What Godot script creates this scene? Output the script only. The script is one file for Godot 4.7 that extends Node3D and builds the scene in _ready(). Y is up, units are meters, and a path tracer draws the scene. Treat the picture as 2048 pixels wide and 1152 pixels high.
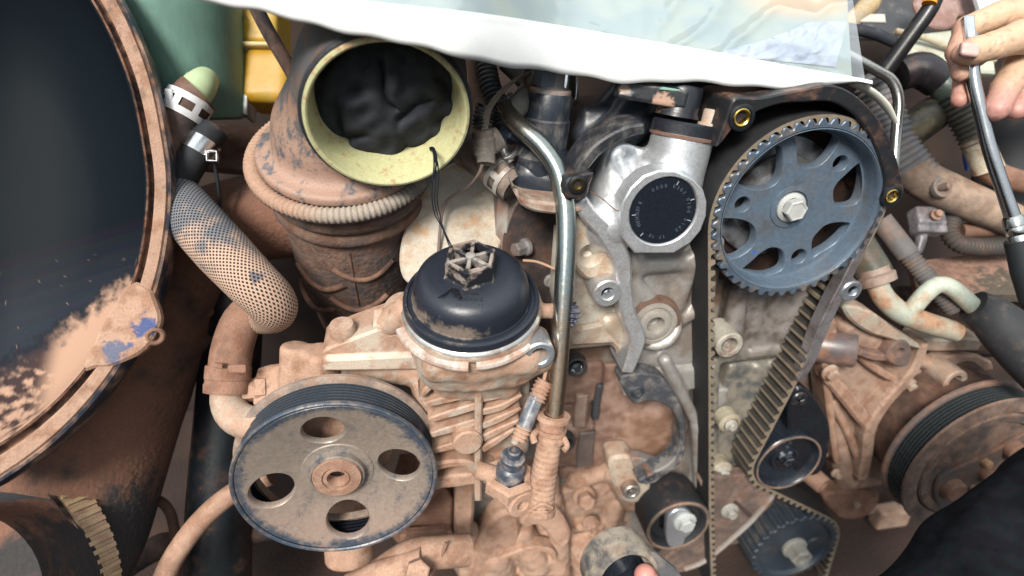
extends Node3D
# Lengths below are in units of 0.372 mm: one pixel of the 2048-wide photograph at the distance of the engine's face.
# Points are given in a frame whose x is right, y up, z towards the viewer, with its origin on the engine's face; put() turns them into metres.
const U := 0.45 / 1209.0
const F := 1209.0
const PITCH := 0.62
var N := Vector3(0.170, -0.467, 0.868).normalized()   # the way the crankshaft and all pulley axles point
var EX := Vector3.ZERO
var EY := Vector3.ZERO
var UPV := Vector3(0, cos(PITCH), sin(PITCH))
var BAS := Basis(Vector3(1, 0, 0), Vector3(0, cos(PITCH), -sin(PITCH)), Vector3(0, sin(PITCH), cos(PITCH)))
var R0 := Vector3(0, 0.9, 0)
var M := {}
var origin_of := {}
var names := {}
var na := FastNoiseLite.new()
var nb := FastNoiseLite.new()
var nc := FastNoiseLite.new()

const TAN := Color(0.475, 0.3, 0.212)
const CLAY := Color(0.32, 0.176, 0.12)
const BROWN := Color(0.19, 0.105, 0.072)
const MUD := Color(0.06, 0.036, 0.029)
const BLACK := Color(0.014, 0.016, 0.02)
const BLUEBLACK := Color(0.026, 0.036, 0.054)
const SLATE := Color(0.07, 0.105, 0.155)
const CREAM := Color(0.58, 0.5, 0.4)
const ALU := Color(0.66, 0.67, 0.68)
const GREY := Color(0.25, 0.24, 0.22)

class G:
	var v := PackedVector3Array()
	var uv := PackedVector2Array()
	var sg := PackedInt32Array()
	var g := 1
	func tri(a: Vector3, b: Vector3, c: Vector3) -> void:
		v.append(a); v.append(b); v.append(c)
		uv.append(Vector2.ZERO); uv.append(Vector2.ZERO); uv.append(Vector2.ZERO)
		sg.append(g)
	func quad(a: Vector3, b: Vector3, c: Vector3, d: Vector3) -> void:
		tri(a, b, c); tri(a, c, d)
	func quad_uv(a: Vector3, b: Vector3, c: Vector3, d: Vector3, ua: Vector2, ub: Vector2, uc: Vector2, ud: Vector2) -> void:
		v.append_array(PackedVector3Array([a, b, c, a, c, d]))
		uv.append_array(PackedVector2Array([ua, ub, uc, ua, uc, ud]))
		sg.append(g); sg.append(g)

class Sdf:
	var prims := []
	func cap(a: Vector3, b: Vector3, ra: float, rb: float, k := 8.0, sub := false) -> Sdf:
		var r := maxf(ra, rb)
		prims.append([0, sub, k, a, b, ra, rb, AABB(a, Vector3.ZERO).expand(b).grow(r)])
		return self
	func cyl(a: Vector3, b: Vector3, r: float, rd := 3.0, k := 6.0, sub := false) -> Sdf:
		prims.append([1, sub, k, a, b, r, rd, AABB(a, Vector3.ZERO).expand(b).grow(r)])
		return self
	func box(c: Vector3, bs: Basis, h: Vector3, rd := 4.0, k := 6.0, sub := false) -> Sdf:
		var e := Vector3(absf(bs.x.x) * h.x + absf(bs.y.x) * h.y + absf(bs.z.x) * h.z, absf(bs.x.y) * h.x + absf(bs.y.y) * h.y + absf(bs.z.y) * h.z, absf(bs.x.z) * h.x + absf(bs.y.z) * h.y + absf(bs.z.z) * h.z)
		prims.append([2, sub, k, c, bs, h, rd, AABB(c - e, e * 2.0)])
		return self
	func mesh(cell: float, g: G, rough := 0.0, noise: FastNoiseLite = null) -> void:
		var bb: AABB = prims[0][7]
		for q in prims:
			if not q[1]:
				bb = bb.merge(q[7])
		bb = bb.grow(cell * 3.0)
		var nx := int(bb.size.x / cell) + 2
		var ny := int(bb.size.y / cell) + 2
		var nz := int(bb.size.z / cell) + 2
		var d := PackedFloat32Array()
		d.resize(nx * ny * nz)
		d.fill(1000.0)
		var o := bb.position
		for q in prims:
			var k: float = maxf(q[2], 0.01)
			var b: AABB = (q[7] as AABB).grow(cell * 2.0 + k)
			var lo := ((b.position - o) / cell).floor().max(Vector3.ZERO)
			var hi := ((b.end - o) / cell).ceil()
			var x1 := mini(int(hi.x), nx - 1)
			var y1 := mini(int(hi.y), ny - 1)
			var z1 := mini(int(hi.z), nz - 1)
			var kind: int = q[0]
			var sub: bool = q[1]
			var pa: Vector3 = q[3]
			var ax := Vector3.ZERO
			var ln := 1.0
			var ra := 0.0
			var rb := 0.0
			var bs := Basis()
			var hh := Vector3.ZERO
			if kind == 2:
				bs = q[4]
				rb = q[6]
				hh = (q[5] as Vector3) - Vector3(rb, rb, rb)
			else:
				ax = q[4] - pa
				ln = maxf(ax.length(), 0.001)
				ax /= ln
				ra = q[5]
				rb = q[6]
			for iz in range(int(lo.z), z1 + 1):
				for iy in range(int(lo.y), y1 + 1):
					var at := (iz * ny + iy) * nx
					for ix in range(int(lo.x), x1 + 1):
						var p := o + Vector3(ix, iy, iz) * cell - pa
						var e := 0.0
						if kind == 0:
							var t := clampf(p.dot(ax) / ln, 0.0, 1.0)
							e = (p - ax * (t * ln)).length() - lerpf(ra, rb, t)
						elif kind == 1:
							var t := p.dot(ax)
							var dx := (p - ax * t).length() - ra + rb
							var dy := absf(t - ln * 0.5) - ln * 0.5 + rb
							e = minf(maxf(dx, dy), 0.0) - rb + Vector2(maxf(dx, 0.0), maxf(dy, 0.0)).length()
						else:
							var w := Vector3(absf(p.dot(bs.x)), absf(p.dot(bs.y)), absf(p.dot(bs.z))) - hh
							e = minf(maxf(w.x, maxf(w.y, w.z)), 0.0) - rb + w.max(Vector3.ZERO).length()
						var i := at + ix
						var c := d[i]
						if sub:
							var s := maxf(k - absf(c + e), 0.0)
							d[i] = maxf(c, -e) + s * s * 0.25 / k
						else:
							var s := maxf(k - absf(c - e), 0.0)
							d[i] = minf(c, e) - s * s * 0.25 / k
		if noise:
			for i in d.size():
				if absf(d[i]) < cell * 3.0:
					var ix := i % nx
					var iy := (i / nx) % ny
					d[i] += rough * noise.get_noise_3dv(o + Vector3(ix, iy, i / (nx * ny)) * cell)
		var cells := {}
		var sy := nx
		var sz := nx * ny
		for iz in range(1, nz - 1):
			for iy in range(1, ny - 1):
				var at := iz * sz + iy * sy
				for ix in range(1, nx - 1):
					var i := at + ix
					var s := d[i] < 0.0
					if s != (d[i + 1] < 0.0):
						_quad(d, i, i - sy, i - sy - sz, i - sz, s, cells, nx, ny, o, cell, g)
					if s != (d[i + sy] < 0.0):
						_quad(d, i, i - sz, i - sz - 1, i - 1, s, cells, nx, ny, o, cell, g)
					if s != (d[i + sz] < 0.0):
						_quad(d, i, i - 1, i - 1 - sy, i - sy, s, cells, nx, ny, o, cell, g)
	func _quad(d: PackedFloat32Array, a: int, b: int, c: int, e: int, s: bool, cells: Dictionary, nx: int, ny: int, o: Vector3, cell: float, g: G) -> void:
		var pa := _vert(d, a, cells, nx, ny, o, cell)
		var pb := _vert(d, b, cells, nx, ny, o, cell)
		var pc := _vert(d, c, cells, nx, ny, o, cell)
		var pe := _vert(d, e, cells, nx, ny, o, cell)
		if s:
			g.quad(pa, pe, pc, pb)
		else:
			g.quad(pa, pb, pc, pe)
	func _vert(d: PackedFloat32Array, i: int, cells: Dictionary, nx: int, ny: int, o: Vector3, cell: float) -> Vector3:
		if cells.has(i):
			return cells[i]
		var sz := nx * ny
		var sum := Vector3.ZERO
		var n := 0
		for e in EDGES:
			var a: Vector3i = e[0]
			var b: Vector3i = e[1]
			var da := d[i + a.x + a.y * nx + a.z * sz]
			var db := d[i + b.x + b.y * nx + b.z * sz]
			if (da < 0.0) != (db < 0.0):
				sum += Vector3(a).lerp(Vector3(b), da / (da - db))
				n += 1
		var base := Vector3(i % nx, (i / nx) % ny, i / sz)
		var p := o + (base + (sum / n if n else Vector3(0.5, 0.5, 0.5))) * cell
		cells[i] = p
		return p
	const EDGES := [
		[Vector3i(0, 0, 0), Vector3i(1, 0, 0)], [Vector3i(0, 1, 0), Vector3i(1, 1, 0)], [Vector3i(0, 0, 1), Vector3i(1, 0, 1)], [Vector3i(0, 1, 1), Vector3i(1, 1, 1)],
		[Vector3i(0, 0, 0), Vector3i(0, 1, 0)], [Vector3i(1, 0, 0), Vector3i(1, 1, 0)], [Vector3i(0, 0, 1), Vector3i(0, 1, 1)], [Vector3i(1, 0, 1), Vector3i(1, 1, 1)],
		[Vector3i(0, 0, 0), Vector3i(0, 0, 1)], [Vector3i(1, 0, 0), Vector3i(1, 0, 1)], [Vector3i(0, 1, 0), Vector3i(0, 1, 1)], [Vector3i(1, 1, 0), Vector3i(1, 1, 1)]]

# ---------- places ----------
func P(x: float, y: float, z: float) -> Vector3:
	var k := (F - z) / F
	return Vector3((x - 1024.0) * k, (576.0 - y) * k, z)

func pix(p: Vector3) -> Vector2:
	var k := F / (F - p.z)
	return Vector2(1024.0 + p.x * k, 576.0 - p.y * k)

func on(x: float, y: float, o: Vector3, n: Vector3) -> Vector3:      # where the line of sight through (x, y) meets a plane
	var c := Vector3(0, 0, F)
	var d := Vector3((x - 1024.0) / F, (576.0 - y) / F, -1.0)
	return c + d * ((o - c).dot(n) / d.dot(n))

func E(x: float, y: float, h: float) -> Vector3:                     # the same on the plane h in front of the engine's face
	return on(x, y, N * h, N)

func E2(x: float, y: float, h: float) -> Vector2:
	var p := E(x, y, h)
	return Vector2(p.dot(EX), p.dot(EY))

func en(q: Vector2, h: float) -> Vector3:
	return EX * q.x + EY * q.y + N * h

func sz(p: Vector3, px: float) -> float:                             # pixels to units at the depth of p
	return px * (F - p.z) / F

func frame(axis: Vector3, hint := Vector3(1, 0, 0)) -> Basis:
	var z := axis.normalized()
	if absf(z.dot(hint)) > 0.95:
		hint = Vector3(0, 1, 0)
	var x := (hint - z * z.dot(hint)).normalized()
	return Basis(x, z.cross(x), z)

func W(p: Vector3) -> Vector3:
	return R0 + BAS * p * U

# ---------- shapes ----------
func spl(pts: Array, closed := false, per := 8) -> Array:            # a smooth curve through the points
	var out := []
	var n := pts.size()
	var last := n if closed else n - 1
	for i in last:
		var a = pts[posmod(i - 1, n)] if closed else pts[maxi(i - 1, 0)]
		var b = pts[i]
		var c = pts[(i + 1) % n]
		var e = pts[(i + 2) % n] if closed else pts[mini(i + 2, n - 1)]
		for k in per:
			var t := float(k) / per
			out.append(0.5 * (2.0 * b + (c - a) * t + (2.0 * a - 5.0 * b + 4.0 * c - e) * t * t + (3.0 * b - a - 3.0 * c + e) * t * t * t))
	if not closed:
		out.append(pts[n - 1])
	return out

func pts3(flat: Array) -> Array:                                     # [x, y, z, ...] in pixels and units
	var out := []
	for i in range(0, flat.size(), 3):
		out.append(P(flat[i], flat[i + 1], flat[i + 2]))
	return out

func resample(pts: Array, step: float) -> Array:
	var out := [pts[0]]
	var left := step
	for i in range(1, pts.size()):
		var a = pts[i - 1]
		var b = pts[i]
		var l: float = a.distance_to(b)
		var at := 0.0
		while l - at > left:
			at += left
			out.append(a.lerp(b, at / l))
			left = step
		left -= l - at
	if out[-1].distance_to(pts[-1]) > step * 0.3:
		out.append(pts[-1])
	return out

func tube(g: G, pts: Array, r, sides := 16, caps := true, ripple := 0.0, pitch := 1.0, smooth := true, flat_y := 1.0) -> void:
	var c := spl(pts, false, 12) if smooth else pts
	var total := 0.0
	for i in range(1, c.size()):
		total += c[i].distance_to(c[i - 1])
	var step: float = pitch / 6.0 if ripple > 0.0 else maxf(4.0, minf(total / 12.0, 14.0))
	c = resample(c, step)
	var n := c.size()
	var up := Vector3(0, 0, 1)
	var rings := []
	var s := 0.0
	for i in n:
		var t: Vector3 = (c[mini(i + 1, n - 1)] - c[maxi(i - 1, 0)]).normalized()
		up = (up - t * t.dot(up))
		if up.length() < 0.05:
			up = Vector3(1, 0, 0) - t * t.x
		up = up.normalized()
		var side := t.cross(up)
		if i > 0:
			s += c[i].distance_to(c[i - 1])
		var rr: float
		if r is Array:
			var f: float = s / total * (r.size() - 1)
			var j := clampi(int(f), 0, r.size() - 2)
			rr = lerpf(r[j], r[j + 1], clampf(f - j, 0.0, 1.0))
		else:
			rr = r
		if ripple > 0.0:
			rr += ripple * (absf(fposmod(s / pitch, 1.0) * 2.0 - 1.0) * 2.0 - 1.0)
		var ring := []
		for k in sides + 1:
			var a := TAU * (k % sides) / sides
			ring.append(c[i] + (up * cos(a) + side * sin(a) * flat_y) * rr)
		rings.append(ring)
	s = 0.0
	for i in n - 1:
		var s2: float = s + c[i].distance_to(c[i + 1])
		for k in sides:
			var u0 := float(k) / sides
			var u1 := float(k + 1) / sides
			g.quad_uv(rings[i][k], rings[i][k + 1], rings[i + 1][k + 1], rings[i + 1][k], Vector2(u0, s), Vector2(u1, s), Vector2(u1, s2), Vector2(u0, s2))
		s = s2
	if caps:
		g.g += 1
		for e in [0, n - 1]:
			for k in sides:
				if e == 0:
					g.tri(c[e], rings[e][k + 1], rings[e][k])
				else:
					g.tri(c[e], rings[e][k], rings[e][k + 1])
	g.g += 1

func lathe(g: G, o: Vector3, axis: Vector3, prof: Array, segs := 48, flat := false, turn := 0.0, a0 := 0.0, a1 := TAU) -> void:   # prof: [r, h, r, h, ...]
	var b := frame(axis)
	var n := prof.size() / 2
	var rows := []
	for i in n:
		var row := []
		for k in segs + 1:
			var a := turn + a0 + (a1 - a0) * (k % segs if is_equal_approx(a1 - a0, TAU) else k) / segs
			row.append(o + (b.x * cos(a) + b.y * sin(a)) * prof[i * 2] + b.z * prof[i * 2 + 1])
		rows.append(row)
	for i in n - 1:
		if i > 0:
			var d0 := Vector2(prof[i * 2] - prof[i * 2 - 2], prof[i * 2 + 1] - prof[i * 2 - 1])
			var d1 := Vector2(prof[i * 2 + 2] - prof[i * 2], prof[i * 2 + 3] - prof[i * 2 + 1])
			if absf(d0.angle_to(d1)) > 0.6:
				g.g += 1
		for k in segs:
			if flat:
				g.g += 1
			var A: Vector3 = rows[i][k]
			var B: Vector3 = rows[i][k + 1]
			var C: Vector3 = rows[i + 1][k + 1]
			var D: Vector3 = rows[i + 1][k]
			if prof[i * 2] < 0.001:
				g.tri(A, C, D)
			elif prof[i * 2 + 2] < 0.001:
				g.tri(A, B, C)
			else:
				g.quad(A, B, C, D)
	g.g += 1

func poly2(flat: Array, h: float, smooth := 0, closed := true) -> Array:   # pixels to the engine plane h
	var out := []
	for i in range(0, flat.size(), 2):
		out.append(E2(flat[i], flat[i + 1], h))
	return spl(out, closed, smooth) if smooth > 0 else out

func inset(p: Array, d: float) -> Array:                              # for counter-clockwise polygons, inwards
	var out := []
	var n := p.size()
	for i in n:
		var a: Vector2 = (p[i] - p[posmod(i - 1, n)]).normalized()
		var b: Vector2 = (p[(i + 1) % n] - p[i]).normalized()
		var na2 := Vector2(-a.y, a.x)
		var nb2 := Vector2(-b.y, b.x)
		var m := (na2 + nb2)
		var l := m.length()
		m = na2 if l < 0.2 else m / l
		out.append(p[i] + m * d / maxf(m.dot(na2), 0.45))
	return out

func ccw(p: Array) -> Array:
	var q := p.duplicate()
	if Geometry2D.is_polygon_clockwise(PackedVector2Array(q)):
		q.reverse()
	return q

func prism(g: G, outline: Array, h0: float, h1: float, bev := 3.0, holes := [], o := Vector3.ZERO, b := Basis(), back := false, inner := []) -> void:
	if b == Basis():
		b = Basis(EX, EY, N)
	var out := ccw(outline)
	var top := inset(out, bev)
	g.g += 1
	var n := out.size()
	for i in n:
		var j := (i + 1) % n
		if bev > 0.0:
			g.quad(_l(o, b, out[i], h1 - bev), _l(o, b, out[j], h1 - bev), _l(o, b, top[j], h1), _l(o, b, top[i], h1))
	g.g += 1
	for i in n:
		var j := (i + 1) % n
		g.quad(_l(o, b, out[i], h0), _l(o, b, out[j], h0), _l(o, b, out[j], h1 - bev), _l(o, b, out[i], h1 - bev))
	g.g += 1
	var hs := []
	for h in holes:
		var hole := ccw(h)
		var big := inset(hole, -bev)
		hs.append(big)
		var m := hole.size()
		for i in m:
			var j := (i + 1) % m
			g.quad(_l(o, b, hole[j], h0), _l(o, b, hole[i], h0), _l(o, b, hole[i], h1 - bev), _l(o, b, hole[j], h1 - bev))
			g.quad(_l(o, b, hole[j], h1 - bev), _l(o, b, hole[i], h1 - bev), _l(o, b, big[i], h1), _l(o, b, big[j], h1))
	g.g += 1
	for t in fill(top, hs, inner):
		g.tri(_l(o, b, t[0], h1), _l(o, b, t[1], h1), _l(o, b, t[2], h1))
	if back:
		g.g += 1
		for t in fill(out, holes.map(func(h): return ccw(h))):
			g.tri(_l(o, b, t[0], h0), _l(o, b, t[2], h0), _l(o, b, t[1], h0))
	g.g += 1

func _l(o: Vector3, b: Basis, q: Vector2, h: float) -> Vector3:
	return o + b.x * q.x + b.y * q.y + b.z * h

func fill(out: Array, holes: Array, inner := []) -> Array:
	var res := []
	var pv := PackedVector2Array(out)
	if holes.is_empty():
		var ix := Geometry2D.triangulate_polygon(pv)
		if ix.size():
			for i in range(0, ix.size(), 3):
				res.append([pv[ix[i]], pv[ix[i + 1]], pv[ix[i + 2]]])
			return _turn(res)
	var all := pv.duplicate()
	for h in holes:
		all.append_array(PackedVector2Array(h))
	all.append_array(PackedVector2Array(inner))
	var ix2 := Geometry2D.triangulate_delaunay(all)
	for i in range(0, ix2.size(), 3):
		var a := all[ix2[i]]
		var b := all[ix2[i + 1]]
		var c := all[ix2[i + 2]]
		var m := (a + b + c) / 3.0
		if not Geometry2D.is_point_in_polygon(m, pv):
			continue
		var inside := false
		for h in holes:
			if Geometry2D.is_point_in_polygon(m, PackedVector2Array(h)):
				inside = true
				break
		if not inside:
			res.append([a, b, c])
	return _turn(res)

func _turn(res: Array) -> Array:
	for t in res:
		if (t[1] - t[0]).cross(t[2] - t[0]) < 0.0:
			var s = t[1]
			t[1] = t[2]
			t[2] = s
	return res

func circle2(c: Vector2, r: float, n := 32, squash := 1.0, turn := 0.0) -> Array:
	var out := []
	for i in n:
		var a := TAU * i / n
		out.append(c + Vector2(cos(a) * r, sin(a) * r * squash).rotated(turn))
	return out

func strip(flat: Array, w, h: float, smooth := 6) -> Array:          # an outline of width w (pixels) along a line of pixels, on the plane h
	var mid := poly2(flat, h, smooth, false)
	var l := []
	var r := []
	var n := mid.size()
	for i in n:
		var t: Vector2 = (mid[mini(i + 1, n - 1)] - mid[maxi(i - 1, 0)]).normalized()
		var nn := Vector2(-t.y, t.x)
		var ww: float
		if w is Array:
			var f: float = float(i) / (n - 1) * (w.size() - 1)
			var j := clampi(int(f), 0, w.size() - 2)
			ww = lerpf(w[j], w[j + 1], f - j)
		else:
			ww = w
		ww = sz(en(mid[i], h), ww) * 0.5
		l.append(mid[i] + nn * ww)
		r.append(mid[i] - nn * ww)
	r.reverse()
	l.append_array(r)
	return l

func hexbolt(g: G, o: Vector3, axis: Vector3, r: float, h: float, flange := 0.0, turn := 0.3) -> void:
	var z := axis.normalized()
	if flange > 0.0:
		lathe(g, o, z, [flange, -2, flange, h * 0.12, flange * 0.94, h * 0.2, r * 0.9, h * 0.3], 32)
	lathe(g, o + z * (h * 0.22), z, [r, -h * 0.2, r, h * 0.68, r * 0.86, h * 0.78, 0, h * 0.78], 6, true, turn)

func boss(g: G, o: Vector3, axis: Vector3, r: float, hole: float, length: float, depth := 0.0) -> void:      # a round pillar with a bore, its face at o
	var dp := depth if depth > 0.0 else hole * 2.2
	lathe(g, o, axis, [r * 1.04, -length, r, -3, r - 3, 0, hole + 2.5, 0, hole, -2.5, hole * 0.85, -dp, 0, -dp - hole * 0.5], 32)

# ---------- colours: base metal or plastic under dust ----------
func dusty(base: Color, dust: Color, amount := 0.5, up := 0.0, big := 0.5, small := 0.35, soft := 0.34, tone := 0.12) -> Callable:
	return func(p: Vector3, n: Vector3) -> Color:
		var a := amount + 0.7 * big * na.get_noise_3dv(p) + 0.75 * small * nb.get_noise_3dv(p) + 0.14 * nc.get_noise_3dv(p * 1.7) + up * n.dot(UPV)
		var t := smoothstep(0.5 - soft, 0.5 + soft, a)
		var red := 0.75 * smoothstep(-0.05, 0.45, na.get_noise_3dv(p * 1.7 + Vector3(500, 80, 0)) + 0.4 * nb.get_noise_3dv(p * 0.8 + Vector3(0, 300, 0)))
		var oil := 0.55 * smoothstep(0.42, 0.62, nb.get_noise_3dv(p * Vector3(0.9, 0.55, 0.9) + Vector3(0, 0, 700)))
		var d2 := dust.lerp(dust * Color(0.68, 0.57, 0.5), red)
		d2 = d2.lerp(dust * Color(0.36, 0.33, 0.33), oil)
		return base.lerp(d2, t) * (1.0 + tone * nb.get_noise_3dv(p * 0.6 + Vector3(90, 0, 0)) + tone * nc.get_noise_3dv(p))

func spotted(under: Callable, spots: Array) -> Callable:             # spots: [point, radius, colour, strength]
	return func(p: Vector3, n: Vector3) -> Color:
		var c: Color = under.call(p, n)
		for s in spots:
			var d: float = (p.distance_to(s[0]) / s[1]) + 0.55 * nb.get_noise_3dv(p) + 0.3 * nc.get_noise_3dv(p)
			c = c.lerp(s[2], s[3] * (1.0 - smoothstep(0.75, 1.05, d)))
		return c

func plain(c: Color, tone := 0.08) -> Callable:
	return func(p: Vector3, _n: Vector3) -> Color:
		return c * (1.0 + tone * nb.get_noise_3dv(p))

# ---------- objects ----------
func numbered(called: String) -> String:
	names[called] = names.get(called, -1) + 1
	return called if names[called] == 0 else "%s_%03d" % [called, names[called]]

func tag(o: Node3D, label := "", category := "", group := "", kind := "") -> Node3D:
	if label: o.set_meta("label", label)
	if category: o.set_meta("category", category)
	if group: o.set_meta("group", group)
	if kind: o.set_meta("kind", kind)
	return o

func thing(called: String, label: String, category: String, at: Vector3, group := "") -> Node3D:
	var o := Node3D.new()
	o.name = numbered(called)
	add_child(o)
	o.position = W(at)
	origin_of[o] = at
	return tag(o, label, category, group)

func put(g: G, called: String, mat: Material, paint: Callable, parent: Node3D, fine := 14.0, label := "") -> MeshInstance3D:
	var o := MeshInstance3D.new()
	o.name = called
	var org: Vector3 = origin_of[parent]
	o.mesh = bake(g, paint, org, fine, mat)
	parent.add_child(o, true)
	origin_of[o] = org
	if label:
		o.set_meta("label", label)
	return o

func solo(g: G, called: String, label: String, category: String, mat: Material, paint: Callable, fine := 14.0, group := "") -> MeshInstance3D:
	var o := MeshInstance3D.new()
	o.name = numbered(called)
	var org := g.v[0]
	o.mesh = bake(g, paint, org, fine, mat)
	add_child(o)
	o.position = W(org)
	origin_of[o] = org
	tag(o, label, category, group)
	return o

func bake(g: G, paint: Callable, org: Vector3, fine: float, mat: Material) -> ArrayMesh:
	var st := SurfaceTool.new()
	st.begin(Mesh.PRIMITIVE_TRIANGLES)
	for i in g.v.size():
		if i % 3 == 0:
			st.set_smooth_group(g.sg[i / 3])
		st.set_uv(g.uv[i])
		st.add_vertex(g.v[i])
	st.generate_normals()
	st.index()
	var ar := st.commit_to_arrays()
	var v: PackedVector3Array = ar[Mesh.ARRAY_VERTEX]
	var nn: PackedVector3Array = ar[Mesh.ARRAY_NORMAL]
	var uv: PackedVector2Array = ar[Mesh.ARRAY_TEX_UV]
	var ix: PackedInt32Array = ar[Mesh.ARRAY_INDEX]
	var out := PackedInt32Array()
	var cache := {}
	var f2 := fine * fine
	var stack := PackedInt32Array(ix)
	while stack.size():
		var k := stack.size()
		var a := stack[k - 3]
		var b := stack[k - 2]
		var c := stack[k - 1]
		stack.resize(k - 3)
		var ab := v[a].distance_squared_to(v[b])
		var bc := v[b].distance_squared_to(v[c])
		var ca := v[c].distance_squared_to(v[a])
		var m := maxf(ab, maxf(bc, ca))
		if m <= f2:
			out.append(a); out.append(b); out.append(c)
			continue
		if bc == m:
			var t := a
			a = b; b = c; c = t
		elif ca == m:
			var t := a
			a = c; c = b; b = t
		var key := mini(a, b) * 4000000 + maxi(a, b)
		var mid: int
		if cache.has(key):
			mid = cache[key]
		else:
			mid = v.size()
			cache[key] = mid
			v.append((v[a] + v[b]) * 0.5)
			nn.append((nn[a] + nn[b]).normalized())
			uv.append((uv[a] + uv[b]) * 0.5)
		stack.append(a); stack.append(mid); stack.append(c)
		stack.append(mid); stack.append(b); stack.append(c)
	var col := PackedColorArray()
	col.resize(v.size())
	var eye := Vector3(0, 0, F)
	for i in v.size():
		var n := nn[i]
		if n.dot(eye - v[i]) < 0.0:
			n = -n
		var c: Color = paint.call(v[i], n)
		c.a = 1.0
		col[i] = c
		v[i] = BAS * (v[i] - org) * U
		nn[i] = BAS * nn[i]
	var arrays := []
	arrays.resize(Mesh.ARRAY_MAX)
	arrays[Mesh.ARRAY_VERTEX] = v
	arrays[Mesh.ARRAY_NORMAL] = nn
	arrays[Mesh.ARRAY_TEX_UV] = uv
	arrays[Mesh.ARRAY_COLOR] = col
	arrays[Mesh.ARRAY_INDEX] = out
	var me := ArrayMesh.new()
	me.add_surface_from_arrays(Mesh.PRIMITIVE_TRIANGLES, arrays)
	me.surface_set_material(0, mat)
	return me

# ---------- materials ----------
func noise_tex(freq: float, octaves: int, lo: float, hi: float, kind := FastNoiseLite.TYPE_SIMPLEX, normal := 0.0, mid := -1.0) -> NoiseTexture2D:
	var f := FastNoiseLite.new()
	f.noise_type = kind
	f.frequency = freq
	f.fractal_octaves = octaves
	f.seed = int(freq * 1000.0) + octaves
	var t := NoiseTexture2D.new()
	t.width = 512
	t.height = 512
	t.seamless = true
	t.noise = f
	if normal > 0.0:
		t.as_normal_map = true
		t.bump_strength = normal
	else:
		var ramp := Gradient.new()
		ramp.set_color(0, Color(lo, lo, lo))
		ramp.set_color(1, Color(hi, hi, hi))
		if mid >= 0.0:
			ramp.add_point(mid, Color(hi, hi, hi).lerp(Color(lo, lo, lo), 0.15))
		t.color_ramp = ramp
	return t

func mat(called: String, rough: float, metal: float, tex: Texture2D, nrm: Texture2D, nscale := 0.5, tile := 0.05, rtex: Texture2D = null) -> StandardMaterial3D:
	var m := StandardMaterial3D.new()
	m.resource_name = called
	m.vertex_color_use_as_albedo = true
	m.roughness = rough
	m.metallic = metal
	m.albedo_texture = tex
	if nrm:
		m.normal_enabled = true
		m.normal_texture = nrm
		m.normal_scale = nscale
	if rtex:
		m.roughness_texture = rtex
	m.uv1_triplanar = true
	m.uv1_world_triplanar = true
	m.uv1_scale = Vector3.ONE / tile
	M[called] = m
	return m

func scratches() -> ImageTexture:
	var s := 512
	var im := Image.create(s, s, false, Image.FORMAT_RGB8)
	var rng := RandomNumberGenerator.new()
	rng.seed = 17
	var f := FastNoiseLite.new()
	f.frequency = 0.02
	f.fractal_octaves = 4
	f.seed = 5
	var base := f.get_seamless_image(s, s)
	for y in s:
		for x in s:
			var c := 0.87 + 0.13 * base.get_pixel(x, y).r
			im.set_pixel(x, y, Color(c, c, c))
	for i in 240:
		var p := Vector2(rng.randf() * s, rng.randf() * s)
		var a := rng.randf() * TAU
		var bend := rng.randf_range(-0.012, 0.012)
		var tone := 1.0 if rng.randf() < 0.5 else 0.62
		var wide := rng.randi_range(1, 3)
		for k in rng.randi_range(20, 130):
			p += Vector2.from_angle(a)
			a += bend
			for w in wide:
				var q := Vector2i(posmod(int(p.x) + w, s), posmod(int(p.y), s))
				im.set_pixelv(q, im.get_pixelv(q).lerp(Color(tone, tone, tone), 0.55))
	return ImageTexture.create_from_image(im)

func braid_image() -> Array:
	var s := 64
	var im := Image.create(s, s, false, Image.FORMAT_RGB8)
	var hi := Image.create(s, s, false, Image.FORMAT_RGB8)
	for y in s:
		for x in s:
			var u := float(x) / s
			var v := float(y) / s
			var a := absf(fposmod((u + v), 1.0) - 0.5) * 2.0
			var b := absf(fposmod((u - v), 1.0) - 0.5) * 2.0
			var gap := smoothstep(0.38, 0.6, a) * smoothstep(0.38, 0.6, b)
			var c := lerpf(1.0, 0.06, gap)
			var h := 1.0 - 0.8 * gap - 0.3 * minf(a, b)
			im.set_pixel(x, y, Color(c, c, c))
			hi.set_pixel(x, y, Color(h, h, h))
	hi.bump_map_to_normal_map(6.0)
	return [ImageTexture.create_from_image(im), ImageTexture.create_from_image(hi)]

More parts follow.
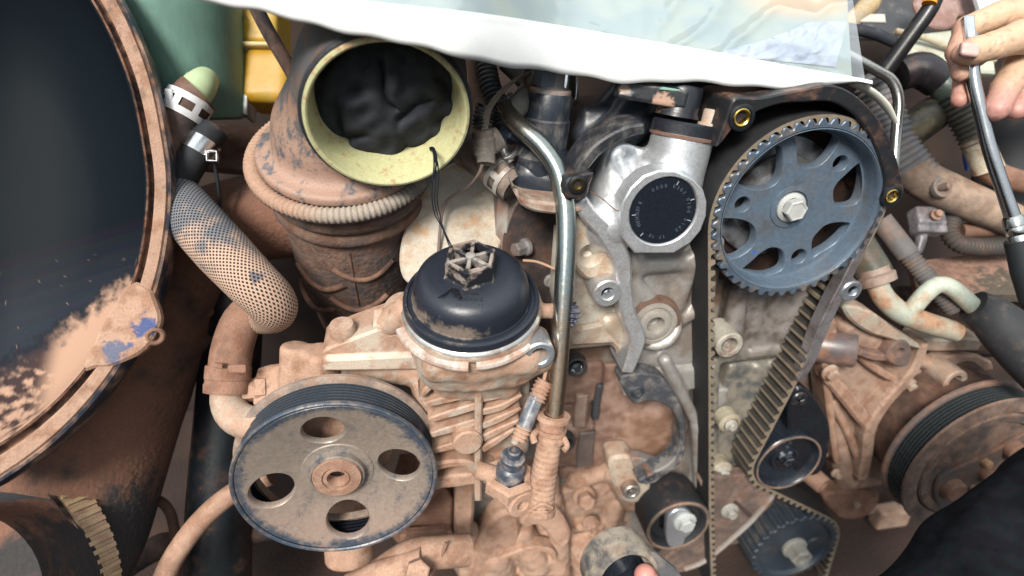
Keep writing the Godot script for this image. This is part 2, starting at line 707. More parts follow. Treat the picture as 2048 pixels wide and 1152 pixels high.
func materials() -> void:
	na.noise_type = FastNoiseLite.TYPE_SIMPLEX
	na.frequency = 1.0 / 110.0
	na.fractal_octaves = 3
	na.seed = 4
	nb.noise_type = FastNoiseLite.TYPE_SIMPLEX
	nb.frequency = 1.0 / 34.0
	nb.fractal_octaves = 4
	nb.seed = 9
	nc.noise_type = FastNoiseLite.TYPE_SIMPLEX
	nc.frequency = 1.0 / 9.0
	nc.fractal_octaves = 2
	nc.seed = 21
	var grain := noise_tex(0.045, 4, 0.82, 1.0)
	var powder := noise_tex(0.12, 3, 0.8, 1.0)
	var bump := noise_tex(0.06, 4, 0, 1, FastNoiseLite.TYPE_SIMPLEX, 5.0)
	var crust := noise_tex(0.02, 5, 0, 1, FastNoiseLite.TYPE_SIMPLEX, 8.0)
	var smear := noise_tex(0.015, 4, 0.55, 1.0)
	var worn := scratches()
	mat("dust", 0.95, 0.0, grain, bump, 0.55)
	mat("crust", 0.97, 0.0, grain, crust, 0.9, 0.07)
	mat("cast", 0.62, 0.05, grain, bump, 0.5, 0.04)
	mat("alu", 0.46, 0.72, worn, bump, 0.22, 0.03, smear)
	mat("bare", 0.3, 0.95, worn, bump, 0.1, 0.03, smear)
	mat("plastic", 0.44, 0.0, worn, bump, 0.22, 0.03, smear)
	mat("gloss", 0.34, 0.0, worn, bump, 0.05, 0.03, smear)
	mat("bowl", 0.4, 0.0, powder, null)
	M.bowl.metallic_specular = 0.1
	mat("greased", 0.5, 0.25, grain, bump, 0.35, 0.04, smear)
	mat("painted", 0.5, 0.25, worn, bump, 0.16, 0.05, smear)
	mat("rubber", 0.72, 0.0, grain, bump, 0.3, 0.03)
	mat("brass", 0.25, 1.0, powder, null)
	mat("steel", 0.24, 1.0, powder, bump, 0.06, 0.05, smear)
	mat("skin", 0.5, 0.0, powder, bump, 0.25, 0.02)
	M.skin.subsurf_scatter_enabled = true
	M.skin.subsurf_scatter_strength = 0.08
	mat("cloth", 1.0, 0.0, grain, bump, 1.0, 0.012)
	M.cloth.metallic_specular = 0.12
	mat("translucent", 0.5, 0.0, powder, null)
	mat("panel", 0.55, 0.0, powder, null)
	mat("bag", 0.22, 0.0, null, null)
	var br := braid_image()
	var m := mat("braid", 0.9, 0.0, br[0], br[1], 1.0)
	m.uv1_triplanar = false
	m.uv1_world_triplanar = false
	m.uv1_scale = Vector3(38, 1.0 / 8.6, 1)
	var film := StandardMaterial3D.new()
	film.resource_name = "film"
	film.transparency = BaseMaterial3D.TRANSPARENCY_ALPHA
	film.albedo_color = Color(0.93, 0.97, 1.0, 0.16)
	film.roughness = 0.12
	film.cull_mode = BaseMaterial3D.CULL_DISABLED
	M["film"] = film

func _ready() -> void:
	var cam := Camera3D.new()
	cam.name = "camera"
	add_child(cam)
	cam.transform = Transform3D(BAS, W(Vector3(0, 0, F)))
	cam.near = 0.02
	cam.far = 60.0
	var lens := CameraAttributesPhysical.new()
	lens.frustum_focal_length = 12.0 / (576.0 / F)
	lens.frustum_focus_distance = 1180.0 * U
	lens.exposure_aperture = 4.6
	cam.attributes = lens
	cam.fov = rad_to_deg(2.0 * atan(576.0 / F))
	var we := WorldEnvironment.new()
	we.name = "environment"
	var env := Environment.new()
	env.background_mode = Environment.BG_SKY
	var skm := ProceduralSkyMaterial.new()
	skm.sky_top_color = Color(0.95, 0.98, 1.0)
	skm.sky_horizon_color = Color(0.34, 0.36, 0.38)
	skm.sky_curve = 0.4
	skm.ground_horizon_color = Color(0.2, 0.18, 0.17)
	skm.ground_bottom_color = Color(0.1, 0.085, 0.075)
	skm.energy_multiplier = 1.25
	var sky := Sky.new()
	sky.sky_material = skm
	env.sky = sky
	env.tonemap_mode = Environment.TONE_MAPPER_LINEAR
	env.tonemap_exposure = 1.2
	env.sdfgi_enabled = true
	env.ssao_enabled = true
	env.ssil_enabled = true
	we.environment = env
	add_child(we)
	var sun := DirectionalLight3D.new()
	sun.name = "overcast_sun"
	sun.light_energy = 1.45
	sun.light_color = Color(1.0, 0.98, 0.95)
	sun.light_angular_distance = 18.0
	sun.shadow_enabled = true
	sun.basis = Basis.looking_at(Vector3(0.25, -0.85, -0.75).normalized())
	add_child(sun)
	EX = (Vector3(1, 0, 0) - N * N.x).normalized()
	EY = N.cross(EX)
	materials()
	engine_bay()
	engine_front()
	lower_castings()
	accessory_bracket()
	cam_drive()
	sensor_housing()
	valve_cover()
	filter_housing()
	steering_pump()
	intake()
	left_side()
	centre_pipes()
	right_side()
	compressor()
	top_panel()
	people()

# ---------- the bay behind everything ----------
func engine_bay() -> void:
	var g := G.new()
	var c := P(1024, 700, -1500)
	var b := frame(UPV)
	for i in 24:
		for j in 24:
			var q := func(x: int, y: int) -> Vector3: return c + Vector3(x - 12, 0, 0) * 260.0 + Vector3(0, 0.62, -0.78) * (y - 12) * 200.0 + UPV * (40.0 * na.get_noise_2d(x * 70, y * 70))
			g.quad(q.call(i, j), q.call(i, j + 1), q.call(i + 1, j + 1), q.call(i + 1, j))
	var o := solo(g, "ground", "dark earth brown floor of the engine bay seen through the gaps", "ground", M.crust, dusty(MUD * 0.5, BROWN * 0.5, 0.3), 200.0)
	o.set_meta("kind", "structure")
	# firewall far behind
	g = G.new()
	var w := [P(-600, -500, -1150), P(2900, -500, -1150), P(2900, 900, -1250), P(-600, 900, -1250)]
	prism(g, [Vector2(-2600, -500), Vector2(2600, -500), Vector2(2600, 2600), Vector2(-2600, 2600)], -40, 0, 8, [], Vector3(0, 0, -1100), frame(Vector3(0.05, -0.35, 1)))
	solo(g, "bulkhead", "dusty dark bulkhead at the back of the engine bay", "wall", M.dust, dusty(MUD * 0.3, BROWN * 0.3, 0.35), 120.0).set_meta("kind", "structure")
	# dark frame rail seen between the big hose and the pulley
	g = G.new()
	tube(g, pts3([470, 560, -300, 455, 800, -330, 440, 1000, -340, 430, 1250, -340]), [70, 75, 80, 85], 20)
	solo(g, "frame_rail", "black upright tube behind the small bent pipe left of the grooved pulley", "rail", M.plastic, dusty(BLACK * 0.8, BROWN, 0.16), 14.0)
	g = G.new()
	tube(g, pts3([190, 1180, -420, 330, 1090, -400, 420, 1130, -390, 520, 1060, -380, 760, 1050, -360]), [30, 34, 30, 36], 14)
	solo(g, "dark_hose", "dark dusty hose low behind the grooved pulley", "hose", M.rubber, dusty(BLACK, BROWN, 0.4, 0.2), 14.0)
	g = G.new()
	tube(g, pts3([270, 985, -360, 330, 1010, -350, 350, 1070, -340, 355, 1190, -330]), 13, 10)
	solo(g, "thin_brown_hose", "thin brown hose curving down in the dark under the big hose", "hose", M.dust, dusty(BROWN, CLAY, 0.35), 12.0)
	var cl := thing("bolt_stack", "dusty round mount with bolt in the dark gap under the braided hose", "mount", P(410, 640, -260))
	g = G.new()
	lathe(g, P(405, 660, -260), Vector3(0.1, 0.6, 0.7), [42, -40, 42, 0, 34, 6, 22, 6, 20, 16, 0, 16], 24)
	put(g, "base", M.dust, dusty(MUD, BROWN, 0.45), cl)
	g = G.new()
	hexbolt(g, P(412, 622, -240), Vector3(0.1, 0.6, 0.7), 15, 26, 20)
	put(g, "bolt", M.dust, dusty(BROWN, CLAY, 0.4), cl)

# ---------- left: round housing, coolant tank, hoses ----------
func left_side() -> void:
	var flat := [292, 400, 286, 300, 252, 150, 180, 0, 85, -105, -60, -165, -230, -125, -400, 50, -470, 300, -450, 550, -350, 780, -200, 895, -80, 920, 8, 880, 104, 806, 182, 718, 240, 622, 276, 520]
	var n := Vector3(0.3, 0.08, 0.95).normalized()
	var o := P(250, 400, 70)
	var out := []
	for i in range(0, flat.size(), 2):
		out.append(on(flat[i], flat[i + 1], o, n))
	out = spl(out, true, 8)
	var c := on(-90, 390, o, n)
	var t := thing("round_housing", "huge round black bowl with a dusty lip at the left edge", "housing", c)
	var loft := func(g: G, prof: Array) -> void:
		for i in range(0, prof.size() - 2, 2):
			if i > 0 and absf(Vector2(prof[i] - prof[i - 2], (prof[i + 1] - prof[i - 1]) / 400.0).angle_to(Vector2(prof[i + 2] - prof[i], (prof[i + 3] - prof[i + 1]) / 400.0))) > 0.6:
				g.g += 1
			for k in out.size():
				var a: Vector3 = out[k] - c
				var b2: Vector3 = out[(k + 1) % out.size()] - c
				g.quad(c + a * prof[i] + n * prof[i + 1], c + b2 * prof[i] + n * prof[i + 1], c + b2 * prof[i + 2] + n * prof[i + 3], c + a * prof[i + 2] + n * prof[i + 3])
	var g := G.new()
	loft.call(g, [1.004, -4, 1.002, 3, 0.996, 3, 0.985, -22, 0.95, -62, 0.88, -104, 0.72, -150, 0.5, -176, 0.25, -186, 0.0, -188])
	var bowl := func(p: Vector3, nn: Vector3) -> Color:
		var q := pix(p)
		var base := Color(0.0105, 0.0125, 0.017)
		base = base.lerp(Color(0.045, 0.055, 0.073), 0.6 * smoothstep(480.0, 760.0, q.y + 0.3 * q.x))
		var m := q.y + 0.74 * q.x - 742.0 + 34.0 * nb.get_noise_3dv(p * 0.9) + 7.0 * nc.get_noise_3dv(p)
		# dried mud gathered low on the right of the bowl
		var mud := smoothstep(-8.0, 40.0, m)
		var wet := smoothstep(-26.0, -4.0, m) * (1.0 - mud)
		var col := base.lerp(Color(0.02, 0.022, 0.028), wet * 0.8)
		var lump := maxf(smoothstep(-0.25, 0.35, nb.get_noise_3dv(p * Vector3(0.7, 1.5, 1.0)) + (q.y - 800.0) / 260.0), smoothstep(70.0, 120.0, q.x + 0.25 * (q.y - 740.0)))
		col = col.lerp(TAN.lerp(Color(0.06, 0.04, 0.04), 1.0 - lump), mud)
		var spot := smoothstep(0.78, 0.82, nc.get_noise_3dv(p * 0.9)) * smoothstep(450.0, 650.0, q.y)
		return col.lerp(TAN, spot * 0.5)
	put(g, "bowl", M.bowl, spotted(bowl, [[on(145, 635, o - n * 60.0, n), 6.0, CREAM, 1.0], [on(66, 676, o - n * 80.0, n), 4.0, CREAM, 1.0]]), t, 9.0)
	g = G.new()
	loft.call(g, [1.15, -70, 1.152, -12, 1.14, -2, 1.128, 0, 1.12, -5])
	put(g, "outer_lip", M.plastic, dusty(BLUEBLACK, TAN, 0.36, 0.15, 0.7, 0.4), t, 8.0, "blue black worn outer lip")
	g = G.new()
	loft.call(g, [1.121, -6, 1.112, 0, 1.055, 2, 1.045, -2])
	put(g, "flange", M.dust, dusty(SLATE, TAN * 0.92, 0.86, 0.0, 0.4, 0.5, 0.1), t, 8.0)
	g = G.new()
	loft.call(g, [1.046, -3, 1.042, -16, 1.018, -16, 1.014, 2, 1.004, 4, 1.003, -6])
	put(g, "groove", M.crust, dusty(MUD, CLAY, 0.6, 0.0, 0.6, 0.8), t, 7.0, "brown packed groove")
	g = G.new()
	var ear := []
	for q in [[252, 575], [300, 578], [312, 600], [321, 625], [322, 645], [312, 668], [300, 690], [280, 708], [252, 722], [225, 732], [195, 735], [170, 728]]:
		var p := on(q[0], q[1], o - n * 2.0, n)
		ear.append(p)
	var fb := frame(n)
	var ear2 := []
	for p in ear:
		ear2.append(Vector2((p - o).dot(fb.x), (p - o).dot(fb.y)))
	prism(g, spl(ear2, true, 5), -22, 5, 5, [], o, fb)
	put(g, "ear", M.dust, spotted(dusty(SLATE, TAN, 0.95, 0.0, 0.3, 0.4), [[on(288, 652, o, n), 22.0, Color(0.04, 0.09, 0.25), 0.9], [on(228, 703, o, n), 20.0, Color(0.07, 0.12, 0.22), 0.8], [on(262, 690, o, n), 8.0, Color(0.04, 0.09, 0.25), 0.8]]), t, 5.0, "dusty ear with blue rubbed marks")
	g = G.new()
	boss(g, on(311, 674, o + n * 4.0, n), Vector3(0.55, -0.12, 0.8), 17, 9, 14, 16)
	put(g, "bushing", M.dust, dusty(BROWN, CLAY, 0.7), t, 6.0)

	# green coolant tank and its spout
	t = thing("coolant_tank", "green plastic coolant tank behind the round bowl", "tank", P(375, 240, -230))
	var ax := Vector3(-0.02, 0.96, 0.28)
	g = G.new()
	var tc := P(378, 236, -230)
	var r := sz(tc, 116)
	lathe(g, tc, ax, [0, -6, r * 0.8, -6, r * 0.95, 0, r, 12, r * 1.07, 225, r * 1.09, 232, r * 1.09, 240, r * 1.05, 244, r * 1.02, 300, r * 0.9, 330, 0, 340], 64)
	put(g, "tank", M.translucent, dusty(Color(0.17, 0.31, 0.26), Color(0.3, 0.36, 0.3), 0.05, 0.0, 0.2, 0.5, 0.1), t, 16.0)
	g = G.new()
	tube(g, pts3([412, 158, -90, 400, 172, -66, 380, 200, -50]), [27, 34, 33], 20)
	g.g += 1
	put(g, "spout", M.translucent, plain(Color(0.5, 0.62, 0.36)), t, 12.0, "pale green spout")
	g = G.new()
	prism(g, [Vector2(-8, -14), Vector2(8, -14), Vector2(8, 16), Vector2(-8, 16)], -20, 0, 2, [], P(368, 152, -86), frame(Vector3(0, 0.1, 1)))
	put(g, "tab", M.translucent, plain(Color(0.3, 0.42, 0.36)), t)

	# yellow tank beyond it
	t = thing("yellow_tank", "yellow plastic tank between the green tank and the intake elbow", "tank", P(540, 215, -220))
	var s := Sdf.new()
	var zb := frame(Vector3(0.05, 0.05, 1))
	var yc := P(545, 165, -270)
	s.box(yc, zb, Vector3(sz(yc, 48), sz(yc, 54), 60), 24)
	g = G.new()
	s.mesh(8.0, g)
	put(g, "lower_shell", M.translucent, dusty(Color(0.5, 0.27, 0.01), Color(0.5, 0.34, 0.08), 0.3), t)
	s = Sdf.new()
	yc = P(533, 40, -270)
	s.box(yc, zb, Vector3(sz(yc, 36), sz(yc, 66), 56), 14)
	g = G.new()
	s.mesh(8.0, g)
	put(g, "upper_shell", M.translucent, dusty(Color(0.54, 0.32, 0.015), Color(0.5, 0.36, 0.12), 0.3), t)
	s = Sdf.new()
	yc = P(536, 109, -262)
	s.box(yc, zb, Vector3(sz(yc, 44), sz(yc, 5), 62), 4)
	g = G.new()
	s.mesh(5.0, g)
	put(g, "seam", M.translucent, plain(Color(0.62, 0.5, 0.25)), t)
	g = G.new()
	prism(g, [Vector2(-6, -130), Vector2(5, -130), Vector2(5, 150), Vector2(-6, 150)], -60, 0, 2, [], P(492, 120, -215), zb)
	solo(g, "grey_upright", "thin grey upright strip between green and yellow tanks", "bracket", M.painted, plain(Color(0.42, 0.43, 0.4)))
	g = G.new()
	tube(g, pts3([490, -30, -80, 535, 60, -90, 592, 160, -110, 610, 215, -140]), 25, 14, true, 0.0, 1.0, true, 0.6)
	solo(g, "brace_bar", "dark brown slanted bar in front of the yellow tank", "bar", M.dust, dusty(BLACK * 1.4, BROWN, 0.45), 9.0)
	# fender floor behind
	g = G.new()
	prism(g, [Vector2(-160, -90), Vector2(190, -90), Vector2(190, 130), Vector2(-160, 130)], -20, 0, 4, [], P(500, 300, -330), frame(Vector3(0.1, 0.75, 0.65)))
	solo(g, "fender_sheet", "dusty brown body panel under the coolant tank", "panel", M.dust, spotted(dusty(BROWN, CLAY, 0.55), [[P(545, 245, -330), 55.0, Color(0.5, 0.42, 0.38), 0.55], [P(600, 290, -330), 40.0, Color(0.45, 0.36, 0.32), 0.4]]), 10.0)

	# tank hose with white spring clamp
	t = thing("tank_hose", "dusty black hose with a white slotted clamp on the green tank's spout", "hose", P(340, 330, 20))
	g = G.new()
	tube(g, pts3([398, 186, -54, 370, 216, -48, 345, 290, -50, 338, 370, -60]), [43, 44, 44, 44], 24)
	put(g, "hose", M.rubber, dusty(BLACK * 1.3, CLAY * 0.55, 0.48, 0.1), t, 9.0)
	g = G.new()
	var cl := spl(pts3([384, 200, -52, 372, 216, -48, 362, 240, -46]), false, 6)
	var ca := (cl[0] as Vector3) - (cl[-1] as Vector3)
	var cc := cl[6] as Vector3
	for ring in [-15.0, 17.0]:
		lathe(g, cc, ca, [44.5, ring - 7, 47, ring - 7, 47, ring + 7, 44.5, ring + 7], 40)
	for k in 7:
		var a0 := k * TAU / 7.0 + 0.2
		lathe(g, cc, ca, [44.5, -10, 46.7, -10, 46.7, 12, 44.5, 12], 4, false, 0.0, a0, a0 + 0.3)
	put(g, "clamp", M.panel, dusty(Color(0.7, 0.72, 0.74), CLAY, 0.1), t, 9.0, "white slotted spring clamp")
	g = G.new()
	var cb := frame(ca)
	prism(g, [Vector2(-7, -16), Vector2(7, -16), Vector2(7, 16), Vector2(-7, 16)], 0, 12, 2, [], P(340, 196, -10), frame(Vector3(0.3, -0.1, 0.9)))
	put(g, "clamp_ear", M.panel, plain(Color(0.7, 0.71, 0.72)), t)

	t = thing("branch_hose", "short black hose with a silver clip beside the tank hose", "hose", P(380, 320, -40))
	g = G.new()
	tube(g, pts3([425, 262, -70, 400, 295, -50, 365, 350, -40, 350, 400, -40]), 33, 18)
	put(g, "hose", M.rubber, dusty(BLACK, BROWN, 0.2), t, 9.0)
	g = G.new()
	lathe(g, P(400, 295, -50), P(425, 262, -70) - P(365, 350, -40), [33.5, -17, 36, -17, 36, 17, 33.5, 17], 32)
	put(g, "clip", M.steel, dusty(Color(0.75, 0.78, 0.8), CLAY, 0.15), t)
	g = G.new()
	prism(g, circle2(Vector2.ZERO, 17, 4), -7, 5, 2, [circle2(Vector2.ZERO, 10, 4)], P(424, 312, -28), frame(Vector3(0.2, -0.1, 0.95), Vector3(0.7, -0.7, 0.1)))
	put(g, "clip_end", M.steel, plain(Color(0.75, 0.77, 0.78)), t)
	g = G.new()
	tube(g, pts3([428, 325, -60, 436, 370, -80, 440, 420, -100]), 4, 8)
	solo(g, "thin_cable", "thin black cable hanging below the silver clip", "cable", M.rubber, plain(BLACK))

	# braided sleeve hose, its lower hose and the bent pipe
	t = thing("braided_hose", "fat hose in a dusty braided sleeve bending down to the pump", "hose", P(455, 750, -40))
	g = G.new()
	tube(g, pts3([334, 372, -64, 360, 405, -30, 425, 480, 20, 500, 560, 38, 540, 600, 20, 546, 622, -25, 520, 628, -55]), [46, 52, 53, 53, 50, 47, 42], 32)
	var sleeve := func(p: Vector3, nn: Vector3) -> Color:
		var q := pix(p)
		var a := smoothstep(-70.0, 110.0, (q.x - 430.0) + (q.y - 480.0) * 0.9 - (q.x - q.y + 20.0) * 0.8 + 150.0 * nb.get_noise_3dv(p * 0.6) + 50.0 * nc.get_noise_3dv(p))
		return Color(0.13, 0.135, 0.15).lerp(Color(0.44, 0.3, 0.22), a)
	put(g, "braided_sleeve", M.braid, spotted(sleeve, [[P(517, 552, 84), 17.0, Color(0.09, 0.09, 0.12), 0.85]]), t, 7.0)
	g = G.new()
	tube(g, pts3([525, 606, -40, 486, 640, -40, 464, 700, -36, 456, 772, -30]), [37, 40, 41, 41], 24)
	put(g, "lower_hose", M.dust, dusty(BROWN, CLAY, 0.62, 0.1), t, 9.0)
	g = G.new()
	lathe(g, P(456, 752, -32), P(462, 700, -36) - P(456, 772, -30), [41, -34, 44, -34, 45, -18, 43, -14, 43, -8, 44.5, -6, 44.5, 18, 43, 21, 41, 21], 32)
	prism(g, [Vector2(-16, -5), Vector2(16, -9), Vector2(16, 9), Vector2(-16, 9)], 0, 9, 2, [], P(476, 737, 14), frame(Vector3(0.2, -0.2, 0.95)))
	prism(g, [Vector2(-9, -4), Vector2(9, -4), Vector2(9, 5), Vector2(-9, 5)], 0, 9, 2, [], P(441, 730, 14), frame(Vector3(-0.2, -0.2, 0.95)))
	put(g, "hose_clamp", M.dust, dusty(BROWN, CLAY, 0.75), t, 8.0)
	g = G.new()
	tube(g, pts3([456, 775, -32, 456, 806, -28, 470, 832, -16, 500, 846, 0, 540, 846, 10]), [33, 34, 34, 33], 24)
	put(g, "bent_pipe", M.dust, dusty(CREAM * 0.8, TAN, 0.55), t, 9.0, "pale bent pipe end")

	# big intercooler hose
	t = thing("big_hose", "very thick brown dusty hose under the round bowl", "hose", P(200, 900, -150))
	g = G.new()
	tube(g, pts3([640, 430, -260, 500, 440, -250, 390, 500, -250, 290, 620, -240, 215, 790, -210, 165, 940, -180, 115, 1075, -120, 30, 1165, 0, -80, 1215, 120, -150, 1240, 200]), [100, 105, 125, 160, 172, 172, 172, 172, 172], 48)
	var hc := func(p: Vector3, nn: Vector3) -> Color:
		var q := pix(p)
		var a := 0.5 + 0.4 * na.get_noise_3dv(p * 0.8) + 0.14 * nb.get_noise_3dv(p) + 0.05 * nc.get_noise_3dv(p)
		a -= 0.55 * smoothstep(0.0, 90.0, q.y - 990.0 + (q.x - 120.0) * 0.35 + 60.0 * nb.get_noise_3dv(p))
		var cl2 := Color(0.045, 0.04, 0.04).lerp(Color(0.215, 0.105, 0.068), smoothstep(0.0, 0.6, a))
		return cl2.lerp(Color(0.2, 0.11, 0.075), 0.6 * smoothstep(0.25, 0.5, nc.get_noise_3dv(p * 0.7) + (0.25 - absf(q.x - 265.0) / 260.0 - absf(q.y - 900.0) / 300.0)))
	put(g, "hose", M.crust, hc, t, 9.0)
	var ha := (P(-20, 1190, 60) - P(90, 1105, -80)).normalized().lerp(Vector3(-0.8, -0.1, 0.6), 0.5).normalized()
	g = G.new()
	lathe(g, P(72, 1130, -62), ha, [173, -30, 179, -30, 179, 200, 173, 200], 72)
	put(g, "sleeve_end", M.rubber, dusty(Color(0.07, 0.075, 0.085), BROWN, 0.2), t, 10.0, "grey rubber sleeve end")
	var band := thing("worm_clamp", "slotted steel band clamp round the thick hose, bottom left corner", "clamp", P(85, 1080, 0))
	g = G.new()
	var bo := P(74, 1060, -100)
	var bx := Vector3(0.93, 0.3, 0.2)
	bo = P(72, 1130, -62) + ha.normalized() * -34.0
	var bn := ha.normalized()
	lathe(g, bo, bn, [178, -30, 182.5, -30, 183.5, 20, 179, 20], 96)
	put(g, "band", M.cast, dusty(Color(0.5, 0.36, 0.2), TAN, 0.5), band, 9.0)
	g = G.new()
	for k in 60:
		lathe(g, bo, bn, [181, -30, 187, -30, 187, 16, 181, 16], 2, false, 0.0, k * TAU / 60.0, (k + 0.45) * TAU / 60.0)
	put(g, "worm_teeth", M.cast, dusty(Color(0.55, 0.4, 0.22), TAN, 0.5), band, 20.0)
	g = G.new()
	lathe(g, bo, bn, [180, 22, 186, 22, 186, 30, 180, 30], 96)
	put(g, "band_edge", M.steel, plain(Color(0.7, 0.72, 0.75)), band, 20.0)

	g = G.new()
	tube(g, pts3([540, 950, -150, 480, 978, -140, 425, 1018, -120, 372, 1078, -110, 330, 1150, -100, 310, 1230, -100]), 23, 18)
	solo(g, "clay_hose", "thin clay coloured hose coming out from behind the grooved pulley", "hose", M.dust, dusty(CLAY, TAN, 0.62), 9.0)

# ---------- the intake elbow, its bellows and what hangs on it ----------
func intake() -> void:
	var a := Vector3(0.2, -0.70, 0.67).normalized()
	var C := P(777, 236, 185)
	var R := sz(C, 173)
	var c := Vector3(0.08, 0.66, 0.75).normalized()
	var Cc := P(686, 293, -40)
	var rc := sz(Cc, 167)
	var t := thing("intake_elbow", "big dusty intake elbow with a round open mouth", "air duct", Cc)
	var s := Sdf.new()
	s.cyl(C - a * 160.0, C - a * 3.0, R, 5.0, 8.0)
	var J := C - a * 165.0
	s.cap(J, J, R * 1.02, R, 20.0)
	s.cap(J, Cc + c * 30.0, R * 0.94, rc * 0.78, 40.0)
	s.cyl(Cc - c * 18.0, Cc + c * 6.0, rc, 6.0, 34.0)
	s.cyl(C - a * 150.0, C + a * 90.0, R * 0.91, 4.0, 3.0, true)
	var g := G.new()
	s.mesh(5.5, g)
	var shell := func(p: Vector3, n: Vector3) -> Color:
		var q := pix(p)
		var d := 0.6 + 0.4 * na.get_noise_3dv(p) + 0.45 * nb.get_noise_3dv(p * Vector3(1.3, 0.5, 1.3)) + 0.25 * nc.get_noise_3dv(p)
		var low := smoothstep(330.0, 400.0, q.y)
		d += 0.15 * low - 0.25 * smoothstep(250.0, 140.0, q.y)
		var dust := BROWN.lerp(Color(0.42, 0.27, 0.2), smoothstep(120.0, 330.0, q.y))
		var base := Color(0.1, 0.1, 0.105).lerp(Color(0.095, 0.115, 0.145), smoothstep(260.0, 340.0, q.y))
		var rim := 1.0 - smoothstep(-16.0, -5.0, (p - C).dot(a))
		var col := base.lerp(dust, smoothstep(0.3, 0.66, d))
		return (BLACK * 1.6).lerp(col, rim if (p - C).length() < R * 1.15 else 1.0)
	put(g, "elbow", M.cast, shell, t, 6.0)
	g = G.new()
	lathe(g, C, a, [R * 0.955, -6, R * 0.945, 2.0, R * 0.915, 3.5, R * 0.895, 2, R * 0.88, -3, R * 0.855, -54, R * 0.83, -70, R * 0.81, -104], 96)
	var lc := func(p: Vector3, n: Vector3) -> Color:
		var q := pix(p)
		var d := 0.15 + 0.5 * nb.get_noise_3dv(p) + 0.35 * nc.get_noise_3dv(p) + 0.22 * smoothstep(200.0, 90.0, q.y) + 0.12 * smoothstep(880.0, 950.0, q.x)
		return Color(0.57, 0.56, 0.31).lerp(Color(0.46, 0.26, 0.15), smoothstep(0.35, 0.55, d) * 0.8)
	put(g, "liner", M.plastic, lc, t, 6.0, "pale yellow green inner liner of the mouth")
	g = G.new()
	lathe(g, C, a, [R * 0.825, -98, R * 0.79, -112, R * 0.78, -150, R * 0.72, -200, 0, -205], 64)
	put(g, "inner_duct", M.cast, dusty(BLACK, CLAY * 0.8, 0.35, 0.3), t, 9.0)

	# bellows
	t = thing("bellows_duct", "brown dusty bellows duct below the intake elbow", "air duct", Cc - c * 380.0)
	g = G.new()
	var prof := [rc * 0.9, -16, rc * 0.9, -30]
	for k in 3:
		var h := -32.0 - k * 38.0
		var rr := rc * (0.985 - 0.012 * k)
		prof.append_array([rr - 18, h, rr - 4, h - 4, rr, h - 11, rr, h - 19, rr - 4, h - 26, rr - 20, h - 31])
	prof.append_array([rc * 0.87, -148, rc * 0.87, -240, rc * 0.85, -330, rc * 0.8, -420, rc * 0.74, -520])
	lathe(g, Cc, c, prof, 80)
	put(g, "bellows", M.crust, dusty(Color(0.07, 0.066, 0.07), Color(0.19, 0.112, 0.08), 0.6, 0.2), t, 8.0)
	var bb := frame(c)
	for k in 4:
		g = G.new()
		var arc := []
		var a0: float = [0.15, -0.62, 0.0, -0.9][k]
		var hh: float = [-215.0, -262.0, -318.0, -360.0][k]
		for j in 13:
			var th := -PI / 2.0 + a0 + 0.9 * j / 12.0 - 0.3
			var sag := -34.0 * sin(PI * j / 12.0)
			arc.append(Cc + (bb.x * cos(th) + bb.y * sin(th)) * rc * 0.865 + c * (hh + sag))
		tube(g, arc, 7, 8, true, 0.0, 1.0, false)
		put(g, "rib", M.dust, dusty(MUD, CLAY * 0.8, 0.6), t, 8.0)
	g = G.new()
	tube(g, [Cc + (bb.x * 0.13 - bb.y * 0.99) * rc * 0.872 - c * 160.0, Cc + (bb.x * 0.13 - bb.y * 0.99) * rc * 0.86 - c * 300.0, Cc + (bb.x * 0.13 - bb.y * 0.99) * rc * 0.81 - c * 400.0], 3, 6)
	put(g, "mould_line", M.dust, dusty(MUD, CLAY * 0.8, 0.6), t)
	# corrugated conduit round the collar
	g = G.new()
	var ring := []
	for k in 61:
		var th := TAU * k / 60.0 + PI * 0.62
		var wob := 1.055 + 0.012 * sin(th * 2.0)
		ring.append(Cc + (bb.x * cos(th) + bb.y * sin(th)) * rc * wob + c * (-22.0 + 5.0 * sin(th)))
	tube(g, ring, 15.5, 14, true, 1.6, 10.5, false)
	var split := func(p: Vector3, n: Vector3) -> Color:
		var q := pix(p)
		var d := (p - Cc)
		var k := (d - c * d.dot(c)).length() / rc
		var th := (d.dot(c) + 22.0) / maxf(1.0, (k - 1.055) * rc)
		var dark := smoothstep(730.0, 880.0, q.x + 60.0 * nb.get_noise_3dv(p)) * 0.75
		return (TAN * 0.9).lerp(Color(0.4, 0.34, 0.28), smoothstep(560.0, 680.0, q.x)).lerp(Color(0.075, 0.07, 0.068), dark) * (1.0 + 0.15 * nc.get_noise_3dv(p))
	var t2 := thing("corrugated_conduit", "tan corrugated cable conduit looped round the elbow's collar", "conduit", Cc)
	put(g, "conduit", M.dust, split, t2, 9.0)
	g = G.new()
	var line := []
	for k in 61:
		var th := TAU * k / 60.0 + PI * 0.62
		var dirv := bb.x * cos(th) + bb.y * sin(th)
		line.append(Cc + dirv * (rc * (1.055 + 0.012 * sin(th * 2.0)) + 13.0) + c * (-22.0 + 5.0 * sin(th) - 9.0))
	tube(g, line, 1.3, 5, true, 0.0, 1.0, false)
	put(g, "split_line", M.rubber, plain(BLACK), t2)

	# black rag stuffed in the mouth
	var q := func(x: float, y: float, d: float) -> Vector3: return on(x, y, C - a * d, a)
	g = G.new()
	var ab := frame(a)
	var ns := FastNoiseLite.new()
	ns.noise_type = FastNoiseLite.TYPE_SIMPLEX
	ns.frequency = 1.0 / 95.0
	ns.fractal_octaves = 1
	ns.seed = 12
	var sheet := []
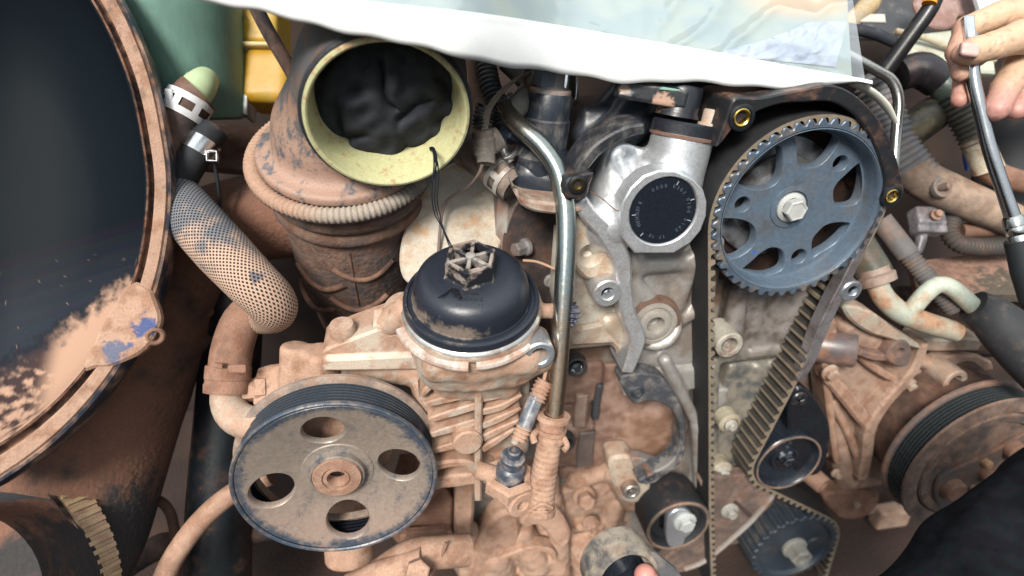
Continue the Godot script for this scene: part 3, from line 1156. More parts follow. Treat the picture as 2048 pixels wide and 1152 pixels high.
	for i in 37:
		var row := []
		for j in 161:
			var th := TAU * (j % 160) / 160.0
			var rr := R * 0.86 * i / 36.0
			var v2 := Vector2(cos(th), sin(th)) * rr
			var w1 := 34.0 * ns.get_noise_2d(v2.x + 40.0, v2.y + 15.0)
			var w2 := 40.0 * ns.get_noise_2d(v2.x * 0.8 + 400.0, v2.y * 0.8)
			var f1 := absf(sin((v2.x * 0.86 + v2.y * 0.3 + w1) / 28.0)) ** 0.7
			var f2 := absf(sin((v2.y * 0.9 - v2.x * 0.35 + w2) / 40.0 + 0.8)) ** 0.7
			var mix2 := smoothstep(-0.3, 0.3, ns.get_noise_2d(v2.x * 0.7 + 900.0, v2.y * 0.7))
			var lift := 36.0 * lerpf(f1, f2, mix2) + 22.0 * smoothstep(110.0, 10.0, v2.length()) - 20.0 * smoothstep(80.0, 130.0, rr)
			row.append(C + ab.x * v2.x + ab.y * v2.y - a * 84.0 + (a * 0.5 + Vector3(-0.1, 0.12, 0.5)) * lift)
		sheet.append(row)
	for i in 36:
		for j in 160:
			g.quad(sheet[i][j], sheet[i + 1][j], sheet[i + 1][j + 1], sheet[i][j + 1])
	var rag := thing("rag", "black cloth rag stuffed into the intake mouth", "rag", C - a * 120.0)
	put(g, "cloth", M.cloth, plain(Color(0.05, 0.054, 0.062), 0.3), rag, 6.0)
	for k in 3:
		g = G.new()
		var st := [q.call(860, 300, 55), P(866, 300, 138), P(868 + k * 4, 330, 140), P(864 + k * 6, 370, 150), P(864 + k * 5, 400, 146), P(870 + k * 5, 430, 124), P(884 + k, 455, 120), P(900 + k * 3, 497, 122)]
		tube(g, st, [1.2, 1.7, 1.3, 1.1, 0.9], 5)
		put(g, "thread", M.cloth, plain(Color(0.02, 0.024, 0.034)), rag, 20.0)
	g = G.new()
	tube(g, [q.call(860, 296, 55), P(868, 300, 138), P(873, 325, 142), P(868, 350, 148)], [2, 3.4, 3, 1], 8)
	put(g, "thread", M.cloth, plain(Color(0.018, 0.02, 0.028)), rag, 20.0)

	# stained heat shield behind the oil filter
	g = G.new()
	var hn := Vector3(0.15, 0.25, 0.95).normalized()
	var ho := P(930, 450, -120)
	var hb := frame(hn)
	var hp := []
	for k in [[838, 395], [870, 350], [905, 325], [945, 316], [985, 328], [1022, 350], [1036, 372], [1024, 430], [1005, 480], [985, 530], [960, 590], [900, 610], [825, 570], [803, 545], [800, 500], [815, 440]]:
		var p := on(k[0], k[1], ho, hn)
		hp.append(Vector2((p - ho).dot(hb.x), (p - ho).dot(hb.y)))
	prism(g, spl(hp, true, 5), -9, 0, 4, [], ho, hb)
	solo(g, "heat_shield", "cream stained sheet metal shield behind the black filter cap", "heat shield", M.cast, dusty(Color(0.56, 0.51, 0.42), Color(0.5, 0.31, 0.17), 0.32, 0.0, 0.5, 0.4, 0.3), 8.0)
	t = thing("rear_bracket", "dark brown upright bracket with a hex bolt behind the steel pipe", "bracket", P(1060, 520, -150))
	g = G.new()
	prism(g, poly2([1040, 396, 1120, 400, 1150, 520, 1150, 700, 1075, 700, 1040, 560, 1005, 500], -148, 4), -200, -148, 6)
	put(g, "plate", M.dust, dusty(Color(0.04, 0.034, 0.034), BROWN * 0.8, 0.42), t, 10.0)
	g = G.new()
	hexbolt(g, E(1052, 494, -142), Vector3(-0.75, -0.25, 0.6), 16, 34, 20)
	put(g, "bolt", M.cast, dusty(Color(0.2, 0.2, 0.2), BROWN, 0.35), t)
	g = G.new()
	hexbolt(g, E(1102, 562, -146), N, 13, 18, 17)
	put(g, "bolt", M.cast, dusty(Color(0.3, 0.3, 0.3), CLAY, 0.35), t)
	g = G.new()
	tube(g, pts3([1046, 521, -70, 1075, 524, -66, 1110, 538, -60]), 3, 8)
	solo(g, "copper_wire", "thin tan wire between the filter cap and the steel pipe", "wire", M.dust, plain(TAN))

# ---------- timing drive ----------
func belt_path(circles: Array) -> Array:      # circles: [centre, radius, +1 with the belt's teeth on it / -1 with its back on it]
	var n := circles.size()
	var runs := []
	for i in n:
		var a = circles[i]
		var b = circles[(i + 1) % n]
		var d: Vector2 = b[0] - a[0]
		var oa: float = a[1] * a[2]
		var ob: float = b[1] * b[2]
		var th := d.angle() - asin((oa - ob) / d.length())
		var l := Vector2(-sin(th), cos(th))
		runs.append([a[0] + l * oa, b[0] + l * ob])
	var out := []
	for i in n:
		var c = circles[i]
		var from: Vector2 = runs[posmod(i - 1, n)][1] - c[0]
		var to: Vector2 = runs[i][0] - c[0]
		var a0 := from.angle()
		var da := to.angle() - a0
		if c[2] > 0:
			da = -fposmod(-da, TAU)
		else:
			da = fposmod(da, TAU)
			if da > PI:
				da = 0.0
		var steps := maxi(2, int(absf(da) * c[1] / 4.0))
		for k in steps + 1:
			out.append(c[0] + Vector2.from_angle(a0 + da * k / steps) * c[1])
	out.append(out[0])
	return out

func wheel_outline(c: Vector2, r: float, depth: float, teeth: int, per := 8, turn := 0.0) -> Array:
	var out := []
	for i in teeth * per:
		var f := float(i % per) / per
		var e := clampf((absf(f - 0.5) - 0.2) / 0.12, 0.0, 1.0)
		out.append(c + Vector2.from_angle(TAU * i / (teeth * per) + turn) * (r - depth * e))
	return out

func cam_drive() -> void:
	var c0 := E2(1602, 427, 0)
	var R := sz(E(1602, 427, 0), 188.6)
	var blue := dusty(Color(0.125, 0.17, 0.225), Color(0.16, 0.155, 0.15), 0.3, 0.0, 0.45, 0.3, 0.3, 0.07)
	var t := thing("cam_pulley", "large blue steel toothed cam pulley with six windows", "pulley", en(c0, -34))
	var g := G.new()
	prism(g, wheel_outline(c0, R, 10.0, 46), -74, 2, 2.0, [circle2(c0, R * 0.9, 120)])
	put(g, "toothed_rim", M.painted, dusty(Color(0.09, 0.125, 0.17), Color(0.24, 0.2, 0.16), 0.28, 0.0, 0.4, 0.6, 0.3), t, 12.0)
	g = G.new()
	lathe(g, en(c0, 0), N, [R * 0.902, 2, R * 0.893, 2.5, R * 0.885, 0, R * 0.875, -5, R * 0.865, -30, R * 0.85, -37, R * 0.83, -38], 120)
	put(g, "rim_dish", M.painted, blue, t, 12.0)
	g = G.new()
	var wins := [
		[205, 465, 310, 370, 405, 292, 430, 330, 428, 420, 405, 480, 350, 515, 290, 520, 225, 505],
		[500, 235, 570, 212, 650, 205, 715, 225, 728, 262, 700, 315, 660, 365, 610, 400, 545, 405, 515, 380, 510, 300],
		[700, 540, 720, 490, 770, 440, 820, 395, 850, 385, 860, 430, 850, 520, 825, 585, 780, 605, 715, 600],
		[590, 790, 620, 745, 660, 710, 720, 695, 780, 700, 780, 725, 740, 770, 680, 820, 620, 855, 590, 870],
		[222, 945, 270, 900, 320, 855, 370, 828, 420, 835, 442, 870, 438, 925, 400, 955, 340, 968, 270, 960],
		[100, 690, 150, 675, 230, 685, 280, 715, 292, 760, 280, 810, 240, 850, 180, 880, 120, 870, 100, 800]]
	var holes := []
	for w in wins:
		var px := []
		for i in range(0, w.size(), 2):
			px.append(1400 + w[i] / 2.6175)
			px.append(180 + w[i + 1] / 2.618)
		holes.append(poly2(px, -38, 5))
	for q in [[1681, 327], [1485, 409], [1598, 513]]:
		holes.append(circle2(E2(q[0], q[1], -38), sz(E(q[0], q[1], -38), 15.5), 24))
	prism(g, circle2(c0, R * 0.855, 120), -62, -38, 2.0, holes)
	put(g, "disc", M.painted, spotted(blue, [[E(1509, 506, -38), 5.0, Color(0.03, 0.16, 0.6), 1.0]]), t, 9.0)
	g = G.new()
	lathe(g, en(c0, -38), N, [R * 0.24, -1, R * 0.235, 3, R * 0.19, 4, R * 0.183, -2, 0, -2], 48)
	put(g, "hub", M.painted, blue, t, 9.0)
	g = G.new()
	var ho := en(c0, -38)
	lathe(g, ho, N, [R * 0.165, 0, R * 0.165, 4, R * 0.155, 6, R * 0.12, 8], 40)
	lathe(g, ho + N * 6.0, N, [R * 0.125, 0, R * 0.125, 18, R * 0.11, 21, R * 0.1, 21, R * 0.095, 19, 0, 19], 6, true, 0.2)
	put(g, "bolt", M.cast, plain(Color(0.48, 0.49, 0.47), 0.15), t, 9.0, "grey flanged hex bolt")
	# what shows through the windows
	g = G.new()
	lathe(g, en(c0, -96), N, [0, 26, R * 0.3, 26, R * 0.34, 8, R * 0.5, 6, R * 0.52, 0, R * 0.7, -2, R * 0.72, -14], 64)
	solo(g, "camshaft_flange", "silver round flange glimpsed through the cam pulley's windows", "flange", M.alu, dusty(ALU * 0.6, MUD, 0.42, 0.0, 1.2, 0.3), 12.0)
	g = G.new()
	prism(g, circle2(c0, R * 1.16, 64), -150, -118, 4)
	solo(g, "inner_cover", "dark brown plate behind the cam pulley", "cover", M.plastic, dusty(Color(0.025, 0.02, 0.019), BROWN * 0.5, 0.35), 16.0)

	# the belt
	var hi := 4.0
	var ci := E2(1577.8, 926.6, hi)
	var ri := sz(E(1577.8, 926.6, hi), 71)
	var ck := E2(1592, 1100, 2)
	var rk := sz(E(1592, 1100, 2), 92)
	var ct := E2(1357, 1053, 10)
	var rt := sz(E(1357, 1053, 10), 68)
	var path := resample(belt_path([[c0, R, 1], [ci, ri + 7, -1], [ck, rk, 1], [E2(1520, 1330, 0), sz(E(1520, 1330, 0), 92), 1], [ct, rt + 7, -1]]), 3.3)
	var gb := G.new()
	var gt := G.new()
	var gr := G.new()
	var s := 0.0
	var pitch := TAU * R / 46.0
	var rows := []
	for i in path.size():
		var tdir: Vector2 = (path[(i + 1) % path.size()] - path[posmod(i - 1, path.size())]).normalized()
		var l := Vector2(-tdir.y, tdir.x)
		var f := fposmod(s / pitch, 1.0)
		var tooth := 10.0 * (1.0 - clampf((absf(f - 0.5) - 0.2) / 0.12, 0.0, 1.0))
		rows.append([path[i] + l * 7.0, path[i] - l * tooth, path[i] + l * 6.0, tooth])
		if i + 1 < path.size():
			s += path[i].distance_to(path[i + 1])
	var H0 := -90.0
	var H1 := -3.0
	for i in rows.size() - 1:
		var a = rows[i]
		var b = rows[i + 1]
		gb.g = 1
		gb.quad(en(a[0], H0), en(b[0], H0), en(b[0], H1), en(a[0], H1))
		var tip: bool = (a[3] + b[3]) > 17.0
		var gg := gt if tip else gr
		gg.g = 1 + i
		gg.quad(en(b[1], H0), en(a[1], H0), en(a[1], H1), en(b[1], H1))
		gt.g = 100002
		gt.quad(en(a[1], H1), en(a[2], H1), en(b[2], H1), en(b[1], H1))
		gb.g = 3
		gb.quad(en(a[2], H1), en(a[0], H1), en(b[0], H1), en(b[2], H1))
		gt.g = 100004
		gt.quad(en(a[2], H0), en(a[1], H0), en(b[1], H0), en(b[2], H0))
	t = thing("timing_belt", "black toothed timing belt running round the cam pulley and rollers", "belt", en(c0, -40))
	put(gb, "belt_back", M.rubber, dusty(Color(0.021, 0.022, 0.024), Color(0.06, 0.055, 0.05), 0.2, 0.0, 0.3, 0.3), t, 14.0)
	put(gt, "belt_teeth", M.rubber, dusty(Color(0.2, 0.165, 0.12), Color(0.3, 0.23, 0.165), 0.4, 0.0, 0.4, 0.4), t, 14.0, "dusty tan toothed side")

	put(gr, "belt_roots", M.rubber, dusty(Color(0.03, 0.027, 0.023), Color(0.1, 0.08, 0.06), 0.3), t, 14.0, "dark gaps between the teeth")

	# guide roller
	t = thing("guide_roller", "black guide roller with a hex bolt at the foot of the toothed belt run", "roller", en(ci, -40))
	g = G.new()
	lathe(g, en(ci, hi), N, [ri * 0.96, -100, ri * 0.98, -84, ri, -82, ri, -3, ri * 0.97, 0, ri * 0.9, 0, ri * 0.86, -5, ri * 0.8, -26, ri * 0.5, -34, ri * 0.44, -30, ri * 0.4, -16, ri * 0.3, -16], 72)
	put(g, "roller", M.gloss, dusty(Color(0.016, 0.02, 0.028), BROWN, -0.05, 0.2, 0.3, 0.3), t, 9.0)
	g = G.new()
	lathe(g, en(ci, hi), N, [ri * 0.98, -2, ri * 0.97, 1.5, ri * 0.93, 1.8, ri * 0.905, -1], 72)
	put(g, "worn_edge", M.rubber, dusty(Color(0.1, 0.09, 0.08), TAN * 0.6, 0.5), t, 9.0)
	g = G.new()
	lathe(g, en(ci, hi - 17), N, [ri * 0.31, -2, ri * 0.31, 4, ri * 0.26, 8, 0, 8], 32)
	lathe(g, en(ci, hi - 10), N, [ri * 0.2, 0, ri * 0.2, 12, ri * 0.17, 14, ri * 0.13, 14, ri * 0.12, 8, 0, 8], 6, true)
	put(g, "bolt", M.steel, plain(Color(0.3, 0.32, 0.35)), t)
	g = G.new()
	prism(g, poly2([1578, 850, 1582, 800, 1600, 774, 1634, 798, 1660, 846, 1660, 900, 1636, 950, 1590, 940], -16, 5), -50, -16, 6)
	put(g, "shroud", M.gloss, dusty(Color(0.014, 0.016, 0.02), BROWN, -0.05), t, 9.0, "glossy black shroud behind the roller")
	g = G.new()
	boss(g, E(1600, 800, -12), N, 22, 9, 30)
	put(g, "shroud_eye", M.gloss, dusty(Color(0.02, 0.022, 0.026), TAN, 0.15), t)
	g = G.new()
	hexbolt(g, E(1600, 800, -18), N, 10, 12)
	put(g, "bolt", M.steel, plain(Color(0.5, 0.5, 0.5)), t)

	# crank sprocket
	t = thing("crank_sprocket", "dark toothed crank sprocket with a square headed bolt, bottom of the belt", "sprocket", en(ck, -40))
	g = G.new()
	prism(g, wheel_outline(ck, rk, 9.0, 30), -90, 0, 3.0, [circle2(ck, rk * 0.82, 64)])
	put(g, "toothed_rim", M.painted, dusty(Color(0.05, 0.065, 0.085), Color(0.14, 0.12, 0.1), 0.3), t, 12.0)
	g = G.new()
	prism(g, circle2(ck, rk * 0.84, 64), -40, -10, 2, [circle2(E2(1625, 1078, -10), 16, 20, 0.5, 0.5)])
	lathe(g, en(ck, -10), N, [rk * 0.82, 6, rk * 0.8, 2, rk * 0.78, 0], 64)
	put(g, "disc", M.painted, dusty(Color(0.05, 0.07, 0.095), Color(0.12, 0.11, 0.1), 0.3), t, 12.0)
	g = G.new()
	lathe(g, en(ck, -10), N, [rk * 0.28, 0, rk * 0.28, 8, rk * 0.24, 11, 0, 11], 32)
	lathe(g, en(ck, 0), N, [rk * 0.24, 0, rk * 0.24, 34, rk * 0.2, 38, rk * 0.12, 38, rk * 0.1, 34, 0, 34], 6, true, 0.1)
	put(g, "bolt", M.cast, dusty(Color(0.4, 0.39, 0.34), CLAY, 0.25), t)

	# tensioner
	t = thing("tensioner_roller", "black tensioner roller with silver cam plate and red ring", "roller", en(ct, -40))
	g = G.new()
	lathe(g, en(ct, 10), N, [rt * 0.95, -112, rt * 0.99, -96, rt, -94, rt, -4, rt * 0.96, 0, rt * 0.84, 0, rt * 0.8, -4, rt * 0.76, -24, rt * 0.5, -26], 72)
	put(g, "roller", M.rubber, dusty(Color(0.019, 0.02, 0.024), BROWN, -0.05, 0.2), t, 9.0)
	g = G.new()
	lathe(g, en(ct, 11), N, [rt * 0.98, -2, rt * 0.95, 1.5, rt * 0.9, 1.5, rt * 0.88, -1], 72)
	put(g, "worn_edge", M.rubber, dusty(Color(0.12, 0.1, 0.08), TAN * 0.7, 0.5), t, 9.0)
	g = G.new()
	lathe(g, en(ct, -8), N, [rt * 0.76, -16, rt * 0.75, -9, rt * 0.63, -8, rt * 0.6, -14], 64)
	put(g, "red_ring", M.plastic, dusty(Color(0.42, 0.09, 0.045), MUD, 0.25), t)
	g = G.new()
	var tp := [E2(1334, 1052, 14), E2(1338, 1034, 14), E2(1352, 1022, 14), E2(1372, 1021, 14), E2(1386, 1032, 14), E2(1391, 1048, 14), E2(1385, 1066, 14), E2(1372, 1078, 14), E2(1366, 1092, 14), E2(1342, 1096, 14), E2(1334, 1078, 14)]
	prism(g, spl(tp, true, 4), -6, 12, 3)
	put(g, "cam_plate", M.alu, plain(Color(0.62, 0.64, 0.68), 0.1), t, 9.0)
	g = G.new()
	hexbolt(g, E(1370, 1044, 14), N, rt * 0.24, 20, rt * 0.34)
	put(g, "bolt", M.cast, plain(Color(0.5, 0.52, 0.5)), t)

	# back cover band round the cam pulley
	t = thing("belt_cover", "black plastic timing cover arching over the cam pulley", "cover", E(1640, 190, -60))
	g = G.new()
	var band := [1433, 292, 1452, 240, 1461, 212, 1475, 196, 1520, 196, 1560, 188, 1610, 178, 1662, 170, 1705, 186, 1745, 222, 1775, 268, 1795, 320, 1808, 372, 1806, 396, 1790, 410, 1772, 412, 1766, 396, 1770, 360, 1758, 312, 1736, 264, 1704, 226, 1664, 204, 1610, 204, 1560, 208, 1510, 226, 1470, 254, 1446, 284]
	prism(g, poly2(band, 8, 4), -120, 8, 3)
	put(g, "cover", M.plastic, dusty(Color(0.02, 0.021, 0.024), CLAY * 0.7, 0.16, 0.12, 0.5, 0.5), t, 8.0)
	for q in [[1483, 235, 17], [1783, 392, 15]]:
		g = G.new()
		lathe(g, E(q[0], q[1], 9), N, [q[2] + 8, -4, q[2] + 8, 3, q[2] + 4, 5, q[2] + 1, 5, q[2], 2], 32)
		put(g, "insert_boss", M.plastic, plain(BLACK), t)
		g = G.new()
		lathe(g, E(q[0], q[1], 13), N, [q[2], -4, q[2], 2, q[2] - 2, 3, q[2] - 5, 1, q[2] - 7, -9, 0, -11], 32)
		put(g, "brass_insert", M.brass, plain(Color(0.83, 0.6, 0.16), 0.05), t)
	# lower metal edge of the cover at the right of the belt
	g = G.new()
	prism(g, strip([1768, 412, 1748, 452, 1722, 504, 1692, 566, 1664, 622, 1640, 676, 1622, 724, 1600, 764], [12, 18, 20, 24, 26, 22, 16], 2, 4), -30, 2, 2)
	put(g, "edge_strip", M.alu, dusty(Color(0.42, 0.4, 0.42), BROWN, 0.3), t, 8.0, "thin grey edge strip")
	g = G.new()
	prism(g, circle2(E2(1704, 584, 6), 26, 32), -30, 6, 3, [circle2(E2(1706, 582, 6), 10, 20)])
	put(g, "edge_eye", M.alu, dusty(Color(0.4, 0.43, 0.48), BROWN, 0.2), t)
	g = G.new()
	lathe(g, E(1705, 582, -2), N, [10, 6, 8, -10, 0, -10], 20)
	put(g, "eye_bore", M.steel, plain(Color(0.5, 0.52, 0.55)), t)

# ---------- aluminium housing with the black disc and the sensor on top ----------
func sensor_housing() -> void:
	var h := 34.0
	var c := E(1328, 424, h)
	var r := sz(c, 84)
	var k := Vector3(0.16, 0.93, 0.33).normalized()
	var top := P(1368, 258, 20)
	var t := thing("sensor_housing", "bright cast aluminium housing with a round black disc", "housing", E(1328, 424, -60))
	var s := Sdf.new()
	s.cyl(c - N * 170.0, c - N * 16.0, r * 0.95, 8.0)
	s.cyl(top - k * 190.0, top - k * 10.0, sz(top, 62), 4.0, 20.0)
	s.cap(c - N * 80.0, top - k * 120.0, r * 0.8, sz(top, 56), 20.0)
	s.cap(P(1248, 336, 4), P(1218, 440, -26), 52, 64, 26.0)
	s.cap(P(1215, 440, -40), c - N * 90.0, 60, 70, 26.0)
	s.cap(P(1200, 470, -70), P(1230, 520, -80), 38, 34, 20.0)
	s.cap(P(1262, 318, 36), P(1275, 352, 26), 30, 26, 30.0, true)
	s.cyl(P(1260, 290, -20) - k * 10.0, P(1262, 280, -20) + k * 50.0, 26, 2, 6, true)
	var g := G.new()
	s.mesh(4.0, g)
	var al := dusty(Color(0.8, 0.82, 0.84), Color(0.48, 0.41, 0.34), 0.08, 0.0, 0.5, 0.35, 0.3, 0.08)
	put(g, "body", M.alu, al, t, 7.0)
	g = G.new()
	var oct := [1242, 434, 1244, 406, 1262, 376, 1288, 352, 1318, 341, 1352, 342, 1386, 358, 1407, 380, 1414, 404, 1413, 432, 1402, 462, 1382, 486, 1348, 507, 1270, 507, 1246, 478]
	prism(g, poly2(oct, h, 0), h - 44, h, 3, [circle2(E2(1328, 424, h), sz(c, 71), 64)])
	put(g, "ring", M.alu, dusty(Color(0.78, 0.8, 0.82), Color(0.48, 0.41, 0.34), 0.08), t, 7.0)
	g = G.new()
	lathe(g, c, N, [sz(c, 70.5), -8, sz(c, 69), -3, 0, -3], 64)
	var disc := put(g, "black_disc", M.gloss, plain(Color(0.014, 0.018, 0.026), 0.1), t, 12.0)
	var f := SystemFont.new()
	f.font_names = PackedStringArray(["Droid Sans"])
	var words := [["0000 0303 0100 0140", 2.1, -0.9, 0.78], ["VIE1F3L57 8", 3.65, 2.75, 0.8], ["17 18", 4.85, 4.3, 0.8]]
	var ink := StandardMaterial3D.new()
	ink.resource_name = "faint_print"
	ink.albedo_color = Color(0.3, 0.33, 0.38)
	ink.roughness = 0.6
	var glyphs := {}
	for w in words:
		var txt: String = w[0]
		for i in txt.length():
			if txt[i] == " ":
				continue
			if not glyphs.has(txt[i]):
				var tm := TextMesh.new()
				tm.font = f
				tm.text = txt[i]
				tm.font_size = 16
				tm.pixel_size = 0.55 * U
				tm.depth = 0.6 * U
				tm.curve_step = 2.0
				tm.material = ink
				glyphs[txt[i]] = tm
			var th: float = lerpf(w[1], w[2], float(i) / (txt.length() - 1))
			var mi := MeshInstance3D.new()
			mi.name = "letter"
			mi.mesh = glyphs[txt[i]]
			var dv := EX * cos(th) + EY * sin(th)
			var at: Vector3 = c + dv * sz(c, 69) * w[3] - N * 2.6
			mi.transform = Transform3D(BAS * Basis(EX * sin(th) - EY * cos(th), dv, N), BAS * (at - origin_of[t]) * U)
			disc.add_child(mi, true)
	for th in [1.2, 0.35, 3.2, 4.0, 5.9]:
		g = G.new()
		var dv2 := EX * cos(th) + EY * sin(th)
		tube(g, [c + dv2 * sz(c, 58) - N * 2.4, c + dv2 * sz(c, 66) - N * 2.4], 1.0, 5, true, 0.0, 1.0, false)
		put(g, "tick", M.panel, plain(Color(0.35, 0.37, 0.4)), disc, 30.0)
	g = G.new()
	tube(g, [E(1178, 382, 2), E(1205, 398, 10), E(1228, 418, 14), E(1243, 425, 18)], 1.2, 5)
	put(g, "parting_line", M.dust, plain(BROWN), t)
	g = G.new()
	lathe(g, top, k, [sz(top, 66), -16, sz(top, 66), -11, sz(top, 64), -10], 48)
	put(g, "gasket", M.dust, plain(BROWN), t)

	t = thing("position_sensor", "black plug-in sensor on the aluminium housing with dusty connector", "sensor", top)
	var kb := frame(k)
	g = G.new()
	var fl := []
	for q in circle2(Vector2(-8, 0), sz(top, 62), 28):
		fl.append(q)
	fl = []
	for i in 40:
		var a := TAU * i / 40
		fl.append(Vector2(cos(a) * sz(top, 70) + 4.0, sin(a) * sz(top, 50)))
	prism(g, fl, -10, 14, 4, [], top, kb)
	put(g, "flange", M.plastic, dusty(Color(0.016, 0.018, 0.024), CLAY, 0.06), t, 8.0)
	g = G.new()
	var sc := P(1352, 232, 26)
	lathe(g, sc, k, [44, 0, 42, 6, 40, 10, 40, 52, 36, 58, 0, 58], 40)
	put(g, "stem", M.plastic, spotted(dusty(Color(0.016, 0.018, 0.024), TAN, 0.1), [[sc - kb.x * 38.0 + k * 22.0 + Vector3(0, 0, 10), 20.0, TAN * 0.9, 0.9]]), t, 6.0)
	g = G.new()
	var sd := Sdf.new()
	var cbn := Basis(Vector3(0.985, -0.14, 0.1).normalized(), k, Vector3.ZERO)
	cbn.x = (cbn.x - k * k.dot(cbn.x)).normalized()
	cbn.z = cbn.x.cross(k)
	var cc := P(1304, 188, 48)
	sd.box(cc, cbn, Vector3(66, 18, 24), 5)
	sd.box(cc + cbn.x * 8.0 + k * 16.0 + cbn.z * 2.0, cbn, Vector3(46, 7, 16), 3)
	sd.box(cc - cbn.x * 66.0 + k * 6.0, cbn, Vector3(7, 22, 20), 3)
	sd.box(cc - cbn.x * 50.0 - k * 12.0 + cbn.z * 14.0, cbn, Vector3(14, 5, 12), 2)
	sd.mesh(3.2, g)
	put(g, "connector", M.plastic, spotted(dusty(Color(0.015, 0.017, 0.021), CLAY, 0.04), [[cc + cbn.z * 24.0 - k * 20.0 + cbn.x * 20.0, 22.0, TAN, 0.9], [cc - cbn.x * 56.0 + cbn.z * 22.0, 12.0, TAN * 0.9, 0.9], [cc + k * 22.0 - cbn.x * 14.0 + cbn.z * 10.0, 16.0, CLAY * 1.1, 0.7]]), t, 5.0)
	g = G.new()
	prism(g, [Vector2(-26, -8), Vector2(26, -8), Vector2(26, 10), Vector2(-14, 10)], 0, 3, 1, [], P(1345, 178, 72), frame(Vector3(0.1, 0.75, 0.65)))
	put(g, "latch", M.translucent, plain(Color(0.3, 0.5, 0.42)), t, 9.0, "pale green latch")
	g = G.new()
	var bo := P(1420, 254, 30)
	lathe(g, bo, k, [27, -2, 27, 5, 25, 7, 20, 7, 20, 30, 18, 33, 12, 33, 11, 27, 0, 27], 32)
	put(g, "bolt", M.cast, dusty(Color(0.5, 0.45, 0.38), TAN * 1.1, 0.45, 0.2), t, 6.0, "round headed dusty bolt")

# ---------- black plastic valve cover behind ----------
func valve_cover() -> void:
	var t := thing("valve_cover", "black plastic valve cover with curved breather ducts", "cover", P(1260, 300, -100))
	var s := Sdf.new()
	s.cap(P(1145, 405, -60), P(1195, 310, -35), 36, 42, 14)
	s.cap(P(1195, 310, -35), P(1265, 235, -60), 42, 46, 14)
	s.cap(P(1265, 235, -60), P(1330, 200, -110), 46, 46, 14)
	s.cap(P(1170, 270, -70), P(1260, 180, -90), 30, 40, 14)
	s.cap(P(1420, 190, -90), P(1300, 170, -110), 50, 50, 14)
	s.box(P(1300, 330, -190), Basis(EX, EY, N), Vector3(190, 150, 70), 16, 14)
	s.cyl(P(1440, 240, -60), P(1440, 215, -20), 34, 6, 8)
	var g := G.new()
	s.mesh(5.5, g)
	put(g, "cover", M.plastic, dusty(Color(0.03, 0.036, 0.047), GREY * 0.6, 0.12, 0.12), t, 9.0)
	g = G.new()
	prism(g, strip([1148, 376, 1166, 338, 1192, 304, 1228, 278, 1262, 263, 1290, 258], [20, 24, 25, 24, 20], 12, 5), -70, 12, 4)
	put(g, "curved_flange", M.plastic, dusty(Color(0.024, 0.026, 0.032), GREY * 0.7, 0.2, 0.1), t, 7.0)
	g = G.new()
	tube(g, pts3([1155, 355, -20, 1185, 300, 0, 1225, 255, 0, 1255, 236, -12]), 2.0, 6)
	put(g, "seam", M.plastic, plain(Color(0.08, 0.085, 0.09)), t)
	g = G.new()
	var ep := [1132, 362, 1160, 350, 1188, 346, 1180, 372, 1172, 398, 1146, 400, 1128, 392]
	prism(g, poly2(ep, 30, 2), -40, 30, 4)
	put(g, "corner_lug", M.plastic, dusty(Color(0.02, 0.022, 0.026), CLAY * 0.6, 0.25), t, 7.0)
	g = G.new()
	lathe(g, E(1155, 369, 31), N, [18, -3, 18, 2, 13, 4, 12, 2], 28)
	put(g, "insert_boss", M.plastic, plain(BLACK), t)
	g = G.new()
	lathe(g, E(1155, 369, 33), N, [12.5, -4, 12.5, 2, 9, 2, 7, -7, 0, -9], 28)
	put(g, "brass_insert", M.brass, plain(Color(0.8, 0.6, 0.18)), t)
	# filler pillar
	t = thing("oil_separator", "black round pillar with a hex union beside the bent steel pipe", "oil separator", P(1090, 330, -40))
	var k := Vector3(0.1, 0.9, 0.42).normalized()
	var o := P(1082, 330, -30)
	g = G.new()
	lathe(g, o, k, [60, -40, 60, 20, 50, 34, 47, 40, 47, 92, 44, 96, 44, 140, 40, 146, 0, 146], 48)
	s = Sdf.new()
	s.cap(P(1060, 350, -20), P(1130, 370, -20), 40, 42, 14)
	s.cap(P(1060, 330, -40), P(1075, 300, -40), 44, 50, 14)
	s.box(P(1100, 385, -34), frame(Vector3(0, 0.15, 1)), Vector3(66, 22, 40), 12, 14)
	s.mesh(5.0, g)
	put(g, "pillar", M.plastic, dusty(Color(0.022, 0.028, 0.04), Color(0.24, 0.22, 0.2), 0.15, 0.3, 0.3, 0.5), t, 7.0)
	g = G.new()
	lathe(g, o + k * 144.0, k, [42, 0, 42, 5, 38, 8, 30, 8, 26, 14, 26, 40], 40)
	put(g, "collar", M.cast, dusty(Color(0.3, 0.3, 0.3), TAN * 0.8, 0.5), t, 7.0)
	g = G.new()
	lathe(g, o + k * 154.0 - Vector3(8, 0, -6), k, [25, 0, 25, 26, 22, 30, 0, 30], 6, true)
	lathe(g, o + k * 180.0 - Vector3(8, 0, -6), k, [20, 0, 20, 40, 0, 40], 24)
	put(g, "hex_union", M.cast, dusty(Color(0.16, 0.19, 0.24), GREY, 0.3), t, 7.0)
	g = G.new()
	tube(g, pts3([1138, 205, -50, 1140, 170, -60, 1140, 120, -90]), 19, 18)
	put(g, "steel_riser", M.steel, plain(Color(0.72, 0.76, 0.78)), t)
	g = G.new()
	prism(g, poly2([1028, 372, 1040, 392, 1070, 402, 1130, 408, 1160, 412, 1165, 424, 1120, 430, 1070, 424, 1040, 408], 8, 4), -60, 8, 5)
	solo(g, "cover_gasket_rail", "dusty tan aluminium rail under the black pillar", "rail", M.cast, dusty(Color(0.52, 0.46, 0.38), CLAY, 0.5), 7.0)

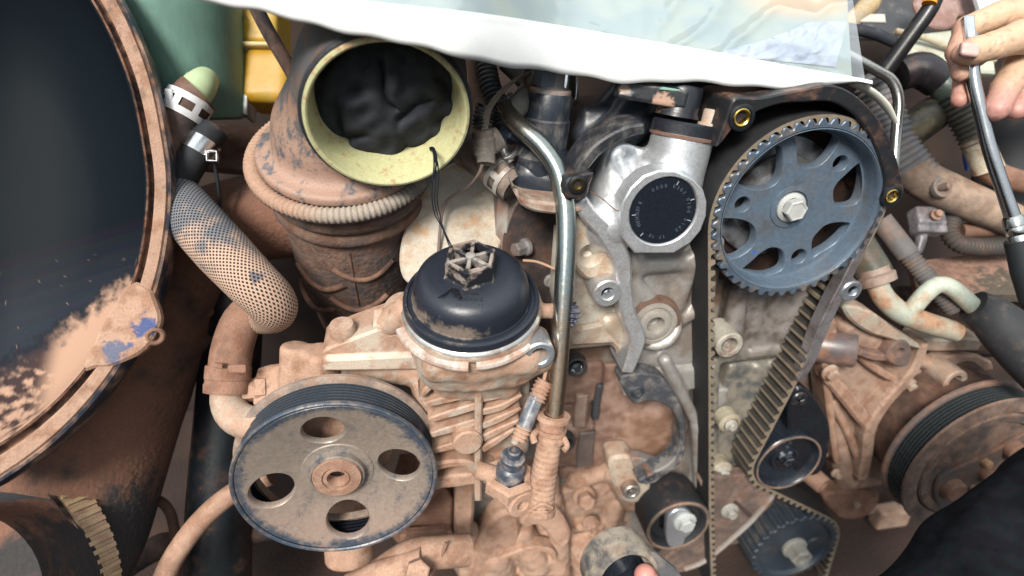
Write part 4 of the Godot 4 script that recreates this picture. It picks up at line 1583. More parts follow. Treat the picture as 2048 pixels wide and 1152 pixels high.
# ---------- engine front ----------
func engine_front() -> void:
	var t := thing("engine_block", "cast engine block and head face behind the belt", "engine", E(1250, 700, -180))
	var B := Basis(EX, EY, N)
	var g := G.new()
	prism(g, poly2([1000, 380, 1420, 300, 1700, 420, 1730, 560, 1640, 760, 1560, 960, 1480, 1180, 1000, 1300, 880, 1100, 980, 700], -150), -330, -150, 20)
	put(g, "back_wall", M.cast, dusty(Color(0.3, 0.28, 0.25), BROWN, 0.5, 0.0, 0.6, 0.3), t, 14.0)
	# head casting with ribs, left of the belt
	var s := Sdf.new()
	var cast := func(x: float, y: float, h: float) -> Vector3: return E(x, y, h)
	s.box(E(1330, 600, -130), B, Vector3(110, 170, 40), 14, 10)
	s.box(E(1190, 590, -110), B, Vector3(95, 120, 40), 12, 10)
	s.cap(E(1250, 530, -80), E(1420, 520, -90), 22, 20, 18)
	s.cap(E(1390, 510, -80), E(1355, 610, -92), 14, 18, 16)
	s.cap(E(1410, 610, -80), E(1360, 640, -95), 16, 16, 12)
	s.cyl(E(1310, 648, -110), E(1310, 648, -84), 62, 8, 8)
	s.cap(E(1260, 560, -85), E(1300, 600, -90), 20, 22, 12)
	s.cap(E(1180, 510, -70), E(1230, 520, -70), 42, 30, 12)
	s.cyl(E(1180, 510, -60), E(1180, 510, -18), 20, 3, 3, true)
	s.cap(E(1215, 640, -60), E(1250, 690, -60), 26, 20, 16)
	s.box(E(1330, 745, -120), B, Vector3(120, 36, 40), 10, 12)
	s.cap(E(1330, 720, -72), E(1395, 850, -80), 16, 14, 14)
	s.cap(E(1395, 850, -80), E(1400, 980, -90), 18, 18, 14)
	s.box(E(1404, 860, -140), B, Vector3(34, 170, 40), 8, 10)
	g = G.new()
	s.mesh(5.0, g)
	var head := func(p: Vector3, n: Vector3) -> Color:
		var q := pix(p)
		var a := 0.42 + 0.4 * na.get_noise_3dv(p) + 0.3 * nb.get_noise_3dv(p)
		var left := smoothstep(1290.0, 1230.0, q.x)
		var c := Color(0.4, 0.385, 0.36).lerp(CREAM, left)
		var stain := smoothstep(0.35, 0.85, a + 0.3 * smoothstep(1290.0, 1380.0, q.x) * smoothstep(470.0, 560.0, q.y) * smoothstep(760.0, 640.0, q.y))
		return c.lerp(Color(0.2, 0.125, 0.09).lerp(Color(0.42, 0.25, 0.14), left), stain * 0.55) * (1.0 + 0.12 * nc.get_noise_3dv(p))
	put(g, "head_casting", M.greased, head, t, 7.0)
	# pale flange curving down the left edge
	g = G.new()
	prism(g, strip([1162, 404, 1180, 432, 1205, 458, 1232, 494, 1246, 528, 1250, 566, 1254, 606, 1262, 640, 1276, 676, 1272, 704, 1256, 748], [30, 34, 36, 40, 36, 31, 30, 32, 34, 30, 24], 6, 6), -90, 6, 5)
	put(g, "flange_edge", M.alu, dusty(Color(0.8, 0.82, 0.84), TAN * 1.25, 0.16, 0.0, 0.4, 0.4), t, 6.0, "pale flange edge")
	g = G.new()
	boss(g, E(1216, 588, 10), N, 31, 13, 90, 30)
	put(g, "flange_eye", M.alu, dusty(Color(0.66, 0.68, 0.7), TAN, 0.2), t, 6.0)
	g = G.new()
	lathe(g, E(1216, 588, 4), N, [13, 4, 10, -18, 0, -20], 24)
	put(g, "thread", M.steel, plain(Color(0.7, 0.74, 0.78)), t)
	# plug
	g = G.new()
	lathe(g, E(1310, 648, -60), N, [54, -6, 53, 2, 44, 3, 40, 0, 38, 6, 34, 8, 22, 7, 19, 2, 18, -26, 0, -28], 48)
	put(g, "plug", M.cast, dusty(Color(0.36, 0.33, 0.29), BROWN, 0.12, 0.0, 0.3, 0.3), t, 6.0, "round threaded plug with a hollow socket")
	g = G.new()
	lathe(g, E(1310, 648, -61), N, [66, -20, 64, -2, 55, -1, 54, -4], 48)
	put(g, "plug_seat", M.cast, dusty(Color(0.17, 0.12, 0.1), BROWN, 0.5), t, 6.0)
	# black edged bracket round the recess
	g = G.new()
	prism(g, poly2([1243, 754, 1300, 748, 1334, 764, 1360, 806, 1372, 850, 1371, 905, 1354, 936, 1318, 958, 1292, 970, 1276, 964, 1300, 948, 1336, 930, 1358, 900, 1360, 856, 1348, 826, 1326, 808, 1296, 803, 1270, 808, 1252, 788], -10, 3), -54, -10, 4)
	put(g, "recess_rim", M.cast, spotted(dusty(Color(0.06, 0.064, 0.075), Color(0.3, 0.27, 0.24), 0.3, 0.0, 0.3, 0.5), [[E(1330, 930, -10), 30.0, Color(0.26, 0.24, 0.22), 0.8]]), t, 5.0, "dark edged rim round the rusty recess")
	g = G.new()
	boss(g, E(1276, 786, -6), N, 17, 9, 40, 20)
	put(g, "rim_eye", M.cast, dusty(BLACK * 2.0, GREY, 0.3), t, 6.0)
	g = G.new()
	lathe(g, E(1276, 786, -10), N, [9, 0, 8, -12, 0, -14], 20)
	put(g, "thread", M.steel, plain(Color(0.6, 0.65, 0.68)), t)
	g = G.new()
	boss(g, E(1302, 956, -6), N, 13, 6, 40, 14)
	put(g, "rim_eye", M.cast, dusty(BLACK * 2.0, CLAY, 0.4), t, 6.0)
	# shadowed angled fin
	g = G.new()
	prism(g, poly2([1240, 640, 1256, 700, 1246, 752, 1232, 700, 1222, 690, 1140, 694, 1138, 660], -40, 0), -120, -40, 8)
	put(g, "cream_web", M.cast, dusty(CREAM * 0.9, TAN * 0.8, 0.4), t, 8.0)
	g = G.new()
	prism(g, poly2([1120, 470, 1150, 468, 1180, 540, 1226, 600, 1262, 684, 1250, 700, 1225, 690, 1128, 694, 1110, 600], -56, 0), -110, -56, 6)
	put(g, "cream_panel", M.cast, dusty(Color(0.56, 0.53, 0.45), TAN * 0.8, 0.3, 0.0, 0.5, 0.3), t, 8.0)
	g = G.new()
	prism(g, poly2([1136, 430, 1168, 420, 1200, 470, 1234, 520, 1238, 560, 1206, 556, 1178, 562, 1158, 548, 1140, 516], -24, 4), -80, -24, 8, [circle2(E2(1181, 512, -24), 19, 24)])
	put(g, "cream_lobe", M.cast, dusty(CREAM, Color(0.45, 0.26, 0.14), 0.3, -0.1, 0.6, 0.4), t, 7.0)
	# rusty recess
	s = Sdf.new()
	s.box(E(1210, 830, -175), B, Vector3(190, 190, 30), 8)
	s.box(E(1155, 760, -150), B, Vector3(60, 60, 20), 10, 20)
	s.box(E(1140, 890, -150), B, Vector3(56, 60, 20), 10, 20)
	s.cap(E(1170, 790, -146), E(1160, 850, -146), 16, 18, 8)
	s.cap(E(1200, 775, -142), E(1192, 870, -142), 9, 8, 4, true)
	s.box(E(1300, 870, -150), B, Vector3(60, 90, 16), 10, 30)
	s.box(E(1200, 930, -146), B, Vector3(70, 50, 14), 8, 20)
	s.box(E(1160, 860, -142), B, Vector3(36, 20, 12), 6, 10)
	g = G.new()
	s.mesh(5.5, g)
	var rust := func(p: Vector3, n: Vector3) -> Color:
		var q := pix(p)
		var a := 0.5 + 0.5 * na.get_noise_3dv(p * 1.3) + 0.4 * nb.get_noise_3dv(p)
		var c := Color(0.22, 0.125, 0.093).lerp(Color(0.38, 0.25, 0.195), smoothstep(0.2, 0.85, a))
		c = c.lerp(Color(0.3, 0.15, 0.06), 0.25 * smoothstep(90.0, 30.0, Vector2(q.x - 1300.0, q.y - 880.0).length() + 50.0 * nb.get_noise_3dv(p)))
		return c
	put(g, "rusty_recess", M.cast, rust, t, 7.0, "rusty brown face inside the recess")
	for q in [[[1202, 772, 1196, 800, 1192, 842], 13, Color(0.075, 0.08, 0.088)], [[1166, 792, 1163, 820, 1160, 856], 24, Color(0.4, 0.29, 0.235)], [[1176, 866, 1172, 900, 1170, 935], 34, Color(0.17, 0.13, 0.115)]]:
		g = G.new()
		prism(g, strip(q[0], q[1], -118, 4), -140, -118, 4)
		put(g, "cast_pad", M.cast, dusty(q[2] * 0.8, q[2] * 1.15, 0.5), t, 6.0)
	for q in [[1154, 735, 21], [1132, 888, 20]]:
		g = G.new()
		lathe(g, E(q[0], q[1], -92), N, [q[2] + 6, -24, q[2] + 5, 0, q[2], 1, q[2] - 4, -3, q[2] - 8, -26, 0, -28], 32)
		put(g, "threaded_hole", M.cast, dusty(Color(0.05, 0.05, 0.052), BROWN, 0.15), t, 6.0)
		g = G.new()
		lathe(g, E(q[0], q[1], -96), N, [q[2] - 7, 2, q[2] - 8, -16, 0, -19], 24)
		put(g, "thread", M.steel, plain(Color(0.7, 0.75, 0.78)), t)
	# right of the left belt run
	s = Sdf.new()
	s.box(E(1560, 630, -130), B, Vector3(160, 110, 34), 10, 10)
	s.box(E(1490, 820, -140), B, Vector3(100, 190, 36), 10, 10)
	s.box(E(1575, 690, -112), B, Vector3(120, 12, 26), 6, 12)
	s.cap(E(1478, 580, -96), E(1460, 690, -92), 20, 28, 16)
	s.cap(E(1530, 580, -98), E(1506, 660, -104), 9, 11, 12)
	s.cap(E(1500, 662, -104), E(1590, 655, -108), 7, 7, 10)
	s.cap(E(1610, 590, -104), E(1560, 668, -104), 14, 12, 16)
	s.box(E(1512, 780, -112), B, Vector3(28, 90, 18), 8, 16)
	s.cap(E(1430, 720, -104), E(1424, 930, -104), 12, 12, 14)
	s.cap(E(1560, 700, -104), E(1500, 840, -104), 9, 9, 12)
	g = G.new()
	s.mesh(5.0, g)
	var side := func(p: Vector3, n: Vector3) -> Color:
		var q := pix(p)
		var a := 0.5 + 0.5 * na.get_noise_3dv(p * 1.4) + 0.45 * nb.get_noise_3dv(p)
		var top := smoothstep(730.0, 680.0, q.y)
		var c := Color(0.33, 0.295, 0.24).lerp(Color(0.3, 0.27, 0.25), top)
		var d := Color(0.1, 0.11, 0.115).lerp(Color(0.13, 0.1, 0.085), top)
		return c.lerp(d, smoothstep(0.2, 1.0, a)) * (1.0 + 0.12 * nc.get_noise_3dv(p))
	put(g, "oily_casting", M.greased, side, t, 7.0, "oil streaked casting between the belt runs")
	g = G.new()
	boss(g, E(1460, 692, -36), N, 34, 20, 70, 34)
	put(g, "pillar", M.cast, dusty(Color(0.46, 0.43, 0.36), BROWN, 0.3), t, 6.0)
	g = G.new()
	lathe(g, E(1460, 692, -38), N, [20, 0, 17, -26, 0, -30], 28)
	put(g, "thread", M.steel, plain(Color(0.75, 0.8, 0.84)), t)
	for q in [[1462, 850, 11, -44], [1446, 944, 15, -60]]:
		g = G.new()
		lathe(g, E(q[0], q[1], q[3]), N, [30, -40, 30, -6, 26, -2, 20, 0], 28)
		put(g, "bolt_seat", M.cast, dusty(Color(0.42, 0.38, 0.28), BROWN, 0.3), t, 6.0)
		g = G.new()
		hexbolt(g, E(q[0], q[1], q[3]), N, q[2], 14, q[2] + 6)
		put(g, "bolt", M.cast, dusty(Color(0.45, 0.43, 0.38), BROWN, 0.25), t, 6.0)
	# guard plate low between the rollers
	var gp := thing("guard_plate", "brown slanted guard plate between tensioner and crank sprocket", "plate", E(1480, 1050, -60))
	g = G.new()
	prism(g, poly2([1400, 962, 1460, 952, 1540, 950, 1556, 978, 1545, 1010, 1500, 1050, 1450, 1092, 1400, 1135, 1330, 1150, 1300, 1140, 1380, 1080, 1420, 1020], -40, 2), -70, -40, 5)
	put(g, "plate", M.dust, dusty(Color(0.1, 0.075, 0.065), Color(0.24, 0.16, 0.125), 0.5), gp, 7.0)
	g = G.new()
	prism(g, strip([1556, 984, 1510, 1040, 1460, 1086, 1410, 1126, 1370, 1142], 7, -30, 5), -44, -30, 2)
	put(g, "lip", M.cast, dusty(Color(0.34, 0.31, 0.28), CLAY, 0.3), gp, 8.0)
	g = G.new()
	hexbolt(g, E(1459, 1020, -40), N, 15, 24, 26)
	put(g, "bolt", M.cast, dusty(Color(0.36, 0.34, 0.31), BROWN, 0.25), gp, 6.0)
	g = G.new()
	prism(g, strip([1470, 1004, 1502, 1034], 8, -36, 1), -42, -36, 1)
	put(g, "slot_edge", M.dust, plain(MUD), gp)

# ---------- dusty castings below ----------
func lower_castings() -> void:
	var t := thing("oil_pump_casting", "dusty clay coloured lower casting with bolts, bottom centre", "casting", E(1100, 1050, -120))
	var B := Basis(EX, EY, N)
	var s := Sdf.new()
	s.box(E(1150, 1080, -190), B, Vector3(170, 160, 40), 14)
	s.box(E(1060, 1100, -150), B, Vector3(120, 100, 30), 14, 14)
	s.cap(E(1118, 1070, -104), E(1122, 1185, -112), 30, 28, 14)
	s.cap(E(1040, 1060, -120), E(1070, 1120, -120), 40, 50, 18)
	s.cap(E(985, 1100, -130), E(1000, 1180, -130), 60, 60, 16)
	s.cap(E(1170, 1100, -130), E(1180, 1160, -130), 44, 50, 16)
	s.cap(E(1090, 960, -120), E(1105, 1030, -110), 38, 36, 14)
	s.cap(E(1150, 960, -130), E(1230, 940, -120), 26, 22, 10)
	s.cap(E(1230, 940, -116), E(1262, 1000, -110), 36, 32, 10)
	s.box(E(1180, 1000, -160), B, Vector3(100, 90, 36), 10, 12)
	s.cap(E(1235, 1010, -130), E(1180, 1130, -130), 24, 20, 14)
	s.cap(E(1160, 1050, -116), E(1200, 1050, -120), 18, 16, 10)
	s.cap(E(940, 1060, -110), E(930, 1180, -110), 26, 24, 8)
	s.cap(E(1010, 1010, -120), E(1120, 1010, -120), 14, 12, 10)
	s.box(E(1070, 1140, -112), B, Vector3(50, 12, 20), 5, 10)
	var g := G.new()
	s.mesh(5.0, g, 3.0, nb)
	put(g, "casting", M.dust, dusty(Color(0.34, 0.24, 0.18), TAN * 1.02, 0.62, 0.2, 0.5, 0.4, 0.25), t, 7.0)
	g = G.new()
	prism(g, poly2([1040, 1046, 1062, 1024, 1092, 1018, 1120, 1026, 1140, 1060, 1142, 1080, 1130, 1094, 1112, 1092, 1096, 1070, 1076, 1052, 1052, 1056], -52, 3), -110, -52, 7)
	put(g, "finger_plate", M.dust, dusty(TAN * 0.9, TAN * 1.1, 0.5, 0.2), t, 7.0)
	g = G.new()
	prism(g, poly2([985, 1040, 1020, 1024, 1042, 1050, 1034, 1090, 1000, 1130, 985, 1180, 930, 1180, 950, 1100], -80, 3), -140, -80, 10)
	put(g, "sloping_web", M.dust, dusty(CLAY, TAN, 0.6, 0.2), t, 7.0)
	g = G.new()
	prism(g, strip([1000, 1120, 1060, 1100, 1100, 1104, 1110, 1120], [12, 14, 14, 10], -62, 4), -100, -62, 4)
	put(g, "ridge", M.dust, dusty(TAN * 0.9, TAN * 1.1, 0.5, 0.2), t, 7.0)
	g = G.new()
	hexbolt(g, E(1168, 992, -100), Vector3(0.1, -0.2, 1), 24, 40, 32)
	put(g, "bolt", M.dust, dusty(CLAY, TAN, 0.7), t, 6.0)
	g = G.new()
	lathe(g, E(1182, 1050, -88), N, [26, -10, 25, 0, 16, 1, 14, -4, 0, -5], 24)
	put(g, "round_pad", M.dust, dusty(CLAY, TAN, 0.7), t, 6.0)
	g = G.new()
	boss(g, E(1264, 986, -44), N, 24, 13, 60, 24)
	put(g, "eye", M.alu, dusty(Color(0.5, 0.48, 0.46), TAN, 0.3), t, 6.0)
	g = G.new()
	lathe(g, E(1264, 986, -46), N, [13, 0, 11, -16, 0, -18], 24)
	put(g, "thread", M.steel, plain(Color(0.65, 0.7, 0.74)), t)
	g = G.new()
	prism(g, poly2([1218, 928, 1236, 914, 1268, 918, 1290, 960, 1308, 984, 1290, 1004, 1250, 1006, 1232, 980], -70, 4), -130, -70, 8)
	put(g, "pale_ear", M.cast, dusty(CREAM, TAN, 0.45), t, 6.0)
	g = G.new()
	prism(g, poly2([1262, 916, 1310, 926, 1344, 934, 1330, 950, 1292, 972], -56, 2), -84, -56, 4)
	put(g, "grey_tongue", M.cast, dusty(Color(0.24, 0.235, 0.23), CLAY, 0.3), t, 6.0)

	t = thing("mount_bracket", "dusty reddish mount bracket under the grooved pulley's right edge", "bracket", E(900, 1020, -100))
	g = G.new()
	prism(g, poly2([770, 1060, 800, 960, 870, 950, 905, 1000, 905, 1070, 800, 1096], -70, 0), -160, -70, 6)
	put(g, "side_plate", M.dust, dusty(Color(0.24, 0.13, 0.09), CLAY, 0.6), t, 8.0)
	g = G.new()
	prism(g, poly2([912, 958, 946, 958, 950, 1000, 944, 1086, 908, 1088], -50, 0), -150, -50, 8)
	put(g, "upright", M.dust, dusty(CLAY, TAN, 0.62), t, 8.0)
	g = G.new()
	prism(g, poly2([800, 1072, 898, 1062, 905, 1068, 902, 1090, 800, 1094], -44, 0), -80, -44, 5)
	put(g, "foot", M.dust, dusty(BROWN, CLAY * 1.1, 0.6), t, 8.0)
	g = G.new()
	prism(g, poly2([812, 1066, 892, 1060, 892, 1072, 812, 1078], -34, 0), -50, -34, 3)
	put(g, "foot_bar", M.dust, dusty(BROWN, CLAY, 0.4), t, 8.0)
	g = G.new()
	tube(g, pts3([760, 1150, -150, 820, 1112, -140, 870, 1105, -140, 935, 1100, -170]), 36, 20)
	put(g, "tube", M.dust, dusty(CLAY, TAN * 0.9, 0.5, 0.2), t, 8.0)
	g = G.new()
	tube(g, pts3([700, 1175, -120, 770, 1145, -120, 850, 1120, -110]), 30, 18)
	hexbolt(g, P(835, 1140, -76), Vector3(0.2, 0.2, 1), 26, 24)
	put(g, "stub", M.dust, dusty(CLAY, TAN, 0.55, 0.2), t, 8.0)
	g = G.new()
	tube(g, pts3([893, 1085, -110, 884, 1110, -112, 862, 1150, -115, 850, 1180, -115]), 4, 8)
	solo(g, "clay_wire", "thin dusty wire hanging below the mount bracket", "wire", M.dust, plain(CLAY * 0.8))

# ---------- oil filter housing with its black cap ----------
func filter_housing() -> void:
	var k := Vector3(0.03, 0.725, 0.688).normalized()
	var o := P(943, 599, 60)
	var R := sz(o, 136)
	var t := thing("oil_filter_housing", "dusty cast oil filter housing with cooling fins and a domed black cap", "housing", E(940, 900, -20))
	var B := Basis(EX, EY, N)
	var dust := dusty(Color(0.5, 0.44, 0.36), TAN * 1.04, 0.6, 0.25, 0.5, 0.4, 0.25)
	var s := Sdf.new()
	s.cyl(o - k * 120.0, o - k * 10.0, R * 0.98, 10.0)
	s.cyl(o - k * 26.0, o - k * 8.0, R * 1.05, 6.0, 6.0)
	s.box(E(950, 812, 8), B, Vector3(116, 130, 34), 12, 24)
	s.cap(E(830, 725, -20), E(700, 730, -30), 50, 30, 20)
	s.cap(E(1080, 713, 110), E(1036, 706, 104), 31, 40, 16)
	s.cap(P(1075, 622, 40), P(1112, 622, 20), 15, 15, 8)
	s.cap(P(815, 625, 40), P(770, 650, 20), 34, 26, 14)
	s.box(E(958, 712, 112), B, Vector3(106, 22, 44), 16, 34)
	s.cap(E(880, 742, 96), E(1030, 738, 96), 34, 34, 34)
	s.cap(E(900, 768, 66), E(1010, 764, 66), 34, 34, 34)
	s.cap(E(850, 770, 20), E(856, 900, 10), 26, 30, 16)
	s.box(E(930, 938, 56), B, Vector3(95, 18, 34), 6, 8)
	s.cyl(o - k * 4.0, o + k * 30.0, R * 0.9, 2, 2, true)
	s.cap(E(800, 768, 46), E(850, 762, 46), 6, 10, 6, true)
	var g := G.new()
	s.mesh(4.5, g, 2.0, nb)
	put(g, "body", M.cast, dust, t, 7.0)
	g = G.new()
	lathe(g, o, k, [R * 1.03, -18, R * 1.045, -12, R * 1.035, -8, R * 1.015, -6, R * 1.0, -4, R * 0.96, -4], 80)
	put(g, "bright_rim", M.alu, dusty(Color(0.68, 0.68, 0.66), TAN, 0.3, 0.0, 0.5, 0.5), t, 7.0, "bright rubbed rim under the cap")
	g = G.new()
	var kb := frame(k)
	for seg in [[3.55, 4.72, 1.15], [4.82, 5.6, 1.13]]:
		lathe(g, o, k, [R * 1.0, -34, R * seg[2], -34, R * seg[2] + 2, -28, R * seg[2], -23, R * 1.0, -20], 28, false, 0.0, seg[0], seg[1])
	put(g, "lip_segment", M.cast, dusty(Color(0.62, 0.6, 0.56), TAN, 0.55, 0.0, 0.5, 0.5), t, 6.0)
	g = G.new()
	boss(g, E(1080, 713, 154), N, 29, 16, 60, 30)
	put(g, "bolt_eye", M.alu, dusty(Color(0.5, 0.54, 0.58), TAN, 0.3), t, 6.0, "bolt eye with a bare metal face")
	g = G.new()
	lathe(g, E(1080, 713, 152), N, [16, 0, 13, -20, 0, -24], 28)
	put(g, "thread", M.steel, plain(Color(0.75, 0.78, 0.8)), t)
	g = G.new()
	prism(g, poly2([644, 706, 652, 697, 740, 664, 800, 643, 818, 640, 832, 664, 846, 700, 870, 726, 860, 742, 644, 742], 34, 0), -60, 34, 5)
	put(g, "wedge_arm", M.cast, spotted(dusty(Color(0.6, 0.55, 0.48), TAN * 1.06, 0.72, 0.1), [[E(730, 666, 34), 40.0, CREAM * 1.15, 0.6], [E(790, 645, 34), 30.0, CREAM * 1.15, 0.6]]), t, 6.0)
	g = G.new()
	prism(g, poly2([642, 716, 820, 708, 870, 716, 905, 742, 642, 746], 46, 0), -20, 46, 9)
	put(g, "arm_bar", M.cast, spotted(dusty(Color(0.62, 0.56, 0.48), TAN * 1.06, 0.6, 0.0), [[E(690, 722, 46), 46.0, CREAM * 1.2, 0.75], [E(770, 716, 46), 40.0, CREAM * 1.15, 0.6]]), t, 6.0)
	var fins := [[848, 812, 952, 786], [858, 842, 952, 814], [862, 872, 952, 846], [866, 904, 952, 882],
		[964, 800, 1004, 790, 1044, 768], [964, 826, 1004, 816, 1044, 792], [964, 854, 1004, 838, 1042, 818], [964, 880, 995, 864, 1040, 842], [964, 902, 990, 886, 1030, 860]]
	for i in fins.size():
		g = G.new()
		prism(g, strip(fins[i], [17, 17, 8] if i > 3 else [14, 19, 18], 96, 4), 30, 96, 3)
		put(g, "fin", M.cast, dust, t, 7.0)
	g = G.new()
	prism(g, strip([958, 770, 958, 830, 957, 900, 957, 960, 957, 1004], [18, 15, 14, 14, 14], 103, 4), 30, 103, 4)
	put(g, "upright_rib", M.cast, dust, t, 7.0)
	g = G.new()
	prism(g, strip([866, 938, 900, 930, 935, 930, 952, 944, 990, 956], [24, 20, 18, 22, 24], 100, 4), 40, 100, 5)
	put(g, "lower_beam", M.cast, dust, t, 7.0)
	g = G.new()
	lathe(g, E(936, 888, 112), N, [32, -60, 31, -4, 27, 0, 0, 0], 36)
	put(g, "round_boss", M.cast, dust, t, 7.0)
	g = G.new()
	prism(g, poly2([870, 770, 900, 756, 955, 756, 1040, 750, 1052, 738, 1020, 786, 985, 796, 960, 800, 930, 796, 895, 786], 94, 2), 30, 94, 6)
	put(g, "skirt", M.cast, dusty(Color(0.42, 0.35, 0.29), TAN * 0.9, 0.5), t, 7.0)
	g = G.new()
	prism(g, poly2([846, 780, 868, 758, 878, 766, 850, 796, 838, 796], 96, 0), 40, 96, 4)
	put(g, "gusset", M.cast, dust, t, 7.0)
	g = G.new()
	prism(g, [Vector2(-17, -16), Vector2(15, -16), Vector2(15, 14), Vector2(-17, 14)], -10, 8, 4, [], E(961, 746, 44), B)
	put(g, "square_clip", M.dust, dusty(CLAY, TAN, 0.6), t, 6.0)
	g = G.new()
	lathe(g, P(686, 668, 24), Vector3(0.05, 0.8, 0.6), [26, -40, 25, 20, 22, 26, 0, 26], 28)
	put(g, "stub", M.dust, dusty(CREAM, TAN, 0.6), t, 7.0)
	g = G.new()
	prism(g, [Vector2(-10, -20), Vector2(10, -20), Vector2(10, 20), Vector2(-10, 20)], -50, 0, 3, [], P(754, 636, 40), frame(Vector3(-0.3, 0.3, 0.9)))
	lathe(g, P(792, 612, 36), Vector3(-0.4, 0.5, 0.77), [36, -30, 34, -4, 26, 0, 0, 2], 32)
	put(g, "rear_port", M.cast, dusty(CREAM * 0.95, TAN, 0.5), t, 7.0)

	# cap
	var cap := Node3D.new()
	cap.name = "cap"
	t.add_child(cap)
	cap.position = W(o) - t.position
	cap.set_meta("label", "domed black cap with a spoked hex grip")
	origin_of[cap] = o
	g = G.new()
	lathe(g, o, k, [R * 0.985, -10, R, -8, R, 6, R * 0.985, 10, R * 0.94, 11, R * 0.925, 7, R * 0.88, 7, R * 0.868, 11, R * 0.855, 13, R * 0.845, 27, R * 0.82, 43, R * 0.765, 57, R * 0.68, 66, R * 0.56, 70, R * 0.4, 72, 0, 73], 96)
	var cp := func(p: Vector3, n: Vector3) -> Color:
		var q := pix(p)
		var base := Color(0.02, 0.026, 0.036)
		var a := 0.5 * nb.get_noise_3dv(p) + 0.3 * nc.get_noise_3dv(p)
		var hh := (p - o).dot(k)
		var side := smoothstep(52.0, 16.0, hh) * smoothstep(8.0, 14.0, hh)
		var where := maxf(smoothstep(110.0, 20.0, Vector2(q.x - 905.0, (q.y - 665.0) * 1.6).length()), smoothstep(70.0, 20.0, Vector2(q.x - 835.0, q.y - 610.0).length()))
		where = maxf(where, 0.5 * smoothstep(60.0, 10.0, Vector2(q.x - 905.0, q.y - 555.0).length()))
		return base.lerp(Color(0.36, 0.28, 0.22), smoothstep(0.35, 0.9, where * (0.1 + 0.75 * side) + a * 0.8 + 0.05) * 0.6)
	put(g, "dome", M.plastic, cp, cap, 5.0)
	var f := SystemFont.new()
	f.font_names = PackedStringArray(["Droid Sans"])
	var em := StandardMaterial3D.new()
	em.resource_name = "raised_print"
	em.albedo_color = Color(0.17, 0.18, 0.2)
	em.roughness = 0.5
	var rows := ["25 Nm", "5 25 Nm 5", "00 025 000"]
	for i in 3:
		var tm := TextMesh.new()
		tm.font = f
		tm.text = rows[i]
		tm.font_size = 16
		tm.pixel_size = 0.62 * U
		tm.depth = 1.5 * U
		tm.curve_step = 2.0
		tm.material = em
		var mi := MeshInstance3D.new()
		mi.name = "raised_lettering"
		mi.mesh = tm
		var at: Vector3 = o + k * (73.2 - i * i * 1.5) - kb.y * (R * (0.44 + 0.1 * i)) + kb.x * 2.0
		var lean := (k - kb.y * (0.06 + 0.16 * i)).normalized()
		mi.transform = Transform3D(BAS * Basis(kb.x, lean.cross(kb.x), lean), BAS * (at - o) * U)
		cap.add_child(mi, true)
	g = G.new()
	var hr := 49.0
	var ho := o + k * 73.0
	lathe(g, ho, k, [hr + 7, -6, hr, 3, hr - 1, 34, hr - 3, 37, hr - 9, 37, hr - 11, 22], 6, true, 0.42)
	put(g, "hex_wall", M.plastic, dusty(Color(0.02, 0.022, 0.027), Color(0.36, 0.3, 0.26), 0.36, 0.2, 0.3, 0.8, 0.12), cap, 5.0)
	g = G.new()
	lathe(g, ho, k, [hr - 8, 12, 0, 10], 6, false, 0.42)
	put(g, "hex_floor", M.plastic, dusty(Color(0.02, 0.02, 0.022), Color(0.3, 0.24, 0.2), 0.5, 0.0, 0.3, 0.8), cap, 5.0)
	for i in 6:
		g = G.new()
		var a := 0.42 + TAU * i / 6.0
		var dv := kb.x * cos(a) + kb.y * sin(a)
		prism(g, [Vector2(0, -3.2), Vector2(hr - 5, -3.6), Vector2(hr - 5, 3.6), Vector2(0, 3.2)], 8, 36, 1.2, [], ho, Basis(dv, k.cross(dv), k))
		put(g, "spoke", M.plastic, dusty(Color(0.03, 0.03, 0.034), Color(0.34, 0.3, 0.27), 0.46, 0.1, 0.3, 1.0, 0.14), cap, 5.0)
	g = G.new()
	lathe(g, ho, k, [9, 20, 9, 38, 6, 40, 0, 40], 16)
	put(g, "hub", M.plastic, plain(Color(0.3, 0.28, 0.26)), cap)
	g = G.new()
	var rngc := RandomNumberGenerator.new()
	rngc.seed = 3
	for i in 9:
		var a := rngc.randf_range(-0.6, 0.9)
		var st := ho - kb.y * 50.0 - kb.x * 32.0 + k * 2.0
		tube(g, [st, st + (kb.x * cos(a * 3.0) - kb.y * absf(sin(a * 2.0)) - k * 0.1) * rngc.randf_range(8.0, 20.0), st + (kb.x * cos(a * 3.0 + 0.7) - kb.y * 0.9) * rngc.randf_range(14.0, 26.0) - k * 3.0], 0.9, 4)
	put(g, "thread_tangle", M.cloth, plain(Color(0.02, 0.02, 0.024)), cap, 30.0)

